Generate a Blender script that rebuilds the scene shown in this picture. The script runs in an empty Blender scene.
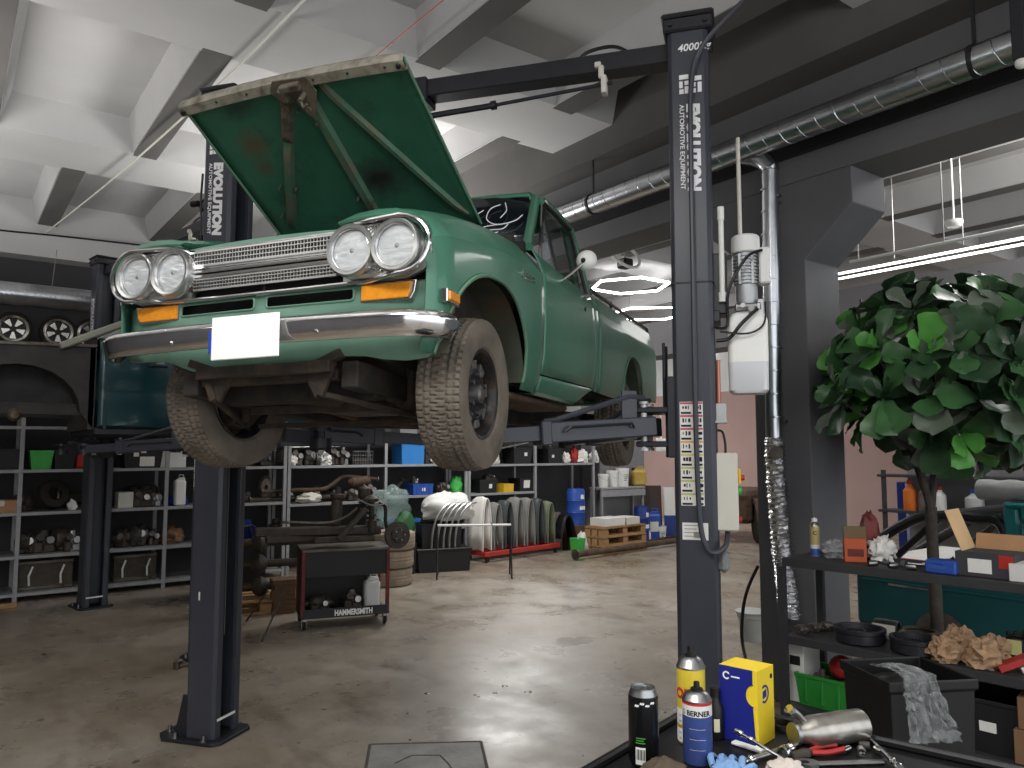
import bpy, math, random
from math import pi, sin, cos, radians as R, sqrt, atan2
from mathutils import Vector as V, Matrix as M4, Euler, noise

SC = bpy.context.scene
COL = SC.collection

# ------------------------------------------------------------------ colours
def lin(c):
    out = []
    for v in c[:3]:
        v /= 255.0
        out.append(v / 12.92 if v <= 0.04045 else ((v + 0.055) / 1.055) ** 2.4)
    return (*out, 1.0)

# ------------------------------------------------------------------ materials
def mat(name, col, rough=.5, metal=0., var=.12, scale=6., bump=0., bscale=40., coat=0., dirt=None, dscale=4.,
        damt=.5, trans=0., emit=None, estr=0., alpha=1., spec=.5, stretch=None, ior=1.45):
    m = bpy.data.materials.new(name)
    m.use_nodes = True
    nt = m.node_tree; N = nt.nodes; L = nt.links
    b = N['Principled BSDF']
    base = lin(col)
    b.inputs['Roughness'].default_value = rough
    b.inputs['Metallic'].default_value = metal
    b.inputs['Coat Weight'].default_value = coat
    b.inputs['Coat Roughness'].default_value = .08
    b.inputs['Transmission Weight'].default_value = trans
    b.inputs['Alpha'].default_value = alpha
    b.inputs['IOR'].default_value = ior
    b.inputs['Specular IOR Level'].default_value = spec
    if emit:
        b.inputs['Emission Color'].default_value = lin(emit)
        b.inputs['Emission Strength'].default_value = estr
    tc = N.new('ShaderNodeTexCoord')
    vec = tc.outputs['Object']
    if stretch:
        mp = N.new('ShaderNodeMapping'); mp.inputs['Scale'].default_value = stretch
        L.new(vec, mp.inputs['Vector']); vec = mp.outputs['Vector']
    if var > 0 or dirt:
        n = N.new('ShaderNodeTexNoise'); n.inputs['Scale'].default_value = scale
        n.inputs['Detail'].default_value = 5
        L.new(vec, n.inputs['Vector'])
        r = N.new('ShaderNodeValToRGB')
        r.color_ramp.elements[0].position = .3; r.color_ramp.elements[1].position = .7
        r.color_ramp.elements[0].color = tuple(max(0, c * (1 - var)) for c in base[:3]) + (1,)
        r.color_ramp.elements[1].color = tuple(min(1, c * (1 + var)) for c in base[:3]) + (1,)
        L.new(n.outputs['Fac'], r.inputs['Fac'])
        outc = r.outputs['Color']
        if dirt:
            n2 = N.new('ShaderNodeTexNoise'); n2.inputs['Scale'].default_value = dscale
            n2.inputs['Detail'].default_value = 8; n2.inputs['Roughness'].default_value = .65
            L.new(vec, n2.inputs['Vector'])
            r2 = N.new('ShaderNodeValToRGB')
            r2.color_ramp.elements[0].position = .62 - .3 * damt; r2.color_ramp.elements[1].position = .78 - .2 * damt
            r2.color_ramp.elements[0].color = (0, 0, 0, 1); r2.color_ramp.elements[1].color = (1, 1, 1, 1)
            L.new(n2.outputs['Fac'], r2.inputs['Fac'])
            mx = N.new('ShaderNodeMix'); mx.data_type = 'RGBA'
            L.new(r2.outputs['Color'], mx.inputs['Factor'])
            L.new(outc, mx.inputs['A']); mx.inputs['B'].default_value = lin(dirt)
            outc = mx.outputs['Result']
        L.new(outc, b.inputs['Base Color'])
    else:
        b.inputs['Base Color'].default_value = base
    if bump > 0:
        n3 = N.new('ShaderNodeTexNoise'); n3.inputs['Scale'].default_value = bscale
        n3.inputs['Detail'].default_value = 4
        L.new(vec, n3.inputs['Vector'])
        bp = N.new('ShaderNodeBump'); bp.inputs['Strength'].default_value = bump; bp.inputs['Distance'].default_value = .01
        L.new(n3.outputs['Fac'], bp.inputs['Height']); L.new(bp.outputs['Normal'], b.inputs['Normal'])
    return m

# ------------------------------------------------------------------ mesh builder
class MB:
    def __init__(s, X=None):
        s.v = []; s.f = []; s.mi = []; s.X = X; s.m = 0
    def mtx(s, X): s.X = X; return s
    def mat(s, i): s.m = i; return s
    def add(s, vs, fs):
        b = len(s.v)
        if s.X is not None: vs = [s.X @ V(p) for p in vs]
        s.v += [tuple(p) for p in vs]
        s.f += [tuple(b + i for i in f) for f in fs]
        s.mi += [s.m] * len(fs)
        return s
    def box(s, c, d, b=0., rot=None):
        hx, hy, hz = d[0] / 2, d[1] / 2, d[2] / 2
        b = min(b, hx * .9, hy * .9, hz * .9)
        if b <= 0:
            vs = [V((x * hx, y * hy, z * hz)) for x in (-1, 1) for y in (-1, 1) for z in (-1, 1)]
            fs = [(0, 1, 3, 2), (4, 6, 7, 5), (0, 4, 5, 1), (2, 3, 7, 6), (0, 2, 6, 4), (1, 5, 7, 3)]
        else:
            vs = []; ix = {}
            for x in (-1, 1):
                for y in (-1, 1):
                    for z in (-1, 1):
                        for a in range(3):
                            h = [hx - b, hy - b, hz - b]; h[a] += b
                            ix[x, y, z, a] = len(vs); vs.append(V((x * h[0], y * h[1], z * h[2])))
            fs = []
            def q(a, sg):
                o = [i for i in range(3) if i != a]
                r = []
                for (p, w) in ((-1, -1), (1, -1), (1, 1), (-1, 1)):
                    k = [0, 0, 0]; k[a] = sg; k[o[0]] = p; k[o[1]] = w
                    r.append(ix[k[0], k[1], k[2], a])
                flip = (sg > 0) != (a != 1)
                fs.append(tuple(reversed(r)) if flip else tuple(r))
            for a in range(3):
                q(a, 1); q(a, -1)
            for a in range(3):
                o = [i for i in range(3) if i != a]
                for p in (-1, 1):
                    for w in (-1, 1):
                        k0 = [0, 0, 0]; k1 = [0, 0, 0]
                        k0[a] = -1; k1[a] = 1
                        k0[o[0]] = k1[o[0]] = p; k0[o[1]] = k1[o[1]] = w
                        fs.append((ix[(*k0, o[0])], ix[(*k1, o[0])], ix[(*k1, o[1])], ix[(*k0, o[1])]))
            for x in (-1, 1):
                for y in (-1, 1):
                    for z in (-1, 1):
                        fs.append(tuple(ix[x, y, z, a] for a in range(3)))
        if rot is not None:
            rm = rot if isinstance(rot, M4) else Euler(rot).to_matrix().to_4x4()
            vs = [rm @ p for p in vs]
        c = V(c)
        return s.add([p + c for p in vs], fs)
    def box2(s, lo, hi, b=0.):
        return s.box([(a + c) / 2 for a, c in zip(lo, hi)], [abs(c - a) for a, c in zip(lo, hi)], b)
    def bar(s, p0, p1, w, h, b=0., up=(0, 0, 1)):
        p0 = V(p0); p1 = V(p1); d = p1 - p0; l = d.length
        d.normalize(); u = V(up)
        if abs(d.dot(u)) > .98: u = V((0, 1, 0))
        sd = d.cross(u).normalized(); u = sd.cross(d)
        rm = M4((( sd.x, d.x, u.x, 0), (sd.y, d.y, u.y, 0), (sd.z, d.z, u.z, 0), (0, 0, 0, 1)))
        return s.box((p0 + p1) / 2, (w, l, h), b, rm)
    def frame(s, d):
        d = V(d).normalized()
        a = V((0, 0, 1)) if abs(d.z) < .9 else V((1, 0, 0))
        u = a.cross(d).normalized(); w = d.cross(u)
        return u, w
    def cyl(s, p0, p1, r0, r1=None, n=16, cap=True):
        p0 = V(p0); p1 = V(p1); r1 = r0 if r1 is None else r1
        u, w = s.frame(p1 - p0)
        vs = []
        for p, r in ((p0, r0), (p1, r1)):
            for i in range(n):
                t = 2 * pi * i / n; vs.append(p + u * (r * cos(t)) + w * (r * sin(t)))
        fs = [(i, (i + 1) % n, n + (i + 1) % n, n + i) for i in range(n)]
        if cap: fs += [tuple(reversed(range(n))), tuple(range(n, 2 * n))]
        return s.add(vs, fs)
    def lathe(s, prof, p=(0, 0, 0), ax=(0, 0, 1), n=24, a0=0., a1=2 * pi, closed=False):
        p = V(p); ax = V(ax).normalized(); u, w = s.frame(ax)
        full = abs(a1 - a0 - 2 * pi) < 1e-6; m = n if full else n + 1
        vs = []
        for r, z in prof:
            for i in range(m):
                t = a0 + (a1 - a0) * i / n
                vs.append(p + ax * z + u * (r * cos(t)) + w * (r * sin(t)))
        fs = []
        k = len(prof); kk = k if closed else k - 1
        for j in range(kk):
            j2 = (j + 1) % k
            for i in range(n):
                i2 = (i + 1) % m
                fs.append((j * m + i, j * m + i2, j2 * m + i2, j2 * m + i))
        if full and not closed:
            if prof[0][0] > 1e-5: fs.append(tuple(reversed(range(m))))
            if prof[-1][0] > 1e-5: fs.append(tuple(range((k - 1) * m, k * m)))
        return s.add(vs, fs)
    def tube(s, pts, r, n=8, closed=False, smooth=0):
        P = [V(p) for p in pts]
        if smooth: P = spline(P, smooth, closed)
        k = len(P); vs = []; u = None
        for i in range(k):
            a = P[(i - 1) % k] if (closed or i > 0) else P[i]
            b = P[(i + 1) % k] if (closed or i < k - 1) else P[i]
            d = (b - a)
            if d.length < 1e-9: d = V((0, 0, 1))
            d.normalize()
            if u is None: u, w = s.frame(d)
            else:
                u = (u - d * u.dot(d))
                if u.length < 1e-6: u, w = s.frame(d)
                u.normalize(); w = d.cross(u)
            rr = r[min(len(r) - 1, int(i * len(r) / k))] if isinstance(r, (list, tuple)) else r
            for j in range(n):
                t = 2 * pi * j / n; vs.append(P[i] + u * (rr * cos(t)) + w * (rr * sin(t)))
        fs = []
        for i in range(k if closed else k - 1):
            i2 = (i + 1) % k
            for j in range(n):
                j2 = (j + 1) % n
                fs.append((i * n + j, i * n + j2, i2 * n + j2, i2 * n + j))
        if not closed: fs += [tuple(reversed(range(n))), tuple(range((k - 1) * n, k * n))]
        return s.add(vs, fs)
    def prism(s, poly, o, U, W, T):
        # polygon (u,w) in plane o+u*U+w*W, extruded by vector T
        o = V(o); U = V(U); W = V(W); T = V(T)
        a = [o + U * p[0] + W * p[1] for p in poly]; n = len(a)
        vs = a + [p + T for p in a]
        fs = [tuple(reversed(range(n))), tuple(range(n, 2 * n))] + [(i, (i + 1) % n, n + (i + 1) % n, n + i) for i in range(n)]
        return s.add(vs, fs)
    def grid(s, rows, cu=False, cv=False):
        nr = len(rows); nc = len(rows[0])
        vs = [p for r in rows for p in r]; fs = []
        for i in range(nr if cu else nr - 1):
            for j in range(nc if cv else nc - 1):
                i2 = (i + 1) % nr; j2 = (j + 1) % nc
                fs.append((i * nc + j, i * nc + j2, i2 * nc + j2, i2 * nc + j))
        return s.add(vs, fs)
    def loft(s, rings, cap=True):
        n = len(rings[0]); s.grid(rings, cv=True)
        b = len(s.v)
        if cap:
            s.add(rings[0], [tuple(reversed(range(n)))]); s.add(rings[-1], [tuple(range(n))])
        return s
    def ball(s, c, r, n=16, m=10):
        if not isinstance(r, (tuple, list)): r = (r, r, r)
        c = V(c)
        rows = []
        for i in range(m + 1):
            ph = pi * i / m
            rows.append([c + V((r[0] * sin(ph) * cos(2 * pi * j / n), r[1] * sin(ph) * sin(2 * pi * j / n), -r[2] * cos(ph))) for j in range(n)])
        return s.grid(rows, cv=True)
    def blob(s, c, r, seed=0, amp=.35, freq=3., n=20, m=12, flat=None):
        if not isinstance(r, (tuple, list)): r = (r, r, r)
        c = V(c); rows = []; o = V((seed * 7.31, seed * 3.17, seed * 1.9))
        for i in range(m + 1):
            ph = pi * i / m; row = []
            for j in range(n):
                d = V((sin(ph) * cos(2 * pi * j / n), sin(ph) * sin(2 * pi * j / n), -cos(ph)))
                k = 1 + amp * noise.fractal(d * freq + o, 1.0, 2.0, 3)
                p = V((d.x * r[0], d.y * r[1], d.z * r[2])) * k
                if flat is not None and p.z < flat: p.z = flat
                row.append(c + p)
            rows.append(row)
        return s.grid(rows, cv=True)
    def build(s, name, m, parent=None, smooth=35, loc=None, rot=None, bevel=0., seg=2, solid=0., subd=0, weld=False):
        me = bpy.data.meshes.new(name)
        me.from_pydata(s.v, [], s.f)
        ms = m if isinstance(m, (list, tuple)) else [m]
        for x in ms: me.materials.append(x)
        if len(ms) > 1: me.polygons.foreach_set('material_index', s.mi)
        import bmesh
        bm = bmesh.new(); bm.from_mesh(me)
        if weld: bmesh.ops.remove_doubles(bm, verts=bm.verts, dist=1e-5)
        bmesh.ops.recalc_face_normals(bm, faces=bm.faces)
        bm.to_mesh(me); bm.free()
        if smooth:
            me.polygons.foreach_set('use_smooth', [True] * len(me.polygons))
            try: me.set_sharp_from_angle(angle=R(smooth))
            except Exception: pass
        me.update()
        o = bpy.data.objects.new(name, me); COL.objects.link(o)
        if loc is not None: o.location = loc
        if rot is not None: o.rotation_euler = rot
        if parent is not None: o.parent = parent
        if solid:
            md = o.modifiers.new('s', 'SOLIDIFY'); md.thickness = solid; md.offset = 0
        if subd:
            md = o.modifiers.new('d', 'SUBSURF'); md.levels = subd; md.render_levels = subd
        if bevel:
            md = o.modifiers.new('b', 'BEVEL'); md.width = bevel; md.segments = seg; md.limit_method = 'ANGLE'
            md.angle_limit = R(40)
        return o

def spline(P, n=6, closed=False):
    k = len(P); out = []
    for i in range(k if closed else k - 1):
        p0 = P[(i - 1) % k] if (closed or i > 0) else P[i]
        p1 = P[i]; p2 = P[(i + 1) % k]
        p3 = P[(i + 2) % k] if (closed or i + 2 < k) else p2
        for j in range(n):
            t = j / n
            out.append(.5 * ((2 * p1) + (p2 - p0) * t + (2 * p0 - 5 * p1 + 4 * p2 - p3) * t * t + (3 * p1 - p0 - 3 * p2 + p3) * t ** 3))
    if not closed: out.append(P[-1].copy())
    return out

def interp(tab, x):
    if x <= tab[0][0]: return tab[0][1]
    for (a, b), (c, d) in zip(tab, tab[1:]):
        if x <= c: return b + (d - b) * (x - a) / (c - a)
    return tab[-1][1]

def tag(o, label=None, cat=None, group=None, kind=None):
    if label: o['label'] = label
    if cat: o['category'] = cat
    if group: o['group'] = group
    if kind: o['kind'] = kind
    return o

def thing(name, label, cat, loc=(0, 0, 0), rz=0., group=None, rot=None):
    o = bpy.data.objects.new(name, None); COL.objects.link(o)
    o.location = loc; o.rotation_euler = rot if rot else (0, 0, rz)
    o.empty_display_size = .1
    return tag(o, label, cat, group)

def struct(mb, name, m, **k):
    return tag(mb.build(name, m, **k), kind='structure')

def kids(o): return [c for c in bpy.data.objects if c.parent == o]

def dup(root, loc=None, rot=None, label=None, group=None, scale=None):
    r = root.copy(); COL.objects.link(r)
    for ch in kids(root):
        c = ch.copy(); COL.objects.link(c); c.parent = r
        for g in kids(ch):
            d = g.copy(); COL.objects.link(d); d.parent = c
    if loc is not None: r.location = loc
    if rot is not None: r.rotation_euler = rot
    if scale is not None: r.scale = scale
    if label: r['label'] = label
    if group: r['group'] = group
    return r

def text(s, size, m, parent, mtx, name='lettering', ext=.0008, shear=0., bold=0., sx=1., align='LEFT'):
    cu = bpy.data.curves.new(name, 'FONT'); cu.body = s; cu.size = size; cu.extrude = ext; cu.shear = shear
    cu.offset = bold; cu.align_x = align; cu.resolution_u = 3
    tmp = bpy.data.objects.new(name, cu)
    me = bpy.data.meshes.new_from_object(tmp)
    bpy.data.objects.remove(tmp); bpy.data.curves.remove(cu)
    me.materials.clear(); me.materials.append(m)
    me.transform(mtx @ M4.Diagonal((sx, 1, 1, 1)))
    o = bpy.data.objects.new(name, me); COL.objects.link(o)
    if parent is not None: o.parent = parent
    return o

def basis(o, x, y):
    # matrix placing local x,y axes (z = x cross y) at o
    x = V(x).normalized(); y = V(y).normalized(); z = x.cross(y)
    return M4(((x.x, y.x, z.x, o[0]), (x.y, y.y, z.y, o[1]), (x.z, y.z, z.z, o[2]), (0, 0, 0, 1)))

# ------------------------------------------------------------------ camera and surveying helpers
CAM_H = 1.75; PITCH = R(4.75); YAW = R(36.4); FPX = 770.0
cd = bpy.data.cameras.new('camera'); cam = bpy.data.objects.new('camera', cd); COL.objects.link(cam)
cam.location = (0, 0, CAM_H); cam.rotation_euler = (pi / 2 + PITCH, 0, -YAW)
cd.sensor_width = 36; cd.lens = FPX / 1024 * 36; cd.clip_start = .05
SC.camera = cam
cY, sY = cos(YAW), sin(YAW)
def c2b(x, y, z=0.): return V((x * cY + y * sY, -x * sY + y * cY, z))
def ray(px, py):
    u = (px - 512) / FPX; w = -(py - 384) / FPX
    return c2b(u, cos(PITCH) - w * sin(PITCH), sin(PITCH) + w * cos(PITCH))
def onZ(px, py, z=0.):
    r = ray(px, py); t = (z - CAM_H) / r.z; return V((0, 0, CAM_H)) + r * t
def onY(px, py, y):
    r = ray(px, py); t = y / r.y; return V((0, 0, CAM_H)) + r * t
def onX(px, py, x):
    r = ray(px, py); t = x / r.x; return V((0, 0, CAM_H)) + r * t
def onD(px, py, d):
    r = ray(px, py); f = r.x * sY + r.y * cY; return V((0, 0, CAM_H)) + r * (d / f)
# ================================================================== materials
Mt = {}
def mm(k, *a, **kw): Mt[k] = mat(k, *a, **kw); return Mt[k]
mm('ceiling_paint', (178, 177, 177), .85, var=.07, scale=1.2, bump=.15, bscale=12)
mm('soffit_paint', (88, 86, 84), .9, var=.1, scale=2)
mm('beam_paint', (104, 103, 105), .8, var=.1, scale=1.5, bump=.1, bscale=10)
mm('beam_strip', (30, 29, 30), .8, var=.2)
mm('column_paint', (100, 100, 103), .75, var=.08, scale=3, bump=.08, bscale=20)
mm('wall_dark', (62, 62, 64), .85, var=.12, scale=2)
mm('wall_pink', (164, 138, 132), .85, var=.05, scale=1)
mm('wall_grey', (120, 119, 121), .85, var=.06, scale=1)
mm('wall_white', (205, 205, 205), .8, var=.04)
mm('galv', (190, 192, 196), .28, 1., var=.12, scale=9, bump=.05, bscale=30)
mm('black_steel', (34, 35, 40), .42, var=.15, scale=8, spec=.5)
mm('column_steel', (60, 62, 70), .36, var=.08, scale=5)
mm('black_plastic', (20, 20, 22), .45, var=.1)
mm('rubber', (36, 33, 30), .85, var=.25, scale=12, bump=.25, bscale=60)
mm('rubber_tyre', (104, 96, 86), .85, var=.28, scale=9, bump=.3, bscale=50)
mm('chrome', (215, 215, 215), .12, 1., var=.06, scale=20)
mm('steel', (160, 160, 160), .35, 1., var=.2, scale=14)
mm('dull_steel', (110, 105, 98), .55, .8, var=.3, scale=18, dirt=(70, 55, 42), dscale=9)
mm('dark_metal', (78, 73, 68), .6, .5, var=.3, scale=15, dirt=(74, 60, 48), dscale=8)
mm('rust', (92, 73, 58), .85, .2, var=.35, scale=14, dirt=(58, 44, 36), dscale=7)
mm('white_plastic', (225, 225, 222), .45, var=.04)
mm('white_paint', (215, 214, 210), .5, var=.05)
mm('cream_paint', (206, 203, 192), .5, var=.04)
mm('paper', (228, 226, 220), .8, var=.05, scale=30)
mm('white_print', (238, 238, 238), .6, var=0)
mm('black_print', (18, 18, 20), .6, var=0)
mm('shelf_steel', (150, 150, 152), .5, .3, var=.1, scale=10)
mm('shelf_dark', (52, 52, 55), .55, var=.15, scale=6)
mm('cardboard', (168, 128, 92), .85, var=.1, scale=10)
mm('cardboard_dark', (122, 92, 68), .88, var=.12, scale=10)
mm('wood', (160, 124, 84), .8, var=.2, scale=5, stretch=(1, 8, 8))
mm('wood_dark', (104, 80, 58), .85, var=.25, scale=5, stretch=(1, 8, 8))
mm('blue_plastic', (40, 78, 160), .4, var=.08)
mm('light_blue', (44, 120, 190), .4, var=.06)
mm('deep_blue', (26, 50, 122), .4, var=.1)
mm('green_plastic', (44, 132, 52), .4, var=.1)
mm('bright_green', (70, 178, 80), .4, var=.08)
mm('red_paint', (168, 44, 38), .45, var=.12)
mm('dark_red', (110, 36, 30), .5, var=.25, scale=12, dirt=(40, 28, 26), dscale=9)
mm('yellow_plastic', (222, 178, 40), .4, var=.06)
mm('yellow_fade', (176, 148, 70), .5, var=.15)
mm('orange_tape', (210, 110, 40), .5, var=.1)

# ================================================================== floor
def floor_material():
    m = mat('floor_concrete', (150, 143, 132), .3, var=.0, bump=0)
    nt = m.node_tree; N = nt.nodes; L = nt.links; b = N['Principled BSDF']
    tc = N.new('ShaderNodeTexCoord')
    def noise_ramp(scale, c0, c1, p0=.35, p1=.65, detail=6, rough=.6, st=(1, 1, 1)):
        mp = N.new('ShaderNodeMapping'); mp.inputs['Scale'].default_value = st
        L.new(tc.outputs['Object'], mp.inputs['Vector'])
        n = N.new('ShaderNodeTexNoise'); n.inputs['Scale'].default_value = scale
        n.inputs['Detail'].default_value = detail; n.inputs['Roughness'].default_value = rough
        L.new(mp.outputs['Vector'], n.inputs['Vector'])
        r = N.new('ShaderNodeValToRGB'); e = r.color_ramp.elements
        e[0].position = p0; e[1].position = p1; e[0].color = c0; e[1].color = c1
        L.new(n.outputs['Fac'], r.inputs['Fac']); return r.outputs['Color']
    def mix(f, a, bb, bt='MIX'):
        x = N.new('ShaderNodeMix'); x.data_type = 'RGBA'; x.blend_type = bt
        if isinstance(f, float): x.inputs['Factor'].default_value = f
        else: L.new(f, x.inputs['Factor'])
        L.new(a, x.inputs['A'])
        if isinstance(bb, tuple): x.inputs['B'].default_value = bb
        else: L.new(bb, x.inputs['B'])
        return x.outputs['Result']
    c = noise_ramp(.55, lin((122, 108, 90)), lin((160, 152, 140)), .3, .7, 4)
    f = noise_ramp(2.2, (0, 0, 0, 1), (1, 1, 1, 1), .5, .72, 8, .65, (1.4, .6, 1))
    c = mix(f, c, lin((104, 92, 78)))
    f2 = noise_ramp(7, (.86, .86, .86, 1), (1.1, 1.1, 1.1, 1), .3, .7, 6)
    c = mix(1.0, c, f2, 'MULTIPLY')
    f3 = noise_ramp(11, (0, 0, 0, 1), (1, 1, 1, 1), .71, .735, 2, .4)
    c = mix(f3, c, lin((84, 76, 68)))
    L.new(c, b.inputs['Base Color'])
    rr = noise_ramp(1.6, (.22, .22, .22, 1), (.44, .44, .44, 1), .35, .65, 5)
    L.new(rr, b.inputs['Roughness'])
    b.inputs['Specular IOR Level'].default_value = .5
    return m
Mt['floor'] = floor_material()
struct(MB().box2((-9, -7, -.1), (17, 25, 0)), 'floor', Mt['floor'], smooth=0)

# repaired rectangular patch in the slab
mm('patch_concrete', (122, 120, 116), .55, var=.25, scale=6, bump=.3, bscale=25)
mm('patch_edge', (70, 66, 62), .8, var=.2)
pa = [onZ(362, 790), onZ(370, 745), onZ(481, 742), onZ(492, 790)]
b = MB()
b.prism([(p.x, p.y) for p in pa], (0, 0, .001), (1, 0, 0), (0, 1, 0), (0, 0, .003))
cx_ = sum((p for p in pa), V((0, 0, 0))) / 4
b.mat(1)
for p, q in zip(pa, pa[1:] + pa[:1]):
    b.bar(p + V((0, 0, .003)), q + V((0, 0, .003)), .018, .004)
pr = [onZ(395, 764), onZ(412, 756), onZ(440, 756), onZ(448, 764), onZ(455, 775)]
for p, q in zip(pr, pr[1:]): b.bar(p + V((0, 0, .004)), q + V((0, 0, .004)), .01, .003)
tag(b.build('floor_patch', [Mt['patch_concrete'], Mt['patch_edge']], smooth=0), kind='structure')

# oil drips on the slab
mm('oil', (26, 23, 20), .2, var=0)
random.seed(4)
b = MB()
for i, (px, py, r) in enumerate([(427, 693.5, .02), (505, 686, .025), (495, 693, .02), (475, 695, .013), (479, 697, .011), (408, 713.5, .011), (528, 692, .03), (410, 740, .009), (665, 712, .012)]):
    p = onZ(px, py, 0)
    b.lathe([(r, .0005), (r * .8, .0022), (0, .0028)], p, n=12)
tag(b.build('oil_drips', Mt['oil']), 'scatter of small black oil drips on the concrete floor', 'oil spots', kind='stuff')

# ================================================================== ceiling
ZS, ZB = 4.8, 4.5
bands = [(-1.15, -.3), (1.6, 2.45), (4.62, 5.42), (7.75, 8.6), (12.9, 13.7), (16, 16.8), (19.1, 19.9)]
struct(MB().box2((-9, -3.4, ZS), (17, 25, ZS + .1)), 'ceiling', Mt['ceiling_paint'], smooth=0)
for y0, y1 in bands:
    b = MB()
    b.prism([(y0 - .08, ZS), (y0, ZB), (y1, ZB), (y1 + .08, ZS)], (-9, 0, 0), (0, 1, 0), (0, 0, 1), (26, 0, 0))
    struct(b, 'ceiling_beam', Mt['ceiling_paint'], smooth=0)
ed = [-3.4] + [v for p in bands for v in p] + [25]
k = 0
for i in range(0, len(ed), 2):
    y0, y1 = ed[i] - .05, ed[i + 1] + .05
    if i == 0: y0 = ed[0]
    x = 1.30 - 1.27 * 8 - (.5 if y0 > 8.4 else 0)
    while x < 16.5:
        if not (4.4 < x < 5.2):
            b = MB()
            b.prism([(-.06, ZS), (0, ZB + .02), (.0, ZB + .005), (.22, ZB + .005), (.30, ZS)], (x, y0, 0), (1, 0, 0), (0, 0, 1), (0, y1 - y0, 0))
            b.mi[-5:] = [0] * 5
            # the plank-grey soffit strip under the rib
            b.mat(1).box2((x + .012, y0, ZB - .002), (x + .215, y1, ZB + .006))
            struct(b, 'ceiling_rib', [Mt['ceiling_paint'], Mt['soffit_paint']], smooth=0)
        x += 1.27

# longitudinal beam between the two bays, its ledge and the column under it
XC = 4.75
b = MB()
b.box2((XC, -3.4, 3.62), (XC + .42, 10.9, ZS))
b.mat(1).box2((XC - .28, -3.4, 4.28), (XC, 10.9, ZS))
b.mat(2).box2((XC - .02, -3.4, 3.80), (XC, 10.9, 3.94))  # near-black strip along the beam face, behind the duct
struct(b, 'main_beam', [Mt['beam_paint'], Mt['soffit_paint'], Mt['beam_strip']], smooth=0)
Y0, Y1 = 3.02, 3.46
b = MB()
b.prism([(Y0, 0), (Y0, 3.05), (Y0 - .36, 3.37), (Y0 - .36, 3.62), (Y1 + .36, 3.62), (Y1 + .36, 3.37), (Y1, 3.05), (Y1, 0)],
        (XC, 0, 0), (0, 1, 0), (0, 0, 1), (.42, 0, 0))
struct(b, 'column', Mt['column_paint'], smooth=0, bevel=.008)

# ================================================================== walls
b = MB(); b.box2((-9, 11.25, 0), (7.3, 11.45, 4.1)); struct(b, 'wall_back', Mt['wall_dark'], smooth=0)
b = MB(); b.box2((-9, 10.95, 4.1), (7.3, 11.45, ZS)); struct(b, 'wall_beam', Mt['ceiling_paint'], smooth=0)
b = MB(); b.box2((7.3, 11.25, 0), (10.9, 11.4, 2.25)); struct(b, 'wall_partition', Mt['wall_dark'], smooth=0)
b = MB(); b.box2((9.95, 10.72, 0), (11.15, 11.25, 3.0), .01); struct(b, 'wall_pier', Mt['wall_grey'], smooth=0)
b = MB(); b.box2((15.6, 3.5, 0), (15.8, 16, 3.15)); struct(b, 'wall_far', Mt['wall_pink'], smooth=0)
b = MB(); b.box2((15.9, 3.5, 0), (16.1, 25, ZS)); b.box2((5, 24.6, 0), (16, 24.8, ZS)); struct(b, 'wall_hall', Mt['wall_white'], smooth=0)
b = MB(); b.box2((9, -6, 0), (9.2, 4.5, 3.2)); struct(b, 'wall_right', Mt['wall_grey'], smooth=0)
b = MB(); b.box2((9, -6, 3.2), (9.5, 11, 3.74)); struct(b, 'cross_beam', Mt['wall_grey'], smooth=0)

b = MB(); b.box2((-5.2, -3.4, 0), (-5, 11.3, ZS)); struct(b, 'wall_left', Mt['wall_grey'], smooth=0)
# ================================================================== two-post lifts
LYAW = -(R(16.6) + YAW)
def frameT(o, rz): return M4.Translation(o) @ M4.Rotation(rz, 4, 'Z')

def column_mb(X=None, top=4.0):
    # C-section column, slot towards +x, web at x=-.21
    b = MB(X)
    c = .012
    b.prism([(-.21, .02), (-.19, 0), (-.02, 0), (0, .02), (0, .065), (-.03, .065), (-.03, .03), (-.18, .03), (-.18, .23),
             (-.03, .23), (-.03, .195), (0, .195), (0, .24), (-.02, .26), (-.19, .26), (-.21, .24)],
            (0, 0, .02), (1, 0, 0), (0, 1, 0), (0, 0, top - .02))
    b.box2((-.175, .06, .05), (-.11, .2, top - .05))
    return b

def lift_logo(parent, o, xd, yd, s):
    # small block emblem beside the lettering, drawn in the lettering's own directions (xd reading direction, yd letter top)
    b = MB()
    z = V(xd).cross(V(yd)) * .0016
    P = lambda u, v: V(o) + V(xd) * (u * s) + V(yd) * (v * s)
    def r(u0, v0, u1, v1): b.prism([(u0 * s, v0 * s), (u1 * s, v0 * s), (u1 * s, v1 * s), (u0 * s, v1 * s)], o, xd, yd, z)
    r(0, 0, .22, .42); r(.3, 0, .62, .16); r(.3, .24, .5, .42); r(.68, .0, .9, .2)
    r(.56, .24, .9, .42); r(.12, .5, .34, 1.0); r(.42, .5, .62, .74); r(.42, .82, .9, 1.0); r(.7, .5, .9, .74)
    return b.build('emblem', Mt['white_print'], parent, smooth=0)

def face_text(parent, M, xr, z_top, size, length):
    # vertical lettering on the front (y=0) face: reads top to bottom, letter tops towards +x
    f = Mt['white_print']
    rm = basis(M @ V((xr, -.001, z_top)), M.to_3x3() @ V((0, 0, -1)), M.to_3x3() @ V((1, 0, 0)))
    o = text('EVOLUTION', size, f, parent, rm, bold=.004, shear=.12, sx=1.0)
    w = max(v.co.length for v in o.data.vertices)
    o2 = text('AUTOMOTIVE EQUIPMENT', size * .40, f, parent, basis(M @ V((xr - size * .55, -.001, z_top)), M.to_3x3() @ V((0, 0, -1)), M.to_3x3() @ V((1, 0, 0))), bold=.001)
    return o, o2

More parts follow.
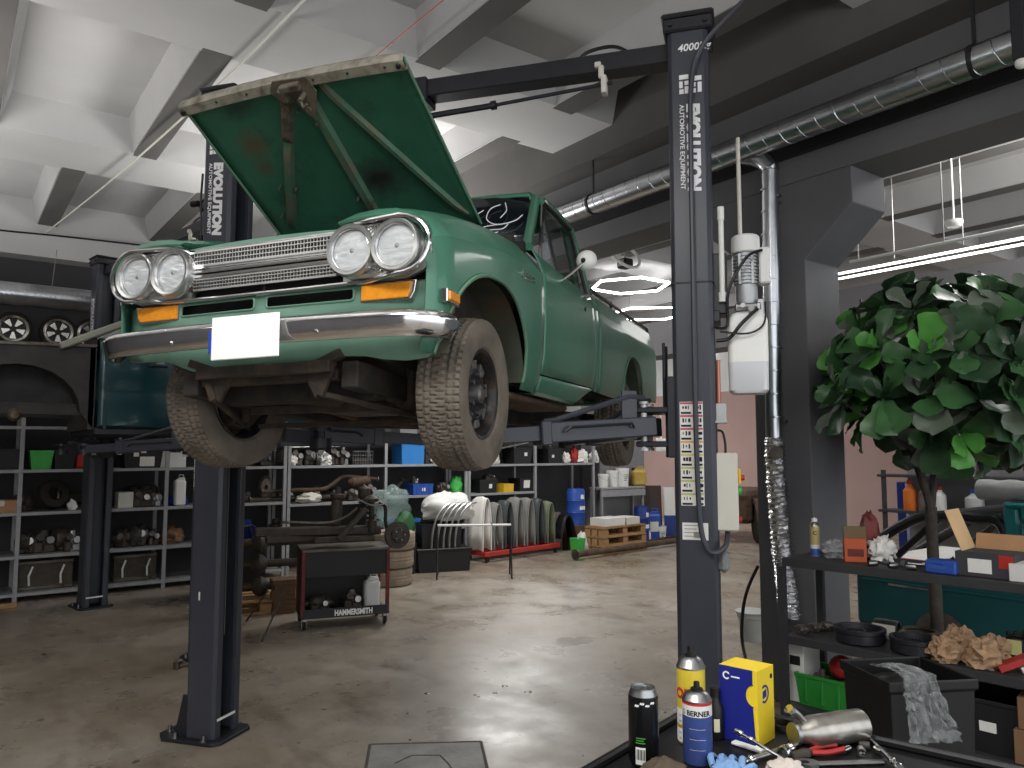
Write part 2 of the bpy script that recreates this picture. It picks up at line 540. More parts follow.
def fit_len(o, mtx, L):
    inv = mtx.inverted(); loc = [inv @ v.co for v in o.data.vertices]
    x0 = min(p.x for p in loc); x1 = max(p.x for p in loc); k = L / (x1 - x0)
    for v, p in zip(o.data.vertices, loc): v.co = mtx @ V(((p.x - x0) * k, p.y, p.z))

I4 = M4.Identity(4)
def vtext(parent, s, x, ztop, size, L, bold=0., shear=0.):
    mtx = basis(V((x, -.0015, ztop)), (0, 0, -1), (1, 0, 0))
    o = text(s, size, Mt['white_print'], parent, mtx, bold=bold, shear=shear); fit_len(o, mtx, L); return o

mm('light_steel', (190, 190, 190), .4, .3)
def make_lift(name, label, loc, rz, full=True):
    t = thing(name, label, 'vehicle lift', loc, rz, group=None)
    S = 2.71
    cols = []
    for side in (0, 1):
        X = I4 if side == 0 else M4.Translation((S, 0, 0)) @ M4.Diagonal((-1, 1, 1, 1))
        m = lambda: MB(X)
        c = column_mb(X).build('column', Mt['column_steel'], t, smooth=20, bevel=.004)
        # foot plate with gussets and anchor bolts
        p = m()
        p.prism([(-.40, .02), (-.33, -.05), (.02, -.05), (.06, -.01), (.06, .27), (.02, .31), (-.33, .31), (-.40, .24)], (0, 0, .001), (1, 0, 0), (0, 1, 0), (0, 0, .02))
        for y in (.02, .225):
            p.prism([(-.21, .02), (-.29, .02), (-.29, .04), (-.24, .26), (-.21, .26)], (0, y, 0), (1, 0, 0), (0, 0, 1), (0, .015, 0))
        p.build('base_plate', Mt['black_steel'], t, smooth=0, bevel=.003)
        for (x, y) in ((-.36, .06), (-.36, .2), (-.25, -.025), (-.25, .285), (-.05, -.025), (-.05, .285)):
            q = m(); q.lathe([(.021, .02), (.021, .026), (.012, .0265), (.012, .055)], (x, y, 0), n=12)
            q.build('anchor_bolt', Mt['steel'], t)
        # head block
        h = m()
        h.box2((-.235, -.02, 3.955), (.02, .28, 4.03), .01); h.box2((-.245, -.03, 4.03), (.03, .29, 4.055), .012)
        for x in (-.2, -.02): h.cyl((x, -.02, 3.99), (x, -.034, 3.99), .012, n=6)
        h.build('column_head', Mt['black_steel'], t)
        # carriage and its arms
        k = m()
        k.box2((-.02, .015, 1.70), (.035, .245, 2.12), .006)
        k.box2((.03, -.02, 1.755), (.19, .28, 1.785), .006); k.box2((.03, -.02, 1.93), (.19, .28, 1.96), .006)
        k.box2((.03, .1, 1.70), (.05, .16, 2.12), .004)
        for y in (.06, .2): k.cyl((.05, y, 1.95), (.05, y, 2.3), .008, n=8)
        cg = k.build('carriage', Mt['black_steel'], t)
        for y in (.0, .26):
            MB(X).lathe([(0, 1.735), (.024, 1.735), (.024, 1.75), (.016, 1.752), (.016, 1.975), (.024, 1.977), (.024, 1.99), (0, 1.99)], (.15, y, 0), n=14).build('pivot_pin', Mt['light_steel'], cg)
        ends = ((.86, -.60), (.75, .86)) if side else ((1.0, -.55), (1.06, .88))
        for n_, (ex, ey) in enumerate(ends):
            y0 = .0 if n_ == 0 else .26
            p0 = V((.15, y0, 1.86)); p1 = V((ex, ey, 1.80)); d = (p1 - p0); ln = d.length; d.normalize()
            a = m()
            a.bar(p0 + d * -.05, p0 + d * (ln * .62), .095, .10, .006)
            a.bar(p0 + d * (ln * .55), p0 + d * (ln * .97), .07, .075, .004)
            sd = d.cross(V((0, 0, 1))).normalized()
            a.bar(p0 + d * (ln * .6) , p0 + d * (ln * .66), .115, .12, .006)
            ao = a.build('arm', Mt['column_steel'], t)
            # side rail, brace and end plate
            for sg in (1, -1):
                r_ = m(); r_.tube([p0 + d * .10 + sd * (sg * .06) + V((0, 0, .0)), p0 + d * .12 + sd * (sg * .075) + V((0, 0, .02)), p0 + d * (ln * .5) + sd * (sg * .075) + V((0, 0, .02)), p0 + d * (ln * .53) + sd * (sg * .06)], .008, 6)
                r_.build('side_rail', Mt['black_steel'], ao)
            g = m()
            e0 = p0 + d * .09
            g.bar(e0 + V((0, 0, -.06)), e0 + V((0, 0, .19)), .012, .09, .002, up=d)
            g.tube([p0 + V((0, 0, .15)), e0 + V((0, 0, .16)), p0 + d * (ln * .55) + V((0, 0, .06)), p0 + d * (ln * .62) + V((0, 0, .055))], .014, 8)
            g.build('brace', Mt['column_steel'], ao)
            pd = m()
            pd.cyl(p1 + V((0, 0, -.05)), p1 + V((0, 0, .0)), .055, n=16).cyl(p1, p1 + V((0, 0, .035)), .022, n=10).cyl(p1 + V((0, 0, .035)), p1 + V((0, 0, .055)), .06, n=18)
            pd.build('lift_pad', Mt['black_steel'], ao)
    # overhead beam, joint sleeve and hoses
    b = MB()
    b.box2((-.02, .07, 3.835), (S + .02, .19, 3.94), .006); b.box2((.92, .05, 3.80), (1.30, .21, 3.95), .006)
    ob = b.build('overhead_beam', Mt['black_steel'], t)
    for x in (1.06, 1.12): MB().cyl((x, .05, 3.93), (x, .04, 3.93), .014, n=8).build('beam_bolt', Mt['steel'], ob)
    b = MB(); b.tube([(2.2, .13, 3.945), (2.26, .13, 3.99), (2.4, .13, 4.0), (2.5, .13, 3.945)], .01, 6, smooth=5)
    b.build('hose_loop', Mt['black_plastic'], ob)
    b = MB(); b.tube([(.3, .12, 3.70), (1.7, .10, 3.735)], .018, 8).tube([(1.7, .10, 3.735), (2.4, .08, 3.765)], .011, 8).cyl((1.69, .1, 3.735), (1.72, .1, 3.736), .026, n=10)
    b.build('shutoff_bar', Mt['black_steel'], t)
    b = MB(); b.box2((2.33, .045, 3.79), (2.36, .07, 3.86), .004).box2((2.345, .04, 3.70), (2.375, .1, 3.80), .004).box2((2.31, .04, 3.85), (2.345, .07, 3.88), .004)
    b.build('switch_bracket', Mt['cream_paint'], t)
    return t

lift_loc = c2b(-1.77, 4.72)
lift = make_lift('two_post_lift', 'dark grey two-post lift holding up the green pickup truck', lift_loc, LYAW)
# lettering
for x0 in (-.155, 2.775):
    vtext(lift, 'EVOLUTION', x0 + .035, 3.555, .085, .475, bold=.006, shear=.1)
    vtext(lift, 'AUTOMOTIVE EQUIPMENT', x0 - .005, 3.555, .033, .46, bold=.0006)
    lift_logo(lift, V((x0 - .005, -.0015, 3.715)), (0, 0, -1), (1, 0, 0), .115)
text('4000Kg', .055, Mt['white_print'], lift, basis(V((2.765, -.0015, 3.845)), (1, 0, 0), (0, 0, 1)), bold=.001, shear=.15)

# joint between column and extension
for x in (2.705, -.215): MB().box2((x, -.003, 2.598), (x + .22, .265, 2.606), .001).build('column_joint', Mt['black_plastic'], lift)
# warning label strips
mm('label_red', (196, 90, 96), .6, var=0); mm('label_yellow', (216, 200, 110), .6, var=0); mm('label_orange', (222, 166, 90), .6, var=0)
mm('label_green', (186, 190, 110), .6, var=0)
def label_strip(x, cols, z0, z1, parent):
    b = MB(); b.box2((x, -.003, z0), (x + .115, 0, z1))
    so = b.build('warning_labels', Mt['paper'], parent, smooth=0)
    n = 8; dz = (z1 - z0) / n
    random.seed(3)
    for i in range(n):
        zt = z1 - i * dz
        b = MB()
        b.m = 0; b.box2((x + .002, -.0045, zt - .012), (x + .113, -.003, zt - .002))
        b.m = 1
        for xx in (x + .006, x + .075):
            w_ = .05 if xx < x + .05 else .034
            b.box2((xx, -.0045, zt - dz + .004), (xx + w_, -.003, zt - dz + .014))
            for k in range(3):
                a = xx + w_ * (.15 + .28 * k); h = random.uniform(.008, .024)
                b.box2((a, -.0045, zt - dz * .45 - h / 2), (a + random.uniform(.004, .012), -.003, zt - dz * .45 + h / 2))
        b.build('pictogram_row', [Mt[('label_red', 'label_red', 'label_red', 'label_orange', 'label_yellow', 'label_green', 'label_green', 'label_green')[i]], Mt['black_print']], so, smooth=0)
label_strip(2.742, None, 1.46, 1.985, lift)
label_strip(-.19, None, 1.30, 1.83, lift) if False else None
b = MB(); b.box2((2.745, -.003, 1.29), (2.872, 0, 1.375)); lp = b.build('data_plate', Mt['paper'], lift, smooth=0)
b = MB()
for i, w_ in enumerate((.09, .06, .1, .07)): b.box2((2.755, -.004, 1.36 - i * .018), (2.755 + w_, -.003, 1.364 - i * .018))
b.box2((2.80, -.004, 1.30), (2.84, -.003, 1.33)); b.build('plate_print', mm('grey_print', (150, 148, 146), .7, var=0), lp, smooth=0)
# small stickers on the left column
b = MB(); b.box2((-.135, -.002, .83), (-.125, 0, .88)); b.build('sticker', Mt['paper'], lift, smooth=0)
b = MB(); b.box2((.0, .03, .12), (.002, .2, .135)); b.build('sticker', Mt['paper'], lift, smooth=0)
b = MB(); b.tube([(.002, .07, 2.0), (.004, .068, .62)], .003, 5); b.build('safety_cable', Mt['steel'], lift)
b = MB(); b.cyl((-.24, .13, .42), (-.34, .10, .40), .012, n=8).box2((-.37, .07, .38), (-.33, .13, .44), .01).box2((-.24, .08, .36), (-.2, .2, .42), .006)
b.build('release_lever', Mt['dull_steel'], lift)
# thin conduit on the outer face of the left column
b = MB(); b.tube([(-.225, .02, 3.5), (-.235, .02, 3.32), (-.225, .02, 3.2), (-.225, .02, 2.4)], .007, 6); b.cyl((-.235, 0, 3.30), (-.285, 0, 3.30), .02, n=10).box2((-.235, .005, 3.0), (-.21, .04, 3.1), .003)
b.build('cable_conduit', Mt['black_plastic'], lift)

# hydraulic hose in front of the right column
b = MB()
b.tube([(3.9, -.6, 4.49), (3.45, -.35, 4.22), (3.10, -.12, 4.0), (2.90, -.05, 3.84), (2.835, -.035, 3.65), (2.825, -.03, 3.2), (2.823, -.025, 2.6), (2.822, -.025, 1.9), (2.832, -.03, 1.42), (2.86, -.04, 1.27), (2.905, -.04, 1.235), (2.955, -.0, 1.27), (2.965, .08, 1.34)], .0135, 8, smooth=6)
b.build('hydraulic_hose', Mt['column_steel'], lift)
# control cabinet
b = MB(); b.box2((2.912, .02, 1.335), (3.02, .22, 1.725), .008)
cab = b.build('control_cabinet', Mt['cream_paint'], lift)
b = MB(); b.box2((3.02, .05, 1.57), (3.035, .12, 1.645), .003); b.build('switch_plate', Mt['yellow_plastic'], cab)
b = MB(); b.cyl((3.03, .085, 1.6), (3.052, .085, 1.6), .014, n=12); b.build('main_switch', Mt['red_paint'], cab)
b = MB(); b.cyl((3.02, .085, 1.535), (3.036, .085, 1.535), .022, n=14); b.build('up_button', Mt['bright_green'], cab)
b = MB(); b.cyl((3.02, .085, 1.39), (3.036, .085, 1.39), .016, n=14); b.build('stop_button', Mt['red_paint'], cab)
b = MB(); b.tube([(2.925, .06, 1.84), (2.95, .06, 1.83), (2.962, .06, 1.77), (2.962, .06, 1.72)], .007, 6, smooth=4); b.build('cabinet_cable', Mt['black_plastic'], cab)
b = MB(); b.box2((2.918, .02, 1.885), (2.972, .1, 1.975), .006).box2((2.915, .015, 1.875), (2.975, .105, 1.89), .003); b.build('junction_box', mm('light_grey_plastic', (178, 182, 180), .5), lift)
b = MB(); b.cyl((2.935, .05, 1.98), (2.935, .05, 2.2), .012, n=10); b.build('copper_pipe', mm('copper', (176, 120, 100), .4, .8), lift)
b = MB(); b.box2((2.918, .0, 1.13), (2.97, .1, 1.24), .02); b.build('limit_box', mm('mid_grey_plastic', (128, 130, 132), .5), lift)
# power unit: bracket, motor, pump block and tank
b = MB(); b.box2((2.915, .06, 2.44), (2.99, .2, 2.76), .006).box2((2.915, .05, 2.40), (2.95, .22, 2.46), .004); b.build('motor_bracket', Mt['black_steel'], lift)
b = MB(); cx, cy = 3.085, .16
prof = [(0, 2.50), (.052, 2.50), (.056, 2.53), (.056, 2.60)]
for i in range(9): prof += [(.066, 2.605 + i * .018), (.066, 2.613 + i * .018), (.058, 2.615 + i * .018), (.058, 2.621 + i * .018)]
b.lathe(prof + [(.058, 2.78), (0, 2.78)], (cx, cy, 0), n=24)
for k in range(6):
    a = k * pi / 3; b.bar((cx + .064 * cos(a), cy + .064 * sin(a), 2.6), (cx + .064 * cos(a), cy + .064 * sin(a), 2.76), .012, .012)
mo = b.build('motor', mm('cast_aluminium', (176, 178, 180), .5, .6), lift)
b = MB(); b.lathe([(0, 2.865), (.06, 2.865), (.072, 2.855), (.074, 2.775), (.07, 2.77), (0, 2.77)], (cx, cy, 0), n=24); b.build('fan_cover', Mt['white_plastic'], mo)
b = MB(); b.box2((cx + .065, cy - .05, 2.60), (cx + .12, cy + .04, 2.79), .008); b.build('terminal_box', Mt['white_plastic'], mo)
b = MB(); b.box2((cx - .06, cy - .06, 2.46), (cx + .07, cy + .06, 2.50), .006).cyl((cx - .05, cy - .07, 2.475), (cx + .05, cy - .07, 2.475), .018, n=10).cyl((cx - .02, cy - .06, 2.48), (cx - .02, cy - .1, 2.48), .013, n=8).box2((cx + .05, cy - .05, 2.42), (cx + .085, cy, 2.52), .005).cyl((cx + .02, cy - .05, 2.44), (cx + .02, cy - .11, 2.46), .016, n=8).lathe([(.05, 2.42), (.06, 2.46)], (cx, cy, 0))
b.build('pump_block', Mt['steel'], mo)
mm('tank_plastic', (240, 240, 236), .4, var=.03)
mm('tank_oil', (214, 216, 220), .4, var=.03)
b = MB()
def rr(hx, hy, r, z, n=4):
    out = []
    for (sx, sy, a0) in ((1, 1, 0), (-1, 1, pi / 2), (-1, -1, pi), (1, -1, 1.5 * pi)):
        for i in range(n + 1):
            a = a0 + pi / 2 * i / n; out.append(V((cx + sx * (hx - r) + r * cos(a), cy + sy * (hy - r) + r * sin(a), z)))
    return out
b.loft([rr(.08, .08, .03, 2.03), rr(.097, .09, .03, 2.045), rr(.10, .092, .03, 2.19)])
b.m = 1; b.loft([rr(.10, .092, .03, 2.19), rr(.10, .092, .03, 2.405), rr(.085, .08, .04, 2.44), rr(.05, .05, .04, 2.46)])
b.build('oil_tank', [Mt['tank_oil'], Mt['tank_plastic']], mo)
b = MB(); b.tube([(cx + .08, cy - .06, 2.77), (cx - .0, cy - .12, 2.72), (cx - .09, cy - .13, 2.55), (cx - .10, cy - .1, 2.38), (2.93, .0, 2.36)], .008, 6, smooth=5)
b.tube([(cx + .05, cy - .1, 2.46), (cx - .03, cy - .13, 2.38), (cx - .09, cy - .12, 2.31), (2.93, .05, 2.30)], .01, 6, smooth=5)
b.tube([(cx + .09, cy - .05, 2.5), (cx + .08, cy - .1, 2.38), (cx + .0, cy - .12, 2.33), (2.95, 0., 2.34)], .005, 6, smooth=5)
b.build('hydraulic_lines', Mt['black_plastic'], mo)
b = MB(); b.cyl((2.965, .05, 2.55), (2.965, .05, 2.93), .014, n=10).cyl((2.965, .05, 2.93), (2.965, .05, 3.0), .018, n=10).cyl((2.965, .05, 2.5), (2.965, .05, 2.55), .02, n=8)
b.build('gas_spring', Mt['white_plastic'], lift)
b = MB(); b.cyl((3.06, .2, 2.86), (3.06, .2, 3.42), .011, n=8); b.build('conduit', Mt['cream_paint'], lift)

# second lift, further back on the left
L2Y = -(R(44.6) + YAW)
lift2_loc = c2b(-4.56, 8.60) - (M4.Rotation(L2Y, 3, 'Z') @ V((0, .13, 0)))
lift2 = make_lift('two_post_lift', 'second two-post lift by the shelves under the dark car shell', lift2_loc, L2Y)
for x0 in (-.155, 2.775):
    vtext(lift2, 'EVOLUTION', x0 + .035, 3.555, .085, .475, bold=.006, shear=.1)
    vtext(lift2, 'AUTOMOTIVE EQUIPMENT', x0 - .005, 3.555, .033, .46, bold=.0006)
MB().box2((.0, .03, .12), (.002, .2, .135)).build('sticker', Mt['paper'], lift2, smooth=0)
label_strip(2.742, None, 1.46, 1.985, lift2)
lift2.scale = (1, 1, .965)
for o in (lift, lift2): o['group'] = 'vehicle lifts'
# ================================================================== pickup truck
mm('truck_green', (64, 116, 94), .36, var=.10, scale=3, coat=.35, dirt=(72, 110, 88), dscale=3, damt=.2)
mm('truck_green_edge', (92, 128, 104), .4, var=.12, scale=8)
mm('valance_green', (98, 132, 115), .4, var=.10, scale=7)
def hood_green():
    m = mat('hood_green', (50, 102, 80), .45, var=.14, scale=4, dirt=(40, 74, 60), dscale=6, damt=.3)
    nt = m.node_tree; N = nt.nodes; L = nt.links; b = N['Principled BSDF']
    tc = N.new('ShaderNodeTexCoord')
    src = b.inputs['Base Color'].links[0].from_socket
    def spot(c, r, col, amt, sy=1.):
        nonlocal src
        mp = N.new('ShaderNodeMapping'); mp.vector_type = 'TEXTURE'
        mp.inputs['Location'].default_value = c; mp.inputs['Scale'].default_value = (r, r * sy, r)
        L.new(tc.outputs['Object'], mp.inputs['Vector'])
        nz = N.new('ShaderNodeTexNoise'); nz.inputs['Scale'].default_value = 3
        L.new(mp.outputs['Vector'], nz.inputs['Vector'])
        ln = N.new('ShaderNodeVectorMath'); ln.operation = 'LENGTH'; L.new(mp.outputs['Vector'], ln.inputs[0])
        ad = N.new('ShaderNodeMath'); ad.operation = 'ADD'; L.new(ln.outputs['Value'], ad.inputs[0])
        mu = N.new('ShaderNodeMath'); mu.operation = 'MULTIPLY'; mu.inputs[1].default_value = .7
        L.new(nz.outputs['Fac'], mu.inputs[0]); L.new(mu.outputs[0], ad.inputs[1])
        mr = N.new('ShaderNodeMapRange'); mr.inputs['From Min'].default_value = .55; mr.inputs['From Max'].default_value = 1.35
        mr.inputs['To Min'].default_value = amt; mr.inputs['To Max'].default_value = 0
        L.new(ad.outputs[0], mr.inputs['Value'])
        mx = N.new('ShaderNodeMix'); mx.data_type = 'RGBA'
        L.new(mr.outputs['Result'], mx.inputs['Factor']); L.new(src, mx.inputs['A']); mx.inputs['B'].default_value = lin(col)
        src = mx.outputs['Result']
    spot((.15, .32, 0), .17, (34, 32, 30), .95, .8)     # soot above the engine
    spot((-.34, .60, 0), .10, (92, 70, 54), .8)
    spot((-.36, .48, 0), .07, (84, 66, 52), .7)
    spot((-.30, .78, 0), .12, (30, 44, 38), .7, .6)
    L.new(src, b.inputs['Base Color'])
    return m
Mt['hood_green'] = hood_green()
mm('hood_rib', (72, 104, 84), .5, var=.25, scale=9, dirt=(104, 92, 74), dscale=7, damt=.5)
mm('hood_rust', (104, 97, 84), .75, .2, var=.3, scale=14, dirt=(62, 48, 38), dscale=12)
mm('hood_lip', (134, 130, 118), .6, .2, var=.2, scale=14, dirt=(86, 76, 62), dscale=12)
mm('under_dark', (40, 37, 34), .85, var=.3, scale=10, dirt=(62, 52, 42), dscale=8)
mm('arch_dirt', (66, 72, 60), .85, var=.35, scale=7, dirt=(84, 62, 44), dscale=5)
mm('grille_silver', (196, 196, 194), .3, .9, var=.08, scale=20)
mm('grille_dark', (22, 22, 22), .7, var=.1)
mm('amber', (232, 148, 34), .18, var=.1, scale=60, spec=.6, coat=.5)
mm('lens_glass', (232, 236, 238), .10, 0, var=0, alpha=.12, spec=1., bump=.25, bscale=30, stretch=(8, 1, .3))
mm('reflector', (236, 238, 240), .38, 1., var=.14, scale=22, bump=.25, bscale=24, stretch=(1, 1, 3))
mm('dark_glass', (22, 26, 32), .05, 0, var=0, spec=.9, alpha=.86)
mm('clear_glass', (190, 200, 205), .03, 0, var=0, spec=.8, alpha=.22)
mm('interior_dark', (24, 24, 25), .9, var=.1)
mm('plate_white', (252, 252, 252), .4, var=0)
mm('plate_blue', (40, 70, 170), .4, var=0)
mm('chalk', (226, 228, 232), .9, var=.1)
mm('wheel_black', (40, 39, 40), .4, .3, var=.25, scale=14, dirt=(76, 66, 56), dscale=10)
mm('wheel_grey', (120, 118, 114), .45, .7, var=.3, scale=20)

car = thing('pickup_truck', 'old green pickup truck raised on the lift with its hood open', 'pickup truck',
            c2b(-.742, 3.329, 1.726), rot=(R(-1.261), R(-.986), -(R(20.535) + YAW)))

# ---- body side surface description (right half x>0, mirrored)
AR = dict(f=(-.10, .285, .385), r=(2.53, .355, .355))
def zlow(y):
    # lower edge of the skin at y, with the wheel openings cut in
    base = interp([(-.62, .36), (-.58, .335), (-.5, .33), (.25, .272), (1.18, .275), (1.42, .37), (1.9, .37), (3.56, .46)], y)
    for k in 'fr':
        c, zc, r = AR[k]
        if abs(y - c) < r:
            e = zc + r * sqrt(max(0., 1 - abs((y - c) / r) ** 2.3))
            base = max(base, e)
    return base
def zcr(y): return interp([(-.56, .725), (-.44, .752), (-.07, .795), (.43, .827), (1.5, .848), (3.56, .875)], y)
def ztop(y): return interp([(-.56, .84), (-.35, .905), (-.17, .948), (.06, .99), (.27, 1.02), (.5, 1.035)], y)
def xside(z, y):
    zc = zcr(y); t = (z - .27) / (zc - .27)
    x = interp([(0, .722), (.12, .745), (.35, .768), (.7, .776), (.93, .774), (1, .770)], t)
    if y < -.42: x -= .04 * (min(1, (-.42 - y) / .12)) ** 2
    if y < 0: x -= .05 * min(1, -y / .5) ** 1.5
    if y > 3.4: x -= .03 * ((y - 3.4) / .16) ** 2
    return x
def stations(a, b, step=.04, extra=()):
    n = max(2, int((b - a) / step)); S = [a + (b - a) * i / n for i in range(n + 1)]
    for k in 'fr':
        c, zc, r = AR[k]
        for i in range(25):
            y = c - r * cos(pi * i / 24)
            if a < y < b: S.append(y)
    S = sorted(S); out = [S[0]]
    for y in S[1:]:
        if y - out[-1] > .004: out.append(y)
    out[-1] = b
    return out
def skin(rows_fn, a, b, name, m, parent, thick=.004, step=.04):
    obs = []
    for sx in (1, -1):
        mb = MB()
        rows = [[V((p[0] * sx, p[1], max(p[2], .415) if sx < 0 and y < -.42 else p[2])) for p in rows_fn(y)] for y in stations(a, b, step)]
        mb.grid(rows)
        o = mb.build(name, m, parent, smooth=28)
        md = o.modifiers.new('s', 'SOLIDIFY'); md.thickness = thick; md.offset = -1 if sx > 0 else 1; md.offset = 0
        obs.append(o)
    return obs
def side_rows(y, top='fender'):
    z0 = zlow(y); zc = zcr(y); out = []
    n = 9
    for i in range(n + 1):
        z = z0 + (zc - z0) * i / n
        out.append(V((xside(z, y), y, z)))
    xc = out[-1].x
    if top == 'fender':
        zt = ztop(y); k = xc - .53
        for (u, w_) in ((.06, .10), (.2, .34), (.45, .68), (.75, .90), (1, 1.0)):
            out.append(V((xc - k * u, y, zc + (zt - zc) * w_)))
        out.append(V((.525, y, zt - .04)))
    elif top == 'door':
        zt = interp([(.5, .955), (1.1, .945), (1.55, .945)], y)
        for (u, w_) in ((.15, .18), (.45, .55), (1, 1.0)):
            out.append(V((xc - .055 * u, y, zc + (zt - zc) * w_)))
        out.append(V((xc - .09, y, zt + .002)))
    else:
        zt = interp([(1.5, .955), (3.56, 1.03)], y)
        for (u, w_) in ((.2, .15), (.6, .5), (1, .9)):
            out.append(V((xc - .04 * u, y, zc + (zt - zc) * w_)))
        out += [V((xc - .045, y, zt)), V((xc - .09, y, zt)), V((xc - .09, y, zt - .05)), V((xc - .12, y, .45))]
    return out
fen = skin(lambda y: side_rows(y), -.54, .485, 'front_fender', Mt['truck_green'], car)
def door_rows(y):
    r = side_rows(y, 'door'); zb = interp([(.49, .362), (1.42, .385), (1.5, .40)], y)
    z0 = zlow(y); zc = zcr(y)
    for i in range(10):
        z = zb + (zc - zb) * i / 9; r[i] = V((xside(z, y), y, z))
    return r
doors = skin(door_rows, .492, 1.425, 'door', Mt['truck_green'], car)
def sill_rows(y):
    z1 = interp([(.25, .40), (.49, .355), (1.42, .378)], y) if y > .49 else interp([(.25, .36), (.49, .355)], y)
    z0 = zlow(y)
    z0 = min(z0, z1 - .01)
    return [V((.60, y, z0 + .01)), V((xside(z0, y) - .02, y, z0)), V((xside(z0, y), y, z0 + .012))] + [V((xside(z0 + (z1 - z0) * t, y), y, z0 + (z1 - z0) * t)) for t in (.4, .7, 1)]
skin(sill_rows, .49, 1.42, 'sill', Mt['truck_green'], car)
skin(lambda y: side_rows(y, 'door'), 1.432, 1.52, 'cab_corner', Mt['truck_green'], car)
bed = skin(lambda y: side_rows(y, 'bed'), 1.535, 3.56, 'bed_side', Mt['truck_green'], car, step=.08)
# dark inner shell that closes the gaps between panels
b = MB()
for sx in (1, -1): b.box2((sx * .60, .40, .36), (sx * .72, 1.56, .80))
b.box2((-.70, 1.50, .40), (.70, 1.53, .94)); b.box2((-.70, .42, .45), (.70, .45, .98))
b.build('inner_shell', Mt['interior_dark'], car, smooth=0)
b = MB(); b.box2((-.66, 1.56, .52), (.66, 3.52, .55)); b.box2((-.69, 3.50, .46), (.69, 3.56, 1.0), .01)
b.build('bed_floor', Mt['truck_green'], car, smooth=0)
# bed top rail hooks
for sx in (1, -1):
    b = MB(); b.tube([(sx * .70, 1.60, .955), (sx * .715, 1.60, 1.0), (sx * .715, 1.72, 1.0), (sx * .715, 2.3, 1.02), (sx * .715, 3.4, 1.06), (sx * .715, 3.42, 1.02)], .012, 8)
    for y in (2.1, 2.7): b.cyl((sx * .715, y, .97), (sx * .715, y, 1.03), .009, n=8)
    b.build('bed_rail', Mt['black_steel'], car)

# ---- wheel arch lips and liners
for k, sx in (('f', 1), ('f', -1), ('r', 1), ('r', -1)):
    c, zc, r = AR[k]
    pts = []
    for i in range(33):
        a = pi * i / 32; y = c - r * cos(a) * .999
        z = zlow(y)
        if sx < 0 and k == 'f' and y < -.40: z = max(z, .415)
        pts.append(V((sx * (xside(z, y) + .003), y, z)))
    b = MB(); b.tube(pts, .008, 6); b.build('arch_lip', Mt['truck_green_edge'], car)
    b = MB(); rows = []
    for x in (.745, .62, .44):
        rows.append([V((sx * x, p.y, p.z - .004 + (.01 if x < .7 else 0))) for p in pts])
    b.grid(rows)
    cap = [V((sx * .44, p.y, p.z)) for p in pts]
    b.add(cap, [tuple(range(len(cap)))])
    b.build('wheel_well', Mt['arch_dirt'], car, smooth=30)

# ---- front end
FY = -.52
ZL = .70
def fy(x): return FY + .04 * (abs(x) / .7) ** 3
b = MB()
# valance with two slots: built as strips around the openings
SL = [(-.40, -.045), (.012, .385)]
zt, zb_ = .590, .44
xs = [-.69, -.66, -.6, -.5, SL[0][0], (SL[0][0] + SL[0][1]) / 2, SL[0][1], SL[1][0], (SL[1][0] + SL[1][1]) / 2, SL[1][1], .5, .6, .66, .69]
def strip(x0, x1, z0, z1):
    b.add([V((x0, fy(x0), z0)), V((x1, fy(x1), z0)), V((x1, fy(x1), z1)), V((x0, fy(x0), z1))], [(0, 1, 2, 3)])
for x0, x1 in zip(xs, xs[1:]):
    slot = any(a - 1e-6 <= x0 and x1 <= c + 1e-6 for a, c in SL)
    if slot: strip(x0, x1, zb_, .534); strip(x0, x1, .578, zt)
    else: strip(x0, x1, zb_, .534); strip(x0, x1, .534, .578); strip(x0, x1, .578, zt)
va = b.build('valance', Mt['valance_green'], car, smooth=30, solid=.006, weld=True)
for a, c in SL:
    b = MB()
    P = []
    for (ux, uz, a0) in ((c - .012, .566, 0), (a + .012, .566, pi / 2), (a + .012, .546, pi), (c - .012, .546, 1.5 * pi)):
        for i in range(4):
            t = a0 + pi / 2 * i / 3; xx = ux + .013 * cos(t); P.append(V((xx, fy(xx) - .004, uz + .012 * sin(t))))
    b.tube(P, .0045, 6, closed=True)
    b.build('slot_rim', Mt['valance_green'], va)
b = MB(); b.box2((-.64, FY + .05, .47), (.64, FY + .09, .80)); b.build('radiator', Mt['grille_dark'], car, smooth=0)
# top panel above grille
b = MB()
def tp(x): return .808 - .02 * (x / .5) ** 2
rows = []
for i in range(13):
    x = -.40 + .80 * i / 12
    rows.append([V((x, FY + .0, tp(x) - .026)), V((x, FY - .008, tp(x) - .018)), V((x, FY - .006, tp(x))), V((x, FY + .10, tp(x) + .008))])
b.grid(rows); b.build('grille_top_panel', Mt['valance_green'], car, smooth=40)
# brows over the lamps: forward overhanging end of each fender
for sx in (1, -1):
    b = MB(); rows = []
    for (x, z, z2) in ((.355, .805, .828), (.42, .812, .846), (.50, .814, .852), (.58, .810, .846), (.63, .795, .828), (.675, .765, .79), (.695, .73, .745)):
        rows.append([V((sx * x, FY + .03, z - .01)), V((sx * x, FY - .055, z - .006)), V((sx * x, FY - .06, z)), V((sx * x, FY - .035, z2 - .008)), V((sx * x, FY + .02, z2)), V((sx * min(x, .62), FY + .12, z2 + .03))])
    b.grid(rows); b.build('lamp_brow', Mt['truck_green'], car, smooth=40)
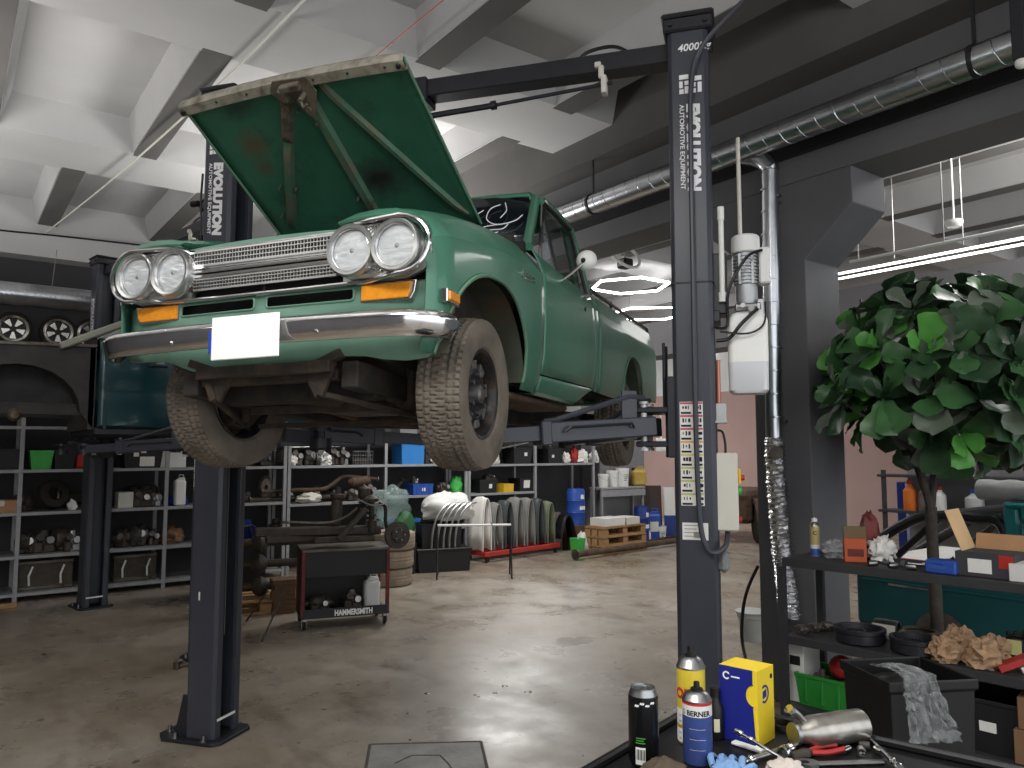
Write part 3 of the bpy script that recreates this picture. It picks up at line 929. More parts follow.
# chrome moulding that rings grille and lamps
out = []
R_ = .105
for i in range(13):
    a = -pi / 2 + pi * i / 12 * .98
    out.append(V((.595 + .118 * cos(a), FY - .062 + .012 * max(0, cos(a)), .70 + .103 * sin(a))))
right = out
left = [V((-p.x, p.y, p.z)) for p in reversed(out)]
mid_top = [V((.385, FY - .04, .80)), V((.35, FY - .012, .782)), V((-.35, FY - .012, .782)), V((-.385, FY - .04, .80))]
loop = right + mid_top + left + [V((-.45, FY - .012, .594)), V((-.2, FY - .012, .590)), V((.2, FY - .012, .590)), V((.45, FY - .012, .592))]
b = MB(); b.tube(loop, .0085, 8, closed=True); b.build('grille_moulding', Mt['chrome'], car)
for sx in (1, -1):
    MB().prism([(.345, .592), (.60, .592), (.672, .62), (.70, .68), (.69, .75), (.64, .80), (.345, .80)], (0, FY - .004, 0), (sx, 0, 0), (0, 0, 1), (0, .02, 0)).build('lamp_panel', Mt['grille_silver'], car, smooth=0)
# lamp pods
lamp_parent = {}
for sx in (1, -1):
    pod = MB()
    ring = []
    n = 40
    def pod_out(k, y, z0=ZL):
        P = []
        for i in range(n):
            a = 2 * pi * i / n
            dx, dz = cos(a), sin(a)
            # union of two circles centred .405 and .585
            x0 = .41 if dx < 0 else .583
            P.append(V((sx * (x0 + k * dx if abs(dx) > .02 else .5), y, z0 + k * dz)))
        return P
    rings = [pod_out(.097, FY + .03), pod_out(.10, FY - .03), pod_out(.088, FY - .042), pod_out(.084, FY - .03)]
    pod.grid(rings, cv=True)
    base = pod_out(.086, FY - .028); pod.add(base, [tuple(range(n))])
    po = pod.build('lamp_housing', Mt['grille_silver'], car, smooth=40)
    # fine mesh filler between the lamps
    for q in (0, 1):
      mf = MB()
      for i in range(7):
        for j in range(3):
            mf.ball((sx * (.467 + .01 * i), FY - .033, (.763 + .012 * j - .004 * abs(i - 3)) if q else (.637 - .012 * j + .004 * abs(i - 3))), .0042, 6, 4)
      mf.build('filler_mesh', Mt['chrome'], po)
    for x in (.405, .585):
        lb = MB(); lb.lathe([(.094, -.02), (.097, -.055), (.090, -.068), (.080, -.066), (.076, -.05), (.075, -.03)], (sx * x, FY, .70), (0, 1, 0), n=36)
        hl = lb.build('headlight_bezel', Mt['grille_silver'], car, smooth=50)
        rf = MB(); rf.lathe([(.074, -.045), (.06, -.022), (.035, -.008), (0, -.004)], (sx * x, FY, .70), (0, 1, 0), n=28)
        rf.build('headlight_reflector', Mt['reflector'], hl, smooth=60)
        MB().ball((sx * x, FY - .03, .70), (.014, .02, .014), 12, 8).build('headlight_bulb', Mt['wheel_grey'], hl)
        lg = MB(); lg.lathe([(.0755, -.048), (.06, -.062), (.04, -.070), (.02, -.074), (0, -.075)], (sx * x, FY, .70), (0, 1, 0), n=28)
        lo = lg.build('headlight_lens', Mt['lens_glass'], hl, smooth=60)
        cr = MB(); cr.lathe([(.078, -.05), (.080, -.058), (.076, -.060), (.074, -.052)], (sx * x, FY, .70), (0, 1, 0), n=32, closed=True)
        cr.build('headlight_ring', Mt['chrome'], hl)
# grille: two mesh bands and the double chrome bar
def mesh_band(z0, z1, x0, x1, name):
    g = MB()
    nz = 3; nx = 46
    for i in range(nx + 1):
        x = x0 + (x1 - x0) * i / nx
        g.box((x, FY - .012, (z0 + z1) / 2), (.0030, .012, z1 - z0))
    for j in range(nz + 1):
        z = z0 + (z1 - z0) * j / nz
        g.box(((x0 + x1) / 2, FY - .014, z), (x1 - x0, .012, .0032 if 0 < j < nz else .008))
    return g.build(name, Mt['grille_silver'], car, smooth=0)
mesh_band(.724, .778, -.325, .325, 'grille_mesh'); mesh_band(.628, .670, -.325, .325, 'grille_mesh')
b = MB()
for z0, z1, yy in ((.710, .722, .02), (.692, .705, .026), (.672, .687, .026)):
    b.box2((-.33, FY - yy, z0), (.33, FY, z1), .003)
b.build('grille_bar', Mt['chrome'], car)
b = MB(); b.box2((-.33, FY - .008, .591), (.33, FY + .02, .596)); b.box2((-.005, FY - .006, .595), (.005, FY, .626)); b.build('grille_support', Mt['grille_dark'], car, smooth=0)
# indicators
for sx in (1, -1):
    x0, x1 = sx * .445, sx * .645
    b = MB()
    P = [(.412, .520), (.412, .588), (.638, .588), (.63, .545), (.613, .518)]
    b.prism([(p[0] * sx, p[1]) for p in P], (0, fy(.6) - .022, 0), (1, 0, 0), (0, 0, 1), (0, .03, 0))
    fo = b.build('indicator', Mt['chrome'], car, smooth=0, bevel=.004)
    b = MB(); P = [(.419, .526), (.419, .582), (.621, .582), (.616, .545), (.605, .525)]
    b.prism([(p[0] * sx, p[1]) for p in P], (0, fy(.6) - .031, 0), (1, 0, 0), (0, 0, 1), (0, .012, 0))
    b.build('amber_lens', Mt['amber'], fo, smooth=0, bevel=.004)
    if sx < 0: continue
    b = MB(); b.box((sx * .733, -.445, .528), (.026, .105, .052), .004); mk = b.build('side_marker', Mt['chrome'], car)
    b = MB(); b.box((sx * .745, -.445, .528), (.016, .086, .036), .005); b.build('marker_lens', Mt['amber'], mk)
# bumper
prof = [(.006, .452), (-.006, .4535), (-.018, .449), (-.026, .440), (-.030, .428), (-.028, .415), (-.022, .39), (-.014, .370), (-.006, .362), (.004, .362), (.004, .41)]
path = [(-.752, -.45), (-.748, -.485), (-.73, -.535), (-.69, -.578), (-.6, -.612), (-.4, -.635), (0, -.655), (.4, -.635), (.6, -.612), (.69, -.578), (.73, -.535), (.748, -.485), (.752, -.45)]
PP = spline([V((p[0], p[1], 0)) for p in path], 4)
rings = []
for i, p in enumerate(PP):
    a = PP[max(0, i - 1)]; c = PP[min(len(PP) - 1, i + 1)]; d = (c - a).normalized(); nrm = V((d.y, -d.x, 0))
    k = min(1, .35 + .65 * min(i, len(PP) - 1 - i) / 4)
    rings.append([V((p.x, p.y, 0)) + nrm * (-q[0]) + V((0, 0, .418 + (q[1] - .407) * k)) for q in prof])
b = MB(); b.loft(rings); bu = b.build('bumper', Mt['chrome'], car, smooth=30)
for x in (-.33, .30): MB().lathe([(.011, 0), (.009, .006), (0, .008)], (x, -.667 + abs(x) * .02, .443), (0, -1, 0), n=10).build('bumper_bolt', Mt['chrome'], bu)
for x in (-.30, .33): MB().lathe([(.009, 0), (.007, .006), (0, .008)], (x, -.667 + abs(x) * .02, .401), (0, -1, 0), n=10).build('bumper_bolt', Mt['chrome'], bu)
b = MB(); b.box2((-.084, -.70, .318), (.206, -.694, .472), .003); pl = b.build('number_plate', Mt['plate_white'], car, smooth=0)
b = MB(); b.box2((-.100, -.697, .345), (-.078, -.692, .43), .002); b.build('plate_band', Mt['plate_blue'], pl, smooth=0)
# apron under the bumper
b = MB(); rows = []
for (x, zl) in ((-.70, .375), (-.6, .37), (-.50, .365), (-.445, .352), (-.40, .335), (-.34, .316), (-.25, .314), (-.05, .318), (.2, .33), (.35, .337), (.43, .332), (.5, .318), (.58, .310), (.66, .318), (.70, .345), (.72, .37)):
    rows.append([V((x, fy(x) + .05, zl + .006)), V((x, fy(x) + .01, zl)), V((x, fy(x), zl + .015)), V((x, fy(x) - .004, (zl + .45) / 2)), V((x, fy(x), .45))])
b.grid(rows); b.build('apron', Mt['valance_green'], car, smooth=40, solid=.004)

# ---- hood
A = V((0, .33, 1.06)); ez = V((0, -.42 - .33, 1.475 - 1.06)); HL = ez.length; ez.normalize()
nrm = V((1, 0, 0)).cross(ez).normalized()   # points up-forward or down
if nrm.z < 0: nrm = -nrm
HM = M4(((1, ez.x, nrm.x, A.x), (0, ez.y, nrm.y, A.y), (0, ez.z, nrm.z, A.z), (0, 0, 0, 1)))
def crown(u, t): return .035 * (1 - (u / .53) ** 2) * (.3 + .7 * t / HL)
b = MB(); rows = []
NU, NT = 21, 15
for i in range(NU):
    u = -.53 + 1.06 * i / (NU - 1)
    rows.append([V((u, HL * j / (NT - 1), crown(u, HL * j / (NT - 1)))) for j in range(NT)])
b.grid(rows)
ho = b.build('hood', Mt['hood_green'], car, smooth=60, solid=.006)
ho.matrix_local = HM
def hw(u, t, z=0): return V((u, t, crown(u, t) + z))
# front lip
b = MB(); rows = []
for i in range(NU):
    u = -.535 + 1.07 * i / (NU - 1); e = HL
    rows.append([hw(u, e + .012, .012), hw(u, e + .014, -.006), hw(u, e + .008, -.034), hw(u, e - .028, -.040), hw(u, e - .032, -.03), hw(u, e - .03, .0)])
b.grid(rows); b.build('hood_lip', Mt['hood_lip'], ho, smooth=30, solid=.003)
for u in (-.35, -.2, -.08, .12, .28, .45): MB().lathe([(.006, 0), (.004, .004), (0, .005)], hw(u, HL - .008, -.038), (0, 0, -1), n=8).build('lip_screw', Mt['black_plastic'], ho)
for u in (-.515, .51): MB().lathe([(.011, 0), (.009, .01), (0, .012)], hw(u, HL - .01, -.038), (0, 0, -1), n=10).build('rubber_stop', Mt['black_plastic'], ho)
# side edge flanges
for sx in (1, -1):
    MB().tube([hw(sx * .528, HL * t / 10, -.008) for t in range(11)], .006, 6).build('hood_edge', Mt['truck_green_edge'], ho)
# stiffening ribs (hat sections)
def rib(p0, p1, w0, w1, h=.022):
    p0 = V((*p0, 0)); p1 = V((*p1, 0)); d = (p1 - p0).normalized(); s = V((-d.y, d.x, 0)); rows = []
    N_ = 10
    for i in range(N_ + 1):
        p = p0.lerp(p1, i / N_); w_ = w0 + (w1 - w0) * i / N_
        hh = h * (1 if 0 < i < N_ else .2)
        row = []
        for (k, z) in ((-.5, 0), (-.42, -.004), (-.3, -hh), (.3, -hh), (.42, -.004), (.5, 0)):
            q = p + s * (k * w_); row.append(V((q.x, q.y, crown(q.x, q.y) + z - .003)))
        rows.append(row)
    return rows
for p0, p1, w0, w1, m_ in (((-.03, .84), (-.18, .58), .062, .056, 'hood_rust'), ((-.18, .58), (-.44, .12), .052, .050, 'hood_rib'),
                          ((.035, .78), (.036, .10), .062, .050, 'hood_rib'), ((.11, .83), (.48, .06), .034, .030, 'hood_rib')):
    b = MB(); b.grid(rib(p0, p1, w0, w1)); b.build('hood_rib', Mt[m_], ho, smooth=40)
# latch plate
b = MB()
b.prism([(-.055, .88), (.10, .87), (.11, .80), (.05, .70), (.02, .70), (.0, .78), (-.06, .76), (-.09, .84)], (0, 0, -.012), (1, 0, 0), (0, 1, 0), (0, 0, .006))
b.box((.02, .85, -.03), (.09, .03, .03), .004); b.box((-.03, .82, -.025), (.03, .06, .03), .006); b.cyl((.05, .80, 0), (.05, .80, -.06), .012, n=8); b.cyl((.03, .73, -.012), (.03, .73, -.02), .014, n=10)
b.tube([(.05, .8, -.055), (.06, .78, -.075), (.08, .79, -.07)], .006, 6)
b.build('hood_latch', Mt['hood_rust'], ho)
for (u, t) in ((-.338, .38), (-.43, .218), (-.27, .35), (.01, .25), (.07, .22), (-.01, .74), (.03, .66)): MB().cyl((u, t, 0), (u, t, -.03), .006, n=8).build('hood_bolt', Mt['steel'], ho)
b = MB(); b.tube([(.08, .02, -.02), (.08, .08, -.03), (.085, .12, -.02)], .006, 6); b.build('hinge_pin', Mt['steel'], ho)

# ---- cab
b = MB()
wsb = [V((x, .64 + .10 * (x / .62) ** 2 - .10, 1.035)) for x in (-.62, -.4, -.2, 0, .2, .4, .62)]
wst = [V((x * .885, 1.02 + .06 * (x / .62) ** 2 - .06, 1.435 - .03 * (x / .62) ** 2)) for x in (-.62, -.4, -.2, 0, .2, .4, .62)]
b.grid([wsb, wst]); ws = b.build('windscreen', Mt['dark_glass'], car, smooth=60)
# chalk marks on the windscreen
def wp(u, v):  # u -1..1, v 0..1
    x = u * .62; i = min(5, max(0, int((u + 1) * 3))); xs_ = (-.62, -.4, -.2, 0, .2, .4, .62)
    def at(row):
        for p, q in zip(row, row[1:]):
            pass
        return None
    u += 0; y0 = .64 + .10 * u * u - .10; y1 = 1.02 + .06 * u * u - .06
    u += .2; x = u * .62
    return V((x * (1 - .115 * v), y0 + (y1 - y0) * v - .006, 1.035 + (.40 - .035 * (u / .98) ** 2) * v + .004))
marks = [[(.20, .58), (.26, .70), (.32, .60), (.38, .68)], [(.52, .80), (.44, .70), (.45, .48), (.56, .36), (.70, .42), (.76, .56)], [(.56, .84), (.60, .66), (.57, .50)],
         [(.22, .50), (.3, .46)], [(.36, .20), (.46, .32), (.60, .36)], [(.34, .12), (.48, .24), (.62, .26), (.66, .36)], [(.42, .10), (.50, .14), (.60, .2)], [(-.3, .6), (-.2, .75), (-.1, .6)]]
b = MB()
for mk in marks: MB().tube([wp(*p) for p in mk], .003, 5, smooth=5).build('chalk_mark', Mt['chalk'], ws)
# pillars, roof, rear panel
for sx in (1, -1):
    MB().tube([V((sx * .66, .60, 1.0)), V((sx * .635, .665, 1.045)), V((sx * .557, 1.03, 1.40))], .026, 8).build('front_pillar', Mt['truck_green'], car)
    MB().tube([V((sx * .635, 1.60, .94)), V((sx * .60, 1.60, 1.15)), V((sx * .555, 1.585, 1.41))], .024, 8).build('rear_pillar', Mt['truck_green'], car)
MB().tube([V((p.x, p.y - .005, p.z - .008)) for p in wsb], .016, 6).build('cowl', Mt['truck_green'], car)
b = MB(); rows = []
for (y, z, w_) in ((.985, 1.425, .555), (1.01, 1.452, .55), (1.12, 1.472, .545), (1.3, 1.475, .54), (1.48, 1.465, .54), (1.58, 1.445, .545), (1.62, 1.41, .55)):
    rows.append([V((w_ * k, y + .0, z - (.055 if abs(k) == 1 else .0) - .02 * k * k - (0 if abs(k) < 1 else 0))) for k in (-1, -.96, -.85, -.5, 0, .5, .85, .96, 1)])
b.grid(rows); b.build('roof', Mt['truck_green'], car, smooth=60, solid=.01)
for sx in (1, -1): MB().tube([V((sx * .562, 1.03, 1.395)), V((sx * .568, 1.1, 1.405)), V((sx * .568, 1.4, 1.40)), V((sx * .566, 1.60, 1.375))], .010, 6).build('rain_gutter', Mt['grille_silver'], car)
b = MB(); b.box2((-.62, 1.585, .90), (.62, 1.605, 1.12)); rows = [[V((-.62, 1.60, 1.12)), V((.62, 1.60, 1.12))], [V((-.55, 1.59, 1.40)), V((.55, 1.59, 1.40))]]
b.build('cab_rear_panel', Mt['truck_green'], car, smooth=0)
b = MB(); b.grid(rows); b.build('rear_window', Mt['clear_glass'], car, smooth=0)
for sx, dr in ((1, doors[0]), (-1, doors[1])):
    P = lambda y, v: V((sx * (.70 - .105 * v), y, .945 + .44 * v))
    b = MB()
    b.add([P(.74, 0), P(.93, 0), P(.965, .70), P(.93, .70)], [(0, 1, 2, 3)])
    b.build('vent_window', Mt['clear_glass'], dr, smooth=0)
    b = MB(); b.add([P(.94, 0), P(1.55, 0), P(1.55, .98), P(1.05, .98), P(.975, .7)], [(0, 1, 2, 3, 4)]); b.build('side_window', mm('side_glass', (40, 44, 48), .04, 0, var=0, spec=.9, alpha=.55) if 'side_glass' not in Mt else Mt['side_glass'], dr, smooth=0)
    b = MB(); b.tube([P(.94, 0), P(.975, .72), P(1.03, .95)], .011, 6); b.tube([P(1.56, 0), P(1.565, .98), P(1.05, .985)], .012, 6); b.tube([P(.72, -.01), P(1.56, -.01)], .010, 6)
    b.build('window_frame', Mt['black_plastic'], dr)
    MB().tube([P(1.0, .97), P(1.05, 1.035), P(1.3, 1.045), P(1.60, 1.03), P(1.605, .5), P(1.6, 0)], .018, 8).build('door_frame', Mt['truck_green'], dr)
    b = MB(); b.tube([P(.66, .0), P(1.0, .93), P(1.05, .99), P(1.56, 1.0)], .008, 6); b.build('frame_trim', Mt['chrome'], dr)
    b = MB(); b.tube([V((sx * .75, 1.24, .885)), V((sx * .79, 1.24, .885)), V((sx * .79, 1.36, .89)), V((sx * .75, 1.36, .89))], .008, 6); b.build('door_handle', Mt['chrome'], dr)
    b = MB(); b.cyl((sx * .78, 1.2, .80), (sx * .786, 1.2, .80), .012, n=12); b.build('door_lock', Mt['black_plastic'], dr)
    # door mirror, round back
    b = MB(); b.tube([V((sx * .72, .93, .90)), V((sx * .78, .95, .945)), V((sx * .835, .975, 1.0))], .007, 6)
    ma = b.build('mirror_arm', Mt['chrome'], dr)
    b = MB(); b.lathe([(0, -.035), (.018, -.034), (.038, -.024), (.052, -.006), (.056, .008), (.05, .014), (0, .014)], (sx * .845, 1.0, 1.02), (0, 1, 0), n=24); b.build('mirror_shell', Mt['white_plastic'], ma, smooth=60)
    b = MB(); b.ball((sx * .838, .968, 1.012), .014, 10, 6); b.build('mirror_pivot', Mt['black_plastic'], ma)
# seats and steering wheel seen dimly through the glass
b = MB(); b.box2((-.55, 1.25, .45), (.55, 1.5, .75), .04); b.box2((-.55, 1.42, .7), (.55, 1.55, 1.1), .04); b.build('bench_seat', Mt['interior_dark'], car)
b = MB(); b.lathe([(.17, .0), (.185, .012), (.17, .024)], (.3, 1.0, 1.0), (0, .8, .6), n=28, closed=True); b.bar((.3, 1.0, 1.0), (.3, .75, .85), .03, .03); b.build('steering_wheel', Mt['black_plastic'], car)
# badge on the fender
text('Datsun', .062, Mt['chrome'], fen[0], basis(V((.7795, .17, .745)), (0, 1, .02), (0, -.02, 1)), name='badge', shear=.3)

# ---- underbody
b = MB()
for sx in (1, -1):
    b.bar((sx * .36, -.50, .27), (sx * .38, .6, .20), .07, .10, .006); b.bar((sx * .38, .6, .20), (sx * .42, 3.4, .30), .07, .10, .006)
for y, z in ((-.30, .235), (.55, .19), (1.6, .22), (3.3, .30)): b.bar((-.38, y, z), (.38, y, z), .09, .08, .006)
b.build('chassis_frame', Mt['under_dark'], car)
b = MB(); b.box2((-.68, .30, .30), (.68, 1.5, .33)); b.box2((-.60, -.40, .40), (-.46, .40, .70)); b.box2((.46, -.40, .40), (.60, .40, .70)); b.box2((-.66, .38, .3), (.66, .42, 1.0)); b.box2((-.66, 1.52, .5), (.66, 3.5, .52))
b.build('floor_pan', Mt['under_dark'], car, smooth=0)
b = MB(); b.box2((.22, .3, .24), (.67, 1.2, .27), .01); b.build('underseal_panel', Mt['rust'], car)
b = MB(); b.lathe([(0, 0), (.09, 0), (.13, .06), (.13, .30), (0, .32)], (0, .0, .20), (0, 0, 1), n=12); b.box2((-.14, -.2, .18), (.14, .35, .50), .03); b.cyl((0, .35, .32), (0, 1.1, .30), .10, .06); b.cyl((0, 1.1, .3), (0, 2.4, .27), .035)
b.build('engine', Mt['dark_metal'], car)
b = MB()
b.bar((-.30, -.52, .30), (.30, -.52, .30), .04, .045, .004); b.bar((-.32, -.46, .275), (.30, -.46, .275), .05, .04, .004)
for sx in (1, -1):
    b.prism([(.16, .30), (.22, .20), (.25, .20), (.28, .30)], (0, -.50, 0), (sx, 0, 0), (0, 0, 1), (0, .02, 0)); b.bar((sx * .17, -.49, .30), (sx * .23, -.49, .20), .016, .03); b.bar((sx * .29, -.50, .32), (sx * .24, -.5, .20), .016, .03); b.bar((sx * .2, -.50, .3), (sx * .34, -.52, .345), .03, .03)
b.build('front_crossmember', mm('under_grime', (58, 51, 44), .8, .2, var=.35, scale=14, dirt=(92, 76, 58), dscale=10, damt=.3), car)
b = MB()
for sx in (1, -1):
    b.bar((sx * .24, -.50, .205), (sx * .50, .02, .12), .022, .022, .004)
    b.bar((sx * .30, -.05, .22), (sx * .54, -.12, .12), .08, .03, .006); b.bar((sx * .36, -.10, .42), (sx * .50, -.12, .34), .07, .025, .006)
    b.bar((sx * .52, -.12, .10), (sx * .50, -.12, .36), .035, .05, .006)
    b.cyl((sx * .40, -.12, .14), (sx * .42, -.12, .44), .024, n=10); b.cyl((sx * .50, -.12, .24), (sx * .57, -.12, .24), .05, n=14)
b.bar((-.44, .02, .13), (.44, .02, .13), .02, .02); b.bar((-.30, -.2, .18), (.3, -.14, .18), .03, .03)
b.build('front_suspension', Mt['under_grime'], car)
b = MB(); b.cyl((-.6, 2.53, .24), (.6, 2.53, .24), .035); b.ball((0, 2.53, .24), (.13, .14, .12))
for sx in (1, -1): b.bar((sx * .42, 1.9, .24), (sx * .42, 3.15, .26), .05, .03, .004)
b.build('rear_axle', Mt['under_dark'], car)
b = MB(); b.tube([(-.22, .2, .22), (-.25, .7, .19), (-.25, 1.6, .2), (-.3, 2.3, .3), (-.35, 3.3, .3)], .022, 8, smooth=5); b.build('exhaust', Mt['rust'], car)

# ---- wheels
def tyre_mesh(r=.297, w=.175, rim=.172, n=264):
    b = MB(); rows = []
    hw_ = w / 2
    prof = [(rim, -.38 * w), (rim + .012, -.45 * w), (rim + .05, -.51 * w), (r - .06, -.51 * w), (r - .03, -.495 * w), (r - .012, -.475 * w)]
    tread = [-.46, -.40, -.33, -.315, -.25, -.18, -.165, -.10, -.03, .03, .10, .165, .18, .25, .315, .33, .40, .46]
    random.seed(9)
    for i in range(n):
        a = 2 * pi * i / n; row = []
        def P(rr, x): return V((x, rr * cos(a), rr * sin(a)))
        for rr, x in prof: row.append(P(rr, x))
        for t in tread:
            lane = int((t + .5) / .17)
            ph = (i + lane * 2) % 4
            groove = abs(t) in (.33, .315, .18, .165) or (ph < 1 if abs(t) < .4 else (i % 4) < 1)
            rr = r - .010 * (abs(t) / .46) ** 4 - (.008 if groove else 0)
            row.append(P(rr, t * w))
        for rr, x in reversed(prof): row.append(P(rr, -x))
        rows.append(row)
    b.grid(rows, cu=True)
    return b
def make_wheel(parent, loc, sx, rz=0., tilt=0., spin=0.):
    X = M4.Translation(loc) @ M4.Rotation(rz, 4, 'Z') @ M4.Rotation(tilt, 4, 'Y') @ M4.Rotation(spin, 4, 'X')
    t = tyre_mesh(); t.v = [tuple(X @ V(p)) for p in t.v]
    w = t.build('wheel', Mt['rubber_tyre'], parent, smooth=30)
    b = MB(X)
    b.lathe([(.172, -.07), (.168, -.075), (.16, -.06), (.15, -.02), (.148, .02), (.152, .048), (.162, .068), (.174, .073), (.178, .066), (.165, .05), (.16, -.05)], (0, 0, 0), (sx, 0, 0), n=40, closed=True)
    b.lathe([(.15, .01), (.12, .032), (.095, .044), (.08, .04), (.06, .02), (0, .02)], (0, 0, 0), (sx, 0, 0), n=32)
    rm = b.build('rim', Mt['wheel_black'], w, smooth=40)
    for k in range(8):
        a = 2 * pi * k / 8
        b = MB(X); b.prism([(-.022, .098), (.022, .098), (.028, .132), (-.028, .132)], V((sx * .026, 0, 0)), (0, cos(a), sin(a)), (0, -sin(a), cos(a)), (sx * .016, 0, 0))
        b.build('rim_pocket', Mt['wheel_grey'], rm, smooth=0, bevel=.003)
    b = MB(X)
    b.cyl((sx * .02, 0, 0), (sx * .062, 0, 0), .04, .034, 20); b.cyl((sx * .062, 0, 0), (sx * .07, 0, 0), .03, .022, 16)
    b.build('hub', Mt['wheel_grey'], rm)
    for k in range(6):
        a = 2 * pi * k / 6 + .3
        b = MB(X); b.cyl((sx * .03, .075 * cos(a), .075 * sin(a)), (sx * .058, .075 * cos(a), .075 * sin(a)), .011, n=6)
        b.build('wheel_nut', Mt['steel'], rm)
    b = MB(X); b.cyl((-sx * .07, 0, 0), (-sx * .02, 0, 0), .125, .13, 24); b.build('brake_drum', Mt['dark_metal'], rm)
    return w
make_wheel(car, V((.650, -.125, .218)), 1, R(3), R(1.5), .2)
make_wheel(car, V((-.53, -.07, .240)), -1, R(-2), R(-2), .5)
make_wheel(car, V((.63, 2.53, .235)), 1, 0, 0, .9)
make_wheel(car, V((-.63, 2.53, .235)), -1, 0, 0, 1.4)
# ================================================================== generic workshop items
def crate(loc, w, d, h, m, name, label, cat, rz=0, taper=.88, rim=True, group=None, sticker=None, lid=None, ribs=True):
    t = thing(name, label, cat, loc, rz, group)
    b = MB(); th = .008
    def ring(k, z, i=0): 
        hx, hy = w / 2 * k - i, d / 2 * k - i
        return [V((-hx, -hy, z)), V((hx, -hy, z)), V((hx, hy, z)), V((-hx, hy, z))]
    b.loft([ring(taper, 0), ring(1, h - .02), ring(1.03, h - .018), ring(1.03, h), ring(1, h, th), ring(taper, .015, th)])
    b.build('tub', Mt[m] if isinstance(m, str) else m, t, smooth=0, bevel=.004)
    if ribs:
        for x in (-.3, .0, .3):
            MB().box((x * w, -d / 2 * (1 + taper) / 2 - .002, h * .5), (.014, .014, h * .75), .002, (-.0, 0, 0)).build('rib', Mt[m] if isinstance(m, str) else m, t, smooth=0)
    if sticker:
        for (sx, sz, sw, sh) in sticker:
            zz = h * sz; k = taper + (1 - taper) * sz
            MB().box((sx * w, -d / 2 * k - .004, zz), (sw, .004, sh), 0, (-atan2(d / 2 * (1 - taper), h) * -1, 0, 0)).build('sticker', Mt['paper'], t, smooth=0)
    if lid:
        MB().box((0, 0, h + .015), (w * 1.05, d * 1.05, .03), .006).build('lid', Mt[lid], t)
    return t
def bucket(loc, r, h, m, label, group=None, lid=False, print_=True, rz=0):
    t = thing('bucket', label, 'bucket', loc, rz, group)
    MB().lathe([(0, 0), (r * .86, 0), (r * .88, .01), (r * .99, h * .86), (r * 1.05, h * .87), (r * 1.05, h * .9), (r, h * .91), (r * 1.02, h), (r * .97, h), (r * .84, .012), (0, .012)], n=28).build('pail', Mt[m], t)
    if lid: MB().lathe([(0, h + .012), (r * 1.06, h + .01), (r * 1.06, h - .01), (r * .9, h - .01)], n=28).build('lid', Mt[m], t)
    MB().tube([(r * 1.04 * cos(a), r * 1.04 * sin(a), h * .88 - .35 * h * max(0, sin(pi * i / 12))) for i in range(13) for a in [pi + pi * i / 12]], .003, 5).build('handle', Mt['steel'], t)
    if print_:
        for k in range(4):
            a0 = 1.5 * pi - .5; b = MB(); rows = []
            z0 = h * (.62 - k * .1)
            for i in range(7):
                a = a0 + (.9 - .15 * k) * i / 6; rr_ = r * (.88 + .11 * z0 / h) + .002
                rows.append([V((rr_ * cos(a), rr_ * sin(a), z0)), V((rr_ * cos(a), rr_ * sin(a), z0 + h * .05))])
            b.grid(rows).build('print', Mt['grey_print'], t, smooth=30)
    return t
def drum(loc, r, h, m, label, rz=0):
    t = thing('drum', label, 'drum', loc, rz)
    MB().lathe([(0, 0), (r, 0), (r, .02), (r * .97, .03), (r * .97, h * .32), (r * 1.01, h * .34), (r * .97, h * .36), (r * .97, h * .65), (r * 1.01, h * .67), (r * .97, h * .69), (r * .97, h * .93), (r * .85, h * .985), (r * .84, h), (r * .8, h), (r * .8, h * .98), (0, h * .98)], n=32).build('barrel', Mt[m], t)
    for (z, w_, hh) in ((.72, .5, .12), (.42, .9, .1)):
        rows = []
        for i in range(7):
            a = 1.5 * pi - w_ * .3 + w_ * i / 6; rows.append([V((r * 1.012 * cos(a), r * 1.012 * sin(a), h * z)), V((r * 1.012 * cos(a), r * 1.012 * sin(a), h * (z + hh)))])
        MB().grid(rows).build('label', Mt['paper'], t, smooth=30)
    MB().cyl((r * .4, 0, h * .98), (r * .4, 0, h * 1.01), .03, n=12).build('bung', Mt[m], t)
    return t
def jerrycan(loc, w, d, h, m, label, rz=0, lab=True):
    t = thing('jerrycan', label, 'jerrycan', loc, rz)
    b = MB(); b.box2((-w / 2, -d / 2, 0), (w / 2, d / 2, h * .82), min(w, d) * .16)
    b.prism([(-w / 2 * .9, h * .8), (w / 2 * .9, h * .8), (w / 2 * .75, h * .9), (-w / 2 * .2, h * .9), (-w / 2 * .5, h * .86)], (0, -d * .3, 0), (1, 0, 0), (0, 0, 1), (0, d * .6, 0))
    b.build('can', Mt[m], t, bevel=.006)
    MB().tube([(-w * .1, 0, h * .88), (-w * .06, 0, h * .98), (w * .3, 0, h * .98), (w * .34, 0, h * .88)], w * .05, 8).build('handle', Mt[m], t)
    MB().cyl((-w * .36, 0, h * .82), (-w * .36, 0, h * .95), w * .11, n=14).build('cap', Mt['black_plastic'], t)
    if lab: MB().box2((-w * .3, -d / 2 - .003, h * .3), (w * .3, -d / 2, h * .6)).build('label', Mt['paper'], t, smooth=0)
    return t
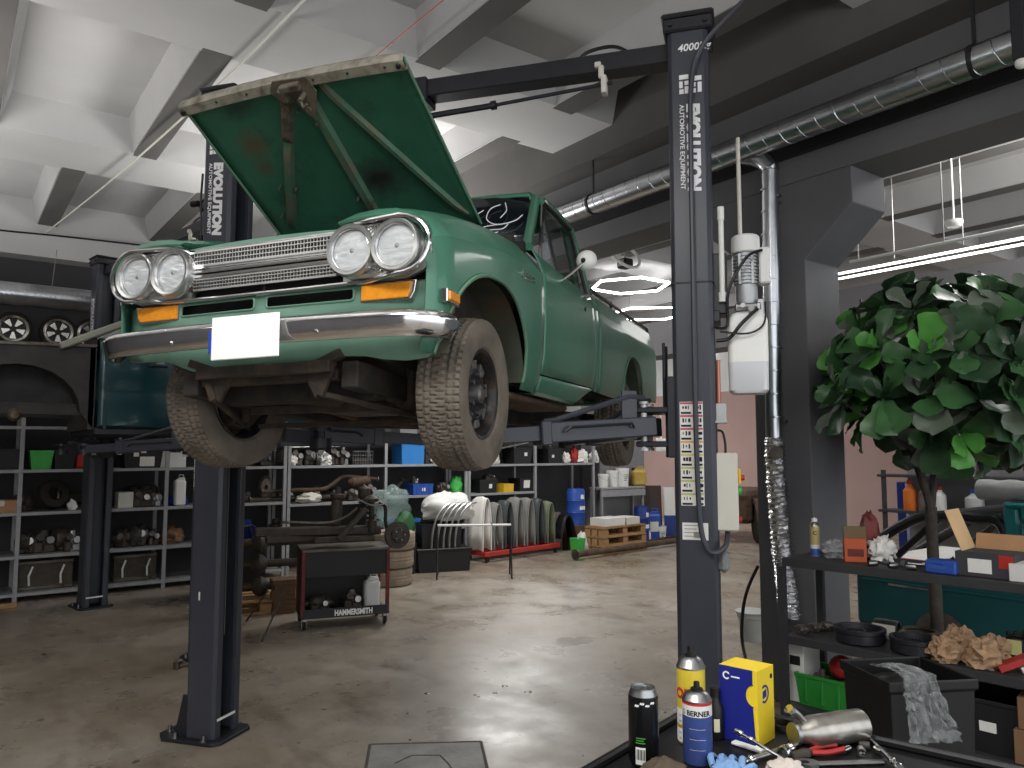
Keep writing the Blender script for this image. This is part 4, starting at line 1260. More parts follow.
def carton(loc, w, d, h, label, m='cardboard', rz=0, open_=False, tape=True, cat='box', name='cardboard_box', group=None, sticker=False):
    t = thing(name, label, cat, loc, rz, group)
    MB().box2((-w / 2, -d / 2, 0), (w / 2, d / 2, h), .003).build('carton', Mt[m], t, smooth=0)
    if open_:
        for s in (-1, 1):
            MB().box((s * (w / 2 + w * .12), 0, h + w * .10), (w * .32, d * .98, .004), 0, (0, -s * .7, 0)).build('flap', Mt[m], t, smooth=0)
    elif tape:
        MB().box2((-.025, -d / 2 - .001, h - .06), (.025, d / 2 + .001, h + .001)).build('tape', Mt['orange_tape'] if tape == 'o' else Mt['cream_paint'], t, smooth=0)
    if sticker: MB().box2((w * .05, -d / 2 - .002, h * .3), (w * .38, -d / 2, h * .75)).build('sticker', Mt['paper'], t, smooth=0)
    return t
def part_lump(loc, s, name, label, seed, m='dull_steel', m2='dark_metal', rz=0, cat='car part', group=None):
    # a cast car part: housing with flanges, ports and bolts
    random.seed(seed)
    t = thing(name, label, cat, loc, rz, group)
    ax = random.choice([(1, 0, 0), (.9, .4, 0), (0, .3, 1)])
    b = MB(); w = s[0] / 2; h = s[2]
    c = V((0, 0, h * .475 + .002))
    if ax[2] > .5:
        b.lathe([(0, 0), (w * .6, 0), (w * .62, h * .12), (w * .45, h * .18), (w * .5, h * .5), (w * .7, h * .55), (w * .7, h * .66), (w * .35, h * .72), (w * .3, h), (0, h)], n=18)
    else:
        r = h * .45; a = V(ax).normalized()
        b.lathe([(0, -w), (r * .5, -w), (r * .55, -w * .7), (r * .85, -w * .62), (r * .98, -w * .3), (r * .98, w * .2), (r * 1.05, w * .22), (r * 1.05, w * .36), (r * .7, w * .42), (r * .6, w * .8), (r * .3, w * .85), (r * .3, w), (0, w)], c, a, n=18)
    b.box((w * .3, 0, h * .2), (w * .7, s[1] * .7, h * .38), h * .05)
    b.build('housing', Mt[m], t, smooth=35)
    b = MB(); b.box((-w * .35, -s[1] * .12, h * .25), (w * .6, s[1] * .5, h * .5), h * .06)
    b.cyl((-w * .3, -s[1] * .1, h * .5), (-w * .25, -s[1] * .4, h * .72), h * .12, n=12); b.cyl((-w * .25, -s[1] * .4, h * .72), (-w * .25, -s[1] * .44, h * .74), h * .17, n=12)
    b.build('bracket', Mt[m2], t)
    MB().cyl((w * .3, -s[1] * .3, h * .55), (w * .35, -s[1] * .46, h * .58), h * .16, n=14).build('port', Mt['steel'], t)
    return t
def long_part(p0, p1, r, name, label, m='dark_metal', bends=(), cat='car part', flange=True, muffler=None):
    t = thing(name, label, cat, p0)
    p0 = V(p0); P = [V((0, 0, 0))] + [V(q) - p0 for q in bends] + [V(p1) - p0]
    MB().tube(P, r, 10, smooth=6 if bends else 0).build('tube', Mt[m], t)
    if flange:
        for a, b_ in ((P[0], P[1]), (P[-1], P[-2])):
            d = (b_ - a).normalized(); MB().cyl(a, a + d * .02, r * 1.7, n=14).build('flange', Mt['dull_steel'], t)
    if muffler:
        i, L_, rr_ = muffler; a = P[0].lerp(P[-1], i); d = (P[-1] - P[0]).normalized() * L_
        MB().lathe([(r, -.06), (rr_, 0), (rr_, L_), (r, L_ + .06)], a, d, n=18).build('silencer', Mt['rust'], t)
    return t
def tyre_thing(loc, r, w, label, m='rubber', axis='z', group=None, rot=None, rimr=.6):
    t = thing('tyre', label, 'tyre', loc, rot=rot, group=group)
    rr_ = rimr * r
    b = MB(); rows = []; n = 72
    prof = [(rr_, -.36 * w), (rr_ * 1.04, -.46 * w), (r * .86, -.5 * w), (r * .97, -.44 * w), (r, -.36 * w), (r, -.14 * w), (r * .985, -.12 * w), (r * .985, -.06 * w), (r, -.04 * w), (r, .04 * w), (r * .985, .06 * w), (r * .985, .12 * w), (r, .14 * w), (r, .36 * w), (r * .97, .44 * w), (r * .86, .5 * w), (rr_ * 1.04, .46 * w), (rr_, .36 * w), (rr_ * 1.06, .28 * w), (r * .9, .2 * w), (r * .9, -.2 * w), (rr_ * 1.06, -.28 * w)]
    for i in range(n):
        a = 2 * pi * i / n
        row = []
        for k, (q, z) in enumerate(prof):
            if 3 <= k <= 14 and i % 3 == 0: q *= .985
            row.append(V((q * cos(a), q * sin(a), z + w / 2)))
        rows.append(row)
    b.grid(rows, cu=True, cv=True).build('carcass', Mt[m], t, smooth=30)
    return t
def bag(loc, r, m, name, label, cat, seed, amp=.35, freq=2.5, rz=0, flat=-.4, group=None):
    b = MB(); b.blob((0, 0, r[2] * .0), r, seed, amp, freq, 26, 16)
    z0 = min(v[2] for v in b.v); 
    b.v = [(v[0], v[1], max(v[2], z0 * .55) - z0 * .55) for v in b.v]
    o = b.build(name, Mt[m], smooth=60, loc=loc, rot=(0, 0, rz))
    return tag(o, label, cat, group)

# ================================================================== back shelving racks
FYS, BYS = 10.5, 11.1
def rack(xs, shelves, top, label, shortfor={}):
    t = thing('shelving_rack', label, 'shelving', (xs[0], FYS, 0), group='steel shelving racks along the back wall')
    x0 = xs[0]
    for x in xs:
        for y in (0, BYS - FYS):
            b = MB(); b.prism([(-.022, 0), (.022, 0), (.022, .006), (-.016, .006), (-.016, .04), (-.022, .04)], (x - x0, y, .001), (1, 0, 0), (0, 1, 0), (0, 0, top))
            b.build('upright', Mt['shelf_steel'], t, smooth=0)
    for (a, b_, zs) in shelves:
        for z in zs:
            b = MB(); b.box2((a - x0 + .01, -.005, z - .035), (b_ - x0 - .01, .012, z + .001), .002)
            b.box2((a - x0 + .01, .012, z - .014), (b_ - x0 - .01, BYS - FYS, z))
            b.build('shelf_board', Mt['shelf_steel'], t, smooth=0)
    return t
rack([-2.33, -.80, .74, 2.31, 3.84], [(-2.33, -.80, (.1, .52, 1.01, 1.5, 2.0, 2.46, 2.93)), (-.80, .74, (.1, .52, 1.01, 1.5, 2.0, 2.46, 2.93)), (.74, 2.31, (.1, .52, 1.01, 1.50, 2.0, 2.46, 2.93)), (2.31, 3.84, (.1, .52, 1.01, 1.5, 2.0))], 2.95,
     'tall dark shelving rack behind the second lift with wheels on top')
rack([3.90, 5.39, 6.83], [(3.90, 5.39, (.97, 1.50, 1.95)), (5.39, 6.83, (.5, 1.02, 1.50, 1.95))], 1.97, 'steel shelving rack behind the parts cart with blue boxes on it')
rack([6.89, 8.25, 9.60], [(6.89, 8.25, (.5, 1.01, 1.48, 1.93)), (8.25, 9.60, (1.48, 1.93))], 1.95, 'steel shelving rack behind the pallets with a blue drum under it')
def S(px, z, dy=.25):
    # a point on a shelf of height z under image column px, dy behind the rack's front
    p = onY(px, 448, FYS + dy); return V((p.x, FYS + dy, z + .001))
SH = 1.501
mm('dark_crate', (26, 26, 28), .5, var=.1)
crate(S(41, 1.5, .2), .24, .3, .22, 'bright_green', 'tub', 'bright green tub on the dark rack left of the second lift column', 'tub', taper=.8)
jerrycan(S(84, 1.5, .2), .2, .16, .30, 'red_paint', 'red canister on the dark rack beside the second lift column', lab=False)
crate(S(141, 1.5, .2), .46, .36, .27, 'dark_crate', 'crate', 'black crate with three white stickers on the dark rack', 'crate', sticker=[(.1, .3, .17, .12), (-.18, .62, .06, .05), (0, .78, .06, .05)], ribs=False)
carton(S(164, 1.5, .2), .12, .2, .25, 'narrow white printed carton beside the stickered black crate', 'white_paint', tape=False, name='carton_box')
carton(S(176, 1.5, .2), .2, .25, .27, 'wide white printed carton right of the narrow white one', 'white_paint', tape=False, name='carton_box')
t = tyre_thing(S(52, 1.01, .28) + V((0, 0, .17)), .17, .14, 'small dark tyre lying against parts on the dark rack', 'rubber', rot=(R(75), 0, R(20)), rimr=.45)
long_part(S(60, 1.06, .34) + V((0, 0, .09)), S(88, 1.06, .3) + V((0, 0, .08)), .075, 'air_hose', 'thick dark corrugated hose beside the small tyre on the rack', 'rubber')
bag(S(75, 1.01, .12), (.05, .05, .07), 'paper', 'paper_wrap', 'small crumpled white paper beside the thick dark hose', 'paper', 3)
carton(S(4, 1.01, .2), .3, .3, .14, 'flat brown cardboard box at the left end of the dark rack')
part_lump(S(48, .52, .25), (.34, .3, .26), 'gearbox', 'dark gearbox on the lower shelf left of the second lift column', 5, 'dark_metal')
part_lump(S(76, .52, .2), (.26, .24, .24), 'carburettor', 'bright metal carburettor on the lower shelf beside the dark gearbox', 6, 'steel')
carton(S(126, 1.01, .22), .17, .25, .19, 'beige box beside engine parts right of the second lift column', 'cream_paint', tape=False)
part_lump(S(142, 1.01, .2), (.3, .3, .22), 'engine_part', 'dark engine part between the beige box and the rack upright', 8, 'dark_metal')
part_lump(S(156, 1.01, .2), (.22, .22, .2), 'alternator', 'bright alternator beside the rack upright at the middle shelf', 9, 'steel')
bag(S(178, 1.01, .2), (.14, .12, .08), 'deep_blue', 'folded_cloth', 'dark blue folded cloth on the middle shelf of the dark rack', 'cloth', 4)
t = jerrycan(S(181, 1.30, .1) - V((0, 0, .29)), .14, .12, .40, 'white_plastic', 'white bottle-shaped can on the dark rack beside the lift column', lab=False)
bag(S(174, .52, .25), (.15, .14, .13), 'cardboard_dark', 'rag_bundle', 'rust brown bundle of rags on the lower shelf of the dark rack', 'rags', 7, .4)
for px, lab in ((30, 'left'), (62, 'right')):
    pass
def radiator(loc, w, h, label, rz=0):
    t = thing('radiator', label, 'radiator', loc, rz)
    MB().box2((-w / 2, 0, .04), (w / 2, .05, h - .04)).build('core', Mt['dark_metal'], t, smooth=0)
    for z in (0, h - .05): MB().box2((-w / 2 - .01, -.01, z), (w / 2 + .01, .06, z + .05), .01).build('tank', Mt['dull_steel'], t)
    for x in (-w * .3, w * .28): MB().tube([(x, -.02, .06), (x - .01, -.05, h * .5), (x + .03, -.02, h * .8)], .012, 6).build('hose', Mt['white_plastic'], t)
    return t
radiator(S(52, .10, .15), .55, .34, 'flat radiator with two pale hoses on the bottom shelf left of the lift column')
radiator(S(140, .10, .15), .48, .33, 'flat radiator on the bottom shelf right of the second lift column')
b = MB(); b.box2((-.5, 0, 0), (.0, .09, .045), .003); tag(b.build('wooden_plank', Mt['wood'], loc=(.75, 10.2, 0), rot=(0, 0, .1)), 'short wooden plank on the floor in front of the dark rack', 'plank')

# wheels on top of the tall rack
mm('rim_polish', (196, 192, 184), .25, .9, var=.1)
def fuchs(loc, label, group):
    t = thing('alloy_wheel', label, 'wheel', loc, rot=(0, 0, 0), group=group)
    X = M4.Translation((0, 0, .2))
    MB(X).lathe([(.135, -.06), (.15, -.075), (.185, -.08), (.2, -.06), (.2, .06), (.185, .08), (.15, .075), (.135, .06)], (0, 0, 0), (0, 1, 0), n=40, closed=True).build('tyre', Mt['rubber'], t)
    MB(X).lathe([(.125, -.02), (.128, -.075), (.150, -.085), (.158, -.08), (.150, -.072), (.138, -.02)], (0, 0, 0), (0, 1, 0), n=40, closed=True).build('rim', Mt['rim_polish'], t)
    MB(X).cyl((0, .02, 0), (0, -.02, 0), .132, n=32).build('backing', Mt['black_plastic'], t)
    MB(X).cyl((0, -.02, 0), (0, -.055, 0), .035, .03, 16).build('hub_cap', Mt['black_plastic'], t)
    for k in range(5):
        a = -pi / 2 + 2 * pi * k / 5; u = V((cos(a), 0, sin(a))); s_ = V((-sin(a), 0, cos(a)))
        MB(X).prism([(.032, -.012), (.032, .012), (.118, .038), (.118, -.038)], V((0, -.05, 0)), u, s_, (0, .025, 0)).build('spoke', Mt['rim_polish'], t, bevel=.004)
    return t
for i, (px, lab) in enumerate(((13, 'five-spoke alloy wheel leftmost of three on top of the rack'), (58, 'five-spoke alloy wheel in the middle of three on top of the rack'), (91, 'five-spoke alloy wheel half hidden behind the second lift column'))):
    p = onY(px, 328, 10.62)
    w_ = fuchs(V((p.x, 10.62, 2.931)), lab, 'alloy wheels on top of the rack') if i == 0 else dup(w0, (p.x, 10.62, 2.931), label=lab)
    if i == 0: w0 = w_

# insulated round duct above the rack
def spiral_duct(p0, p1, r, pitch, name, label, m='galv', n=24):
    t = thing(name, label, 'duct', p0)
    d = V(p1) - V(p0)
    MB().cyl((0, 0, 0), d, r, n=n).build('pipe', Mt[m], t, smooth=60)
    L_ = d.length; dn = d.normalized(); u, w_ = MB().frame(d); pts = []
    k = int(L_ / pitch); 
    for i in range(k * 16 + 1):
        a = 2 * pi * i / 16; pts.append(dn * (L_ * i / (k * 16)) + u * (r * cos(a)) + w_ * (r * sin(a)))
    MB().tube(pts, .004, 4).build('seam', Mt[m], t)
    return t
spiral_duct((-3.0, 10.45, 3.52), (1.75, 10.45, 3.52), .135, .05, 'insulated_duct', 'fat ribbed silver duct above the alloy wheels on the back wall')
MB_ = MB(); MB_.tube([(-.2, 10.45, 3.66), (-.2, 10.45, 4.45)], .004, 5); MB_.tube([(.95, 10.45, 3.66), (.98, 10.45, 4.1)], .004, 5)
o = MB_.build('hanger_wire', Mt['steel']); o.parent = bpy.data.objects['insulated_duct']; o.matrix_parent_inverse = M4.Translation((3.0, -10.45, -3.52))

# ---- racks in the middle
random.seed(21)
SX = [(295, 'leftmost of the engine parts under the lift arm', 'dull_steel', (.26, .26, .24)), (308, 'second engine part from the left under the lift arm', 'dark_metal', (.24, .25, .26)),
      (320, 'third engine part from the left under the lift arm', 'steel', (.26, .25, .25)), (333, 'fourth engine part from the left under the lift arm', 'dark_metal', (.26, .25, .28)), (343, 'rightmost engine part beside the metal crate', 'steel', (.2, .2, .26))]
for i, (px, lab, m_, s_) in enumerate(SX):
    part_lump(S(px, 1.5, .18 + .06 * (i % 2)), s_, 'engine_part', 'cast ' + lab, 30 + i, m_, 'dark_metal', group='engine parts on the upper shelf')
for i, (px, lab) in enumerate(((291, 'pale crumpled bag at the left end of the upper shelf'), (326, 'pale rag between the engine parts on the upper shelf'))):
    bag(S(px, 1.5, .10), (.09, .07, .09), 'paper', 'rag', lab, 'rag', 40 + i, .5, 4)
t = thing('wire_basket', 'grey metal basket on the upper shelf left of the light blue box', 'basket', S(359, 1.5, .2))
for z in (.0, .07, .14, .2): MB().tube([(-.16, -.14, z), (.16, -.14, z), (.16, .14, z), (-.16, .14, z)], .006, 5, closed=True).build('hoop', Mt['steel'], t)
for i in range(9): MB().cyl((-.16 + .04 * i, -.142, 0), (-.16 + .04 * i, -.142, .2), .005, n=5).build('bar', Mt['steel'], t)
MB().box2((-.15, -.13, .0), (.15, .13, .1), .01).build('load', Mt['dark_metal'], t)
crate(S(408, 1.5, .2), .40, .34, .30, 'light_blue', 'storage_box', 'light blue storage box with lid on the upper shelf', 'storage box', taper=.96, ribs=False, lid='light_blue')
part_lump(S(427, 1.5, .2), (.18, .2, .26), 'distributor', 'grey cast part between the light blue box and a white bag', 52, 'dull_steel')
bag(S(437, 1.5, .12), (.11, .1, .12), 'paper', 'plastic_bag', 'small white bag beside the light blue storage box', 'bag', 12, .4)
# exhaust on the middle shelf
z_ = .98
long_part(S(262, z_ + .17, .1), S(378, z_ + .30, .1), .028, 'exhaust_pipe', 'rusty bent exhaust pipe with silencer on the middle shelf', 'rust', bends=(S(300, z_ + .18, .1), S(326, z_ + .19, .1), S(342, z_ + .34, .1), S(352, z_ + .35, .1)), muffler=(.76, .24, .075))
long_part(S(250, z_ + .06, .15), S(345, z_ + .07, .2), .035, 'drive_shaft', 'dark drive shaft lying under the exhaust on the middle shelf', 'dark_metal')
bag(S(310, z_, .10), (.17, .1, .08), 'cream_paint', 'cloth_bundle', 'cream cloth bundle on the middle shelf above the parts cart', 'cloth', 14, .4)
t = thing('brake_shield', 'grey oval brake shield standing on the middle shelf', 'car part', S(267, z_, .12))
MB().lathe([(.03, 0), (.09, .01), (.115, .03), (.12, .02), (.09, -.005), (.03, -.01)], (0, 0, .17), (0, 1, 0), n=28, closed=True).build('disc', Mt['dull_steel'], t); t.scale = (.8, 1, 1.35)
part_lump(S(352, z_, .15), (.24, .22, .2), 'starter_motor', 'dark starter motor on the middle shelf below the silencer', 55, 'dark_metal')
part_lump(S(370, z_, .15), (.2, .2, .26), 'water_pump', 'dark pump at the right end of the middle shelf by the upright', 56, 'dull_steel')
long_part(S(394, 1.085, .2), S(403, 1.02 + .22, .3), .03, 'control_arm', 'dark control arm leaning left of the small blue crate', 'dull_steel')
crate(S(419, 1.02, .2), .36, .3, .17, 'blue_plastic', 'crate', 'small royal blue crate on the middle shelf behind the tyre stack', 'crate', taper=.95, sticker=[(.02, .5, .06, .05)])
part_lump(S(414, 1.2, .2), (.16, .16, .1), 'pulley', 'steel pulley lying on top of the small royal blue crate', 58, 'steel')
part_lump(S(443, 1.02, .2), (.24, .24, .2), 'engine_mount', 'dark mount on the middle shelf right of the royal blue crate', 59, 'dark_metal')
bag(S(456, 1.02, .2), (.11, .1, .17), 'bright_green', 'carrier_bag', 'light green carrier bag on the middle shelf by the upright', 'bag', 15, .3)
crate(S(398, .502, .25), .6, .4, .16, 'light_blue', 'tray', 'flat blue tray on the low shelf behind the tyre stack', 'tray', taper=.95, ribs=False)
crate(S(483, 1.01, .2), .36, .34, .22, 'dark_crate', 'crate', 'black crate with one white sticker left of the yellow bin', 'crate', sticker=[(.12, .5, .06, .07)], ribs=False)
crate(S(505, 1.01, .1), .21, .22, .14, 'yellow_plastic', 'storage_bin', 'small yellow bin between two black crates', 'bin', taper=.95, ribs=False)
crate(S(521, 1.01, .24), .3, .34, .22, 'dark_crate', 'crate', 'black crate with a square white label right of the yellow bin', 'crate', sticker=[(.0, .55, .13, .13)], ribs=False)
part_lump(S(488, 1.22, .2), (.3, .25, .1), 'intake_pipe', 'dark intake pipe lying on the crate left of the yellow bin', 62, 'dark_metal')
crate(S(517, 1.48, .2), .40, .36, .27, 'dark_crate', 'crate', 'black crate with a round white sticker on the shelf under the rear tyre', 'crate', sticker=[(.15, .6, .06, .06)], ribs=False)
bag(S(494, 1.48, .15), (.09, .1, .14), 'paper', 'plastic_bag', 'white bag left of the black crate with the round sticker', 'bag', 16, .4)
long_part(S(488, 1.7, .05), S(528, 1.84, .05), .018, 'metal_strip', 'pale metal strip lying across the upper shelf', 'steel', flange=False)
crate(S(549, 1.48, .2), .32, .36, .25, 'dark_crate', 'crate', 'black crate with a tiny white sticker left of the pile of bags', 'crate', sticker=[(-.15, .5, .05, .05)], ribs=False)
for i, (px, m_, r_, lab) in enumerate(((566, 'paper', .08, 'white'), (574, 'red_paint', .08, 'red'), (582, 'paper', .11, 'large pale'), (594, 'white_plastic', .1, 'rightmost pale'))):
    bag(S(px, 1.48, .12 + .05 * (i % 2)), (r_, r_ * .9, r_ * (1.3 if i != 1 else 2.2)), m_, 'plastic_bag', lab + ' bag in the pile on the shelf above the blue drum', 'bag', 70 + i, .45, 3.5)
# under the right rack
drum(onZ(576, 535, .42) * 0 + V((8.98, 10.30, .42)), .165, .62, 'blue_plastic', 'tall blue drum on boxes under the right end of the racks')
b = MB(); b.box2((-.17, -.17, 0), (.17, .17, .418), .01); tag(b.build('wooden_box', Mt['wood_dark'], loc=(8.98, 10.30, .0)), 'dark wooden box that carries the tall blue drum', 'box')
# platform with buckets in front of the pier
px0 = onY(586, 500, 10.3); px1 = onY(646, 500, 10.3)
t = thing('work_table', 'grey steel table with buckets on it beside the pier', 'table', (9.66, 10.37, 0))
Lw = px1.x - 9.60
MB().box2((0, 0, .99), (Lw, .34, 1.03), .004).build('table_top', Mt['shelf_steel'], t)
for x in (.04, Lw - .04):
    for y in (.04, .30): MB().box2((x - .02, y - .02, 0), (x + .02, y + .02, .99)).build('leg', Mt['shelf_steel'], t, smooth=0)
MB().box2((0, .0, .86), (Lw, .02, .98)).build('apron', Mt['shelf_steel'], t, smooth=0)
def Tt(px, y=10.53): p = onY(px, 450, y); return V((p.x, y, 1.031))
bucket(Tt(612, 10.58), .115, .30, 'white_plastic', 'plain pale bucket left of the printed white bucket', print_=False)
bucket(Tt(622, 10.51), .125, .34, 'white_plastic', 'white printed bucket in the middle of the steel table')
jerrycan(Tt(638, 10.53), .28, .22, .36, 'yellow_fade', 'mustard yellow canister on the steel table', rz=-.5, lab=False)
bucket(Tt(603, 10.53), .10, .24, 'white_plastic', 'short pale bucket at the left end of the steel table', print_=False)
# pallets
def pallet(loc, rz, label, L_=1.1, W=.42):
    t = thing('pallet', label, 'pallet', loc, rz, 'pallets in a stack')
    for i in range(4): MB().box2((0, i * (W - .1) / 3, .122), (L_, i * (W - .1) / 3 + .095, .144), .002).build('deck_board', Mt['wood'], t, smooth=0)
    for i in range(3):
        for j in range(3):
            x = i * (L_ - .12) / 2; y = j * (W - .12) / 2; MB().box2((x, y, .022), (x + .12, y + .12, .1), .002).build('block', Mt['wood'], t, smooth=0)
        MB().box2((i * (L_ - .12) / 2, 0, .1), (i * (L_ - .12) / 2 + .12, W, .122), .001).build('stringer', Mt['wood_dark'], t, smooth=0)
    for j in range(3): MB().box2((0, j * (W - .12) / 2, 0), (L_, j * (W - .12) / 2 + .12, .022), .002).build('bottom_board', Mt['wood'], t, smooth=0)
    return t
pp = onZ(583, 560, 0) + V((.62, .18, 0))
pal = pallet((pp.x, pp.y, .0), .08, 'bottom pallet of the stack beside the fenders')
for k, lab in ((1, 'middle pallet of the stack beside the fenders'), (2, 'top pallet of the stack under the white boxes')):
    dup(pal, (pp.x + .01 * k, pp.y + .01 * k, .146 * k), (0, 0, .08 + .015 * k), lab)
carton((pp.x + .32, pp.y + .25, .452), .5, .34, .13, 'flat white box on top of the pallet stack', 'white_paint', rz=.08, tape=False)
carton((pp.x + .78, pp.y + .28, .452), .34, .34, .12, 'pale grey box right of the flat white box on the pallets', 'cream_paint', rz=.08, tape=False)
b = MB(); b.box2((-.5, -.2, 0), (.5, .2, .012)); tag(b.build('cardboard_sheet', Mt['cardboard'], loc=(pp.x + .52, pp.y + .27, .4385), rot=(0, 0, .1)), 'cardboard sheet between the pallets and the white boxes', 'cardboard')
# leaning panel left of pallets, pipes in front
b = MB(); b.box((0, 0, .32), (.42, .02, .66), .004, (R(-14), 0, 0)); tag(b.build('steel_sheet', Mt['dull_steel'], loc=(8.50, 10.44, .0), rot=(0, 0, -.5)), 'dull grey panel leaning against the pallet stack', 'panel')
pa_, pb_ = onZ(566, 559), onZ(668, 540)
long_part((pa_.x, pa_.y - .22, .09), (pb_.x - .2, pb_.y - .62, .09), .05, 'steel_pipe', 'long thick pipe on the floor in front of the pallets', 'rust')
pa_, pb_ = onZ(640, 548), onZ(672, 541)
long_part((pa_.x + .05, pa_.y + .18, .06), (pb_.x + .2, pb_.y + .12, .06), .025, 'exhaust_tube', 'thinner dark tube on the floor behind the long pipe', 'dark_metal')
# right of pallets: jerrycans, bottles, panel
q = onZ(650, 541)
jerrycan((q.x + .04, q.y - .05, .0), .26, .2, .62, 'blue_plastic', 'tall blue canister leaning beside the pier', rz=-.6)
bucket((q.x + .15, q.y - .1, .0), .13, .28, 'white_plastic', 'white bucket on the floor at the end of the long pipe')
jerrycan(onZ(627, 546) + V((.05, .15, 0)), .2, .16, .30, 'black_plastic', 'small black oil can beside the pallet stack', rz=-.5)
jerrycan(onZ(636, 545) + V((.12, .12, 0)), .2, .16, .34, 'yellow_fade', 'small yellow oil can between black can and blue canister', rz=-.6)
jerrycan(onZ(643, 544) + V((.12, .05, 0)), .18, .15, .27, 'white_plastic', 'small white oil can left of the floor bucket', rz=-.6)
q = onZ(632, 541); drum((q.x - .12, 10.14, 0), .14, .68, 'deep_blue', 'dark blue drum under the steel table beside the pier')
q = onZ(663, 540)
b = MB(); b.box((0, 0, .52), (.34, .03, 1.02), .004, (R(-6), 0, 0)); tag(b.build('dark_board', mm('dark_brown', (58, 46, 42), .7), loc=(q.x - .1, q.y + .15, .0), rot=(0, 0, -.6)), 'dark brown board leaning on the pier', 'board')
b = MB(); b.box((0, 0, .5), (.22, .03, .98), .004, (R(-6), 0, 0)); b.mat(1).box((0, -.03, .25), (.22, .032, .4), .002, (R(-6), 0, 0)); tag(b.build('white_board', [Mt['white_paint'], Mt['deep_blue']], loc=(q.x + .25, q.y + .05, .0), rot=(0, 0, -.6)), 'pale board with blue foot leaning right of the brown board', 'board')
# boxes fixed on the pier


def wall_box(px, py, w_, h_, name, label, y=10.72, d=.07, knob=True):
    p = onY(px, py, y); t = thing(name, label, name.replace('_', ' '), (p.x, y - .001, p.z))
    MB().box2((-w_ / 2, -d, -h_ / 2), (w_ / 2, 0, h_ / 2), .008).build('case', Mt['white_plastic'], t)
    MB().box2((-w_ * .38, -d - .006, -h_ * .38), (w_ * .38, -d, h_ * .38), .003).build('cover', Mt['white_plastic'], t)
    MB().cyl((0, -d - .006, 0), (0, -d - .016, 0), .02, n=12).build('knob', Mt['grey_print'], t)
    MB().cyl((0, -.03, h_ / 2), (0, -.03, h_ / 2 + .5), .012, n=8).build('conduit', Mt['white_plastic'], t)
    return t
wall_box(660, 445, .24, .26, 'fuse_box', 'white fuse box on the grey pier behind the right lift arm')
wall_box(592, 445, .16, .05, 'lamp_switch', 'slim white switch box on the pier edge under the lift arm')
# ---- more clutter on the racks
def coil(loc, r, h, label, m='dark_metal'):
    t = thing('coil_spring', label, 'spring', loc)
    MB().tube([(r * cos(i * .55), r * sin(i * .55), .012 + h * i / 70) for i in range(71)], .011, 6).build('coil', Mt[m], t); return t
CL = [(26, 1.01, .25, .24, .20, .22, 'dark_metal', 'axle_hub', 'dark hub at the left end of the shelf with the small tyre'),
      (33, .52, .25, .26, .22, .26, 'dark_metal', 'gearbox_case', 'dark gear case left of the dark gearbox on the lower shelf'),
      (62, .52, .30, .22, .22, .30, 'dull_steel', 'differential', 'grey differential between the gearbox and bright carburettor'),
      (133, 1.01, .35, .2, .2, .28, 'dull_steel', 'fuel_pump', 'grey pump behind the beige box on the dark rack'),
      (150, 1.01, .34, .2, .2, .30, 'dark_metal', 'thermostat_housing', 'dark housing behind the engine part beside the upright'),
      (126, .52, .22, .24, .22, .24, 'dark_metal', 'clutch_housing', 'dark clutch housing right of the lift column on the lower shelf'),
      (143, .52, .25, .26, .24, .28, 'dull_steel', 'cylinder_head', 'grey cylinder head on the lower shelf right of the lift column'),
      (156, .52, .25, .18, .22, .2, 'dark_metal', 'oil_pump', 'small dark pump left of the rust brown rags'),
      (262, 1.5, .2, .26, .24, .2, 'dark_metal', 'inlet_manifold', 'dark manifold on the upper shelf below the left front tyre'),
      (277, .52, .3, .26, .24, .24, 'dull_steel', 'brake_servo', 'grey servo on the low shelf behind the left lift column'),
      (288, .975, .25, .2, .2, .2, 'steel', 'fuel_filter', 'bright filter left of the cream cloth bundle'),
      (316, .975, .3, .22, .2, .22, 'dull_steel', 'steering_box', 'grey steering box behind the cream cloth bundle'),
      (335, .975, .3, .24, .2, .2, 'dark_metal', 'bell_housing', 'dark bell housing left of the dark starter motor'),
      (302, 1.95, .2, .3, .3, .22, 'dark_metal', 'transmission', 'dark transmission on the top board above the engine parts'),
      (362, 1.955, .15, .34, .24, .15, 'dull_steel', 'headlamp_unit', 'grey lamp unit on the top board above the metal basket'),
      (427, 1.955, .2, .3, .24, .14, 'steel', 'lamp_bar', 'bright lamp part on the top board above the light blue box'),
      (480, .502, .2, .34, .28, .2, 'dark_metal', 'seat_frame', 'dark frame part on the low shelf left, behind the fenders'),
      (500, .502, .2, .34, .28, .26, 'dull_steel', 'fuel_tank', 'grey tank on the low shelf behind the middle fenders'),
      (520, .502, .2, .34, .28, .22, 'dark_metal', 'heater_box', 'dark heater box on the low shelf behind the right fenders'),
      (505, 1.745, .2, .26, .2, .12, 'dull_steel', 'air_filter', 'grey round part on the crate with the round sticker'),
      (548, 1.735, .2, .28, .24, .12, 'dark_metal', 'hose_bundle', 'dark parts heaped in the crate with the tiny sticker')]
for i, (px, z, dy, a, b_, c, m_, nm, lab) in enumerate(CL):
    part_lump(S(px, z, dy), (a, b_, c), nm, lab, 200 + i, m_, ('dark_metal', 'dull_steel', 'black_steel')[i % 3], rz=.4 * ((i % 5) - 2))
coil(S(281, 1.5, .2), .06, .2, 'dark coil spring on the upper shelf left of the engine parts')
coil(S(246, .975, .2), .07, .16, 'dark coil spring standing behind the left lift column')
crate(S(64, 1.5, .22), .22, .3, .20, 'dark_crate', 'crate', 'plain black crate between green tub and red canister', 'crate', ribs=False)
crate(S(8, 1.5, .22), .30, .3, .24, 'dark_crate', 'crate', 'plain black crate at the left end above the flat brown box', 'crate', ribs=False)
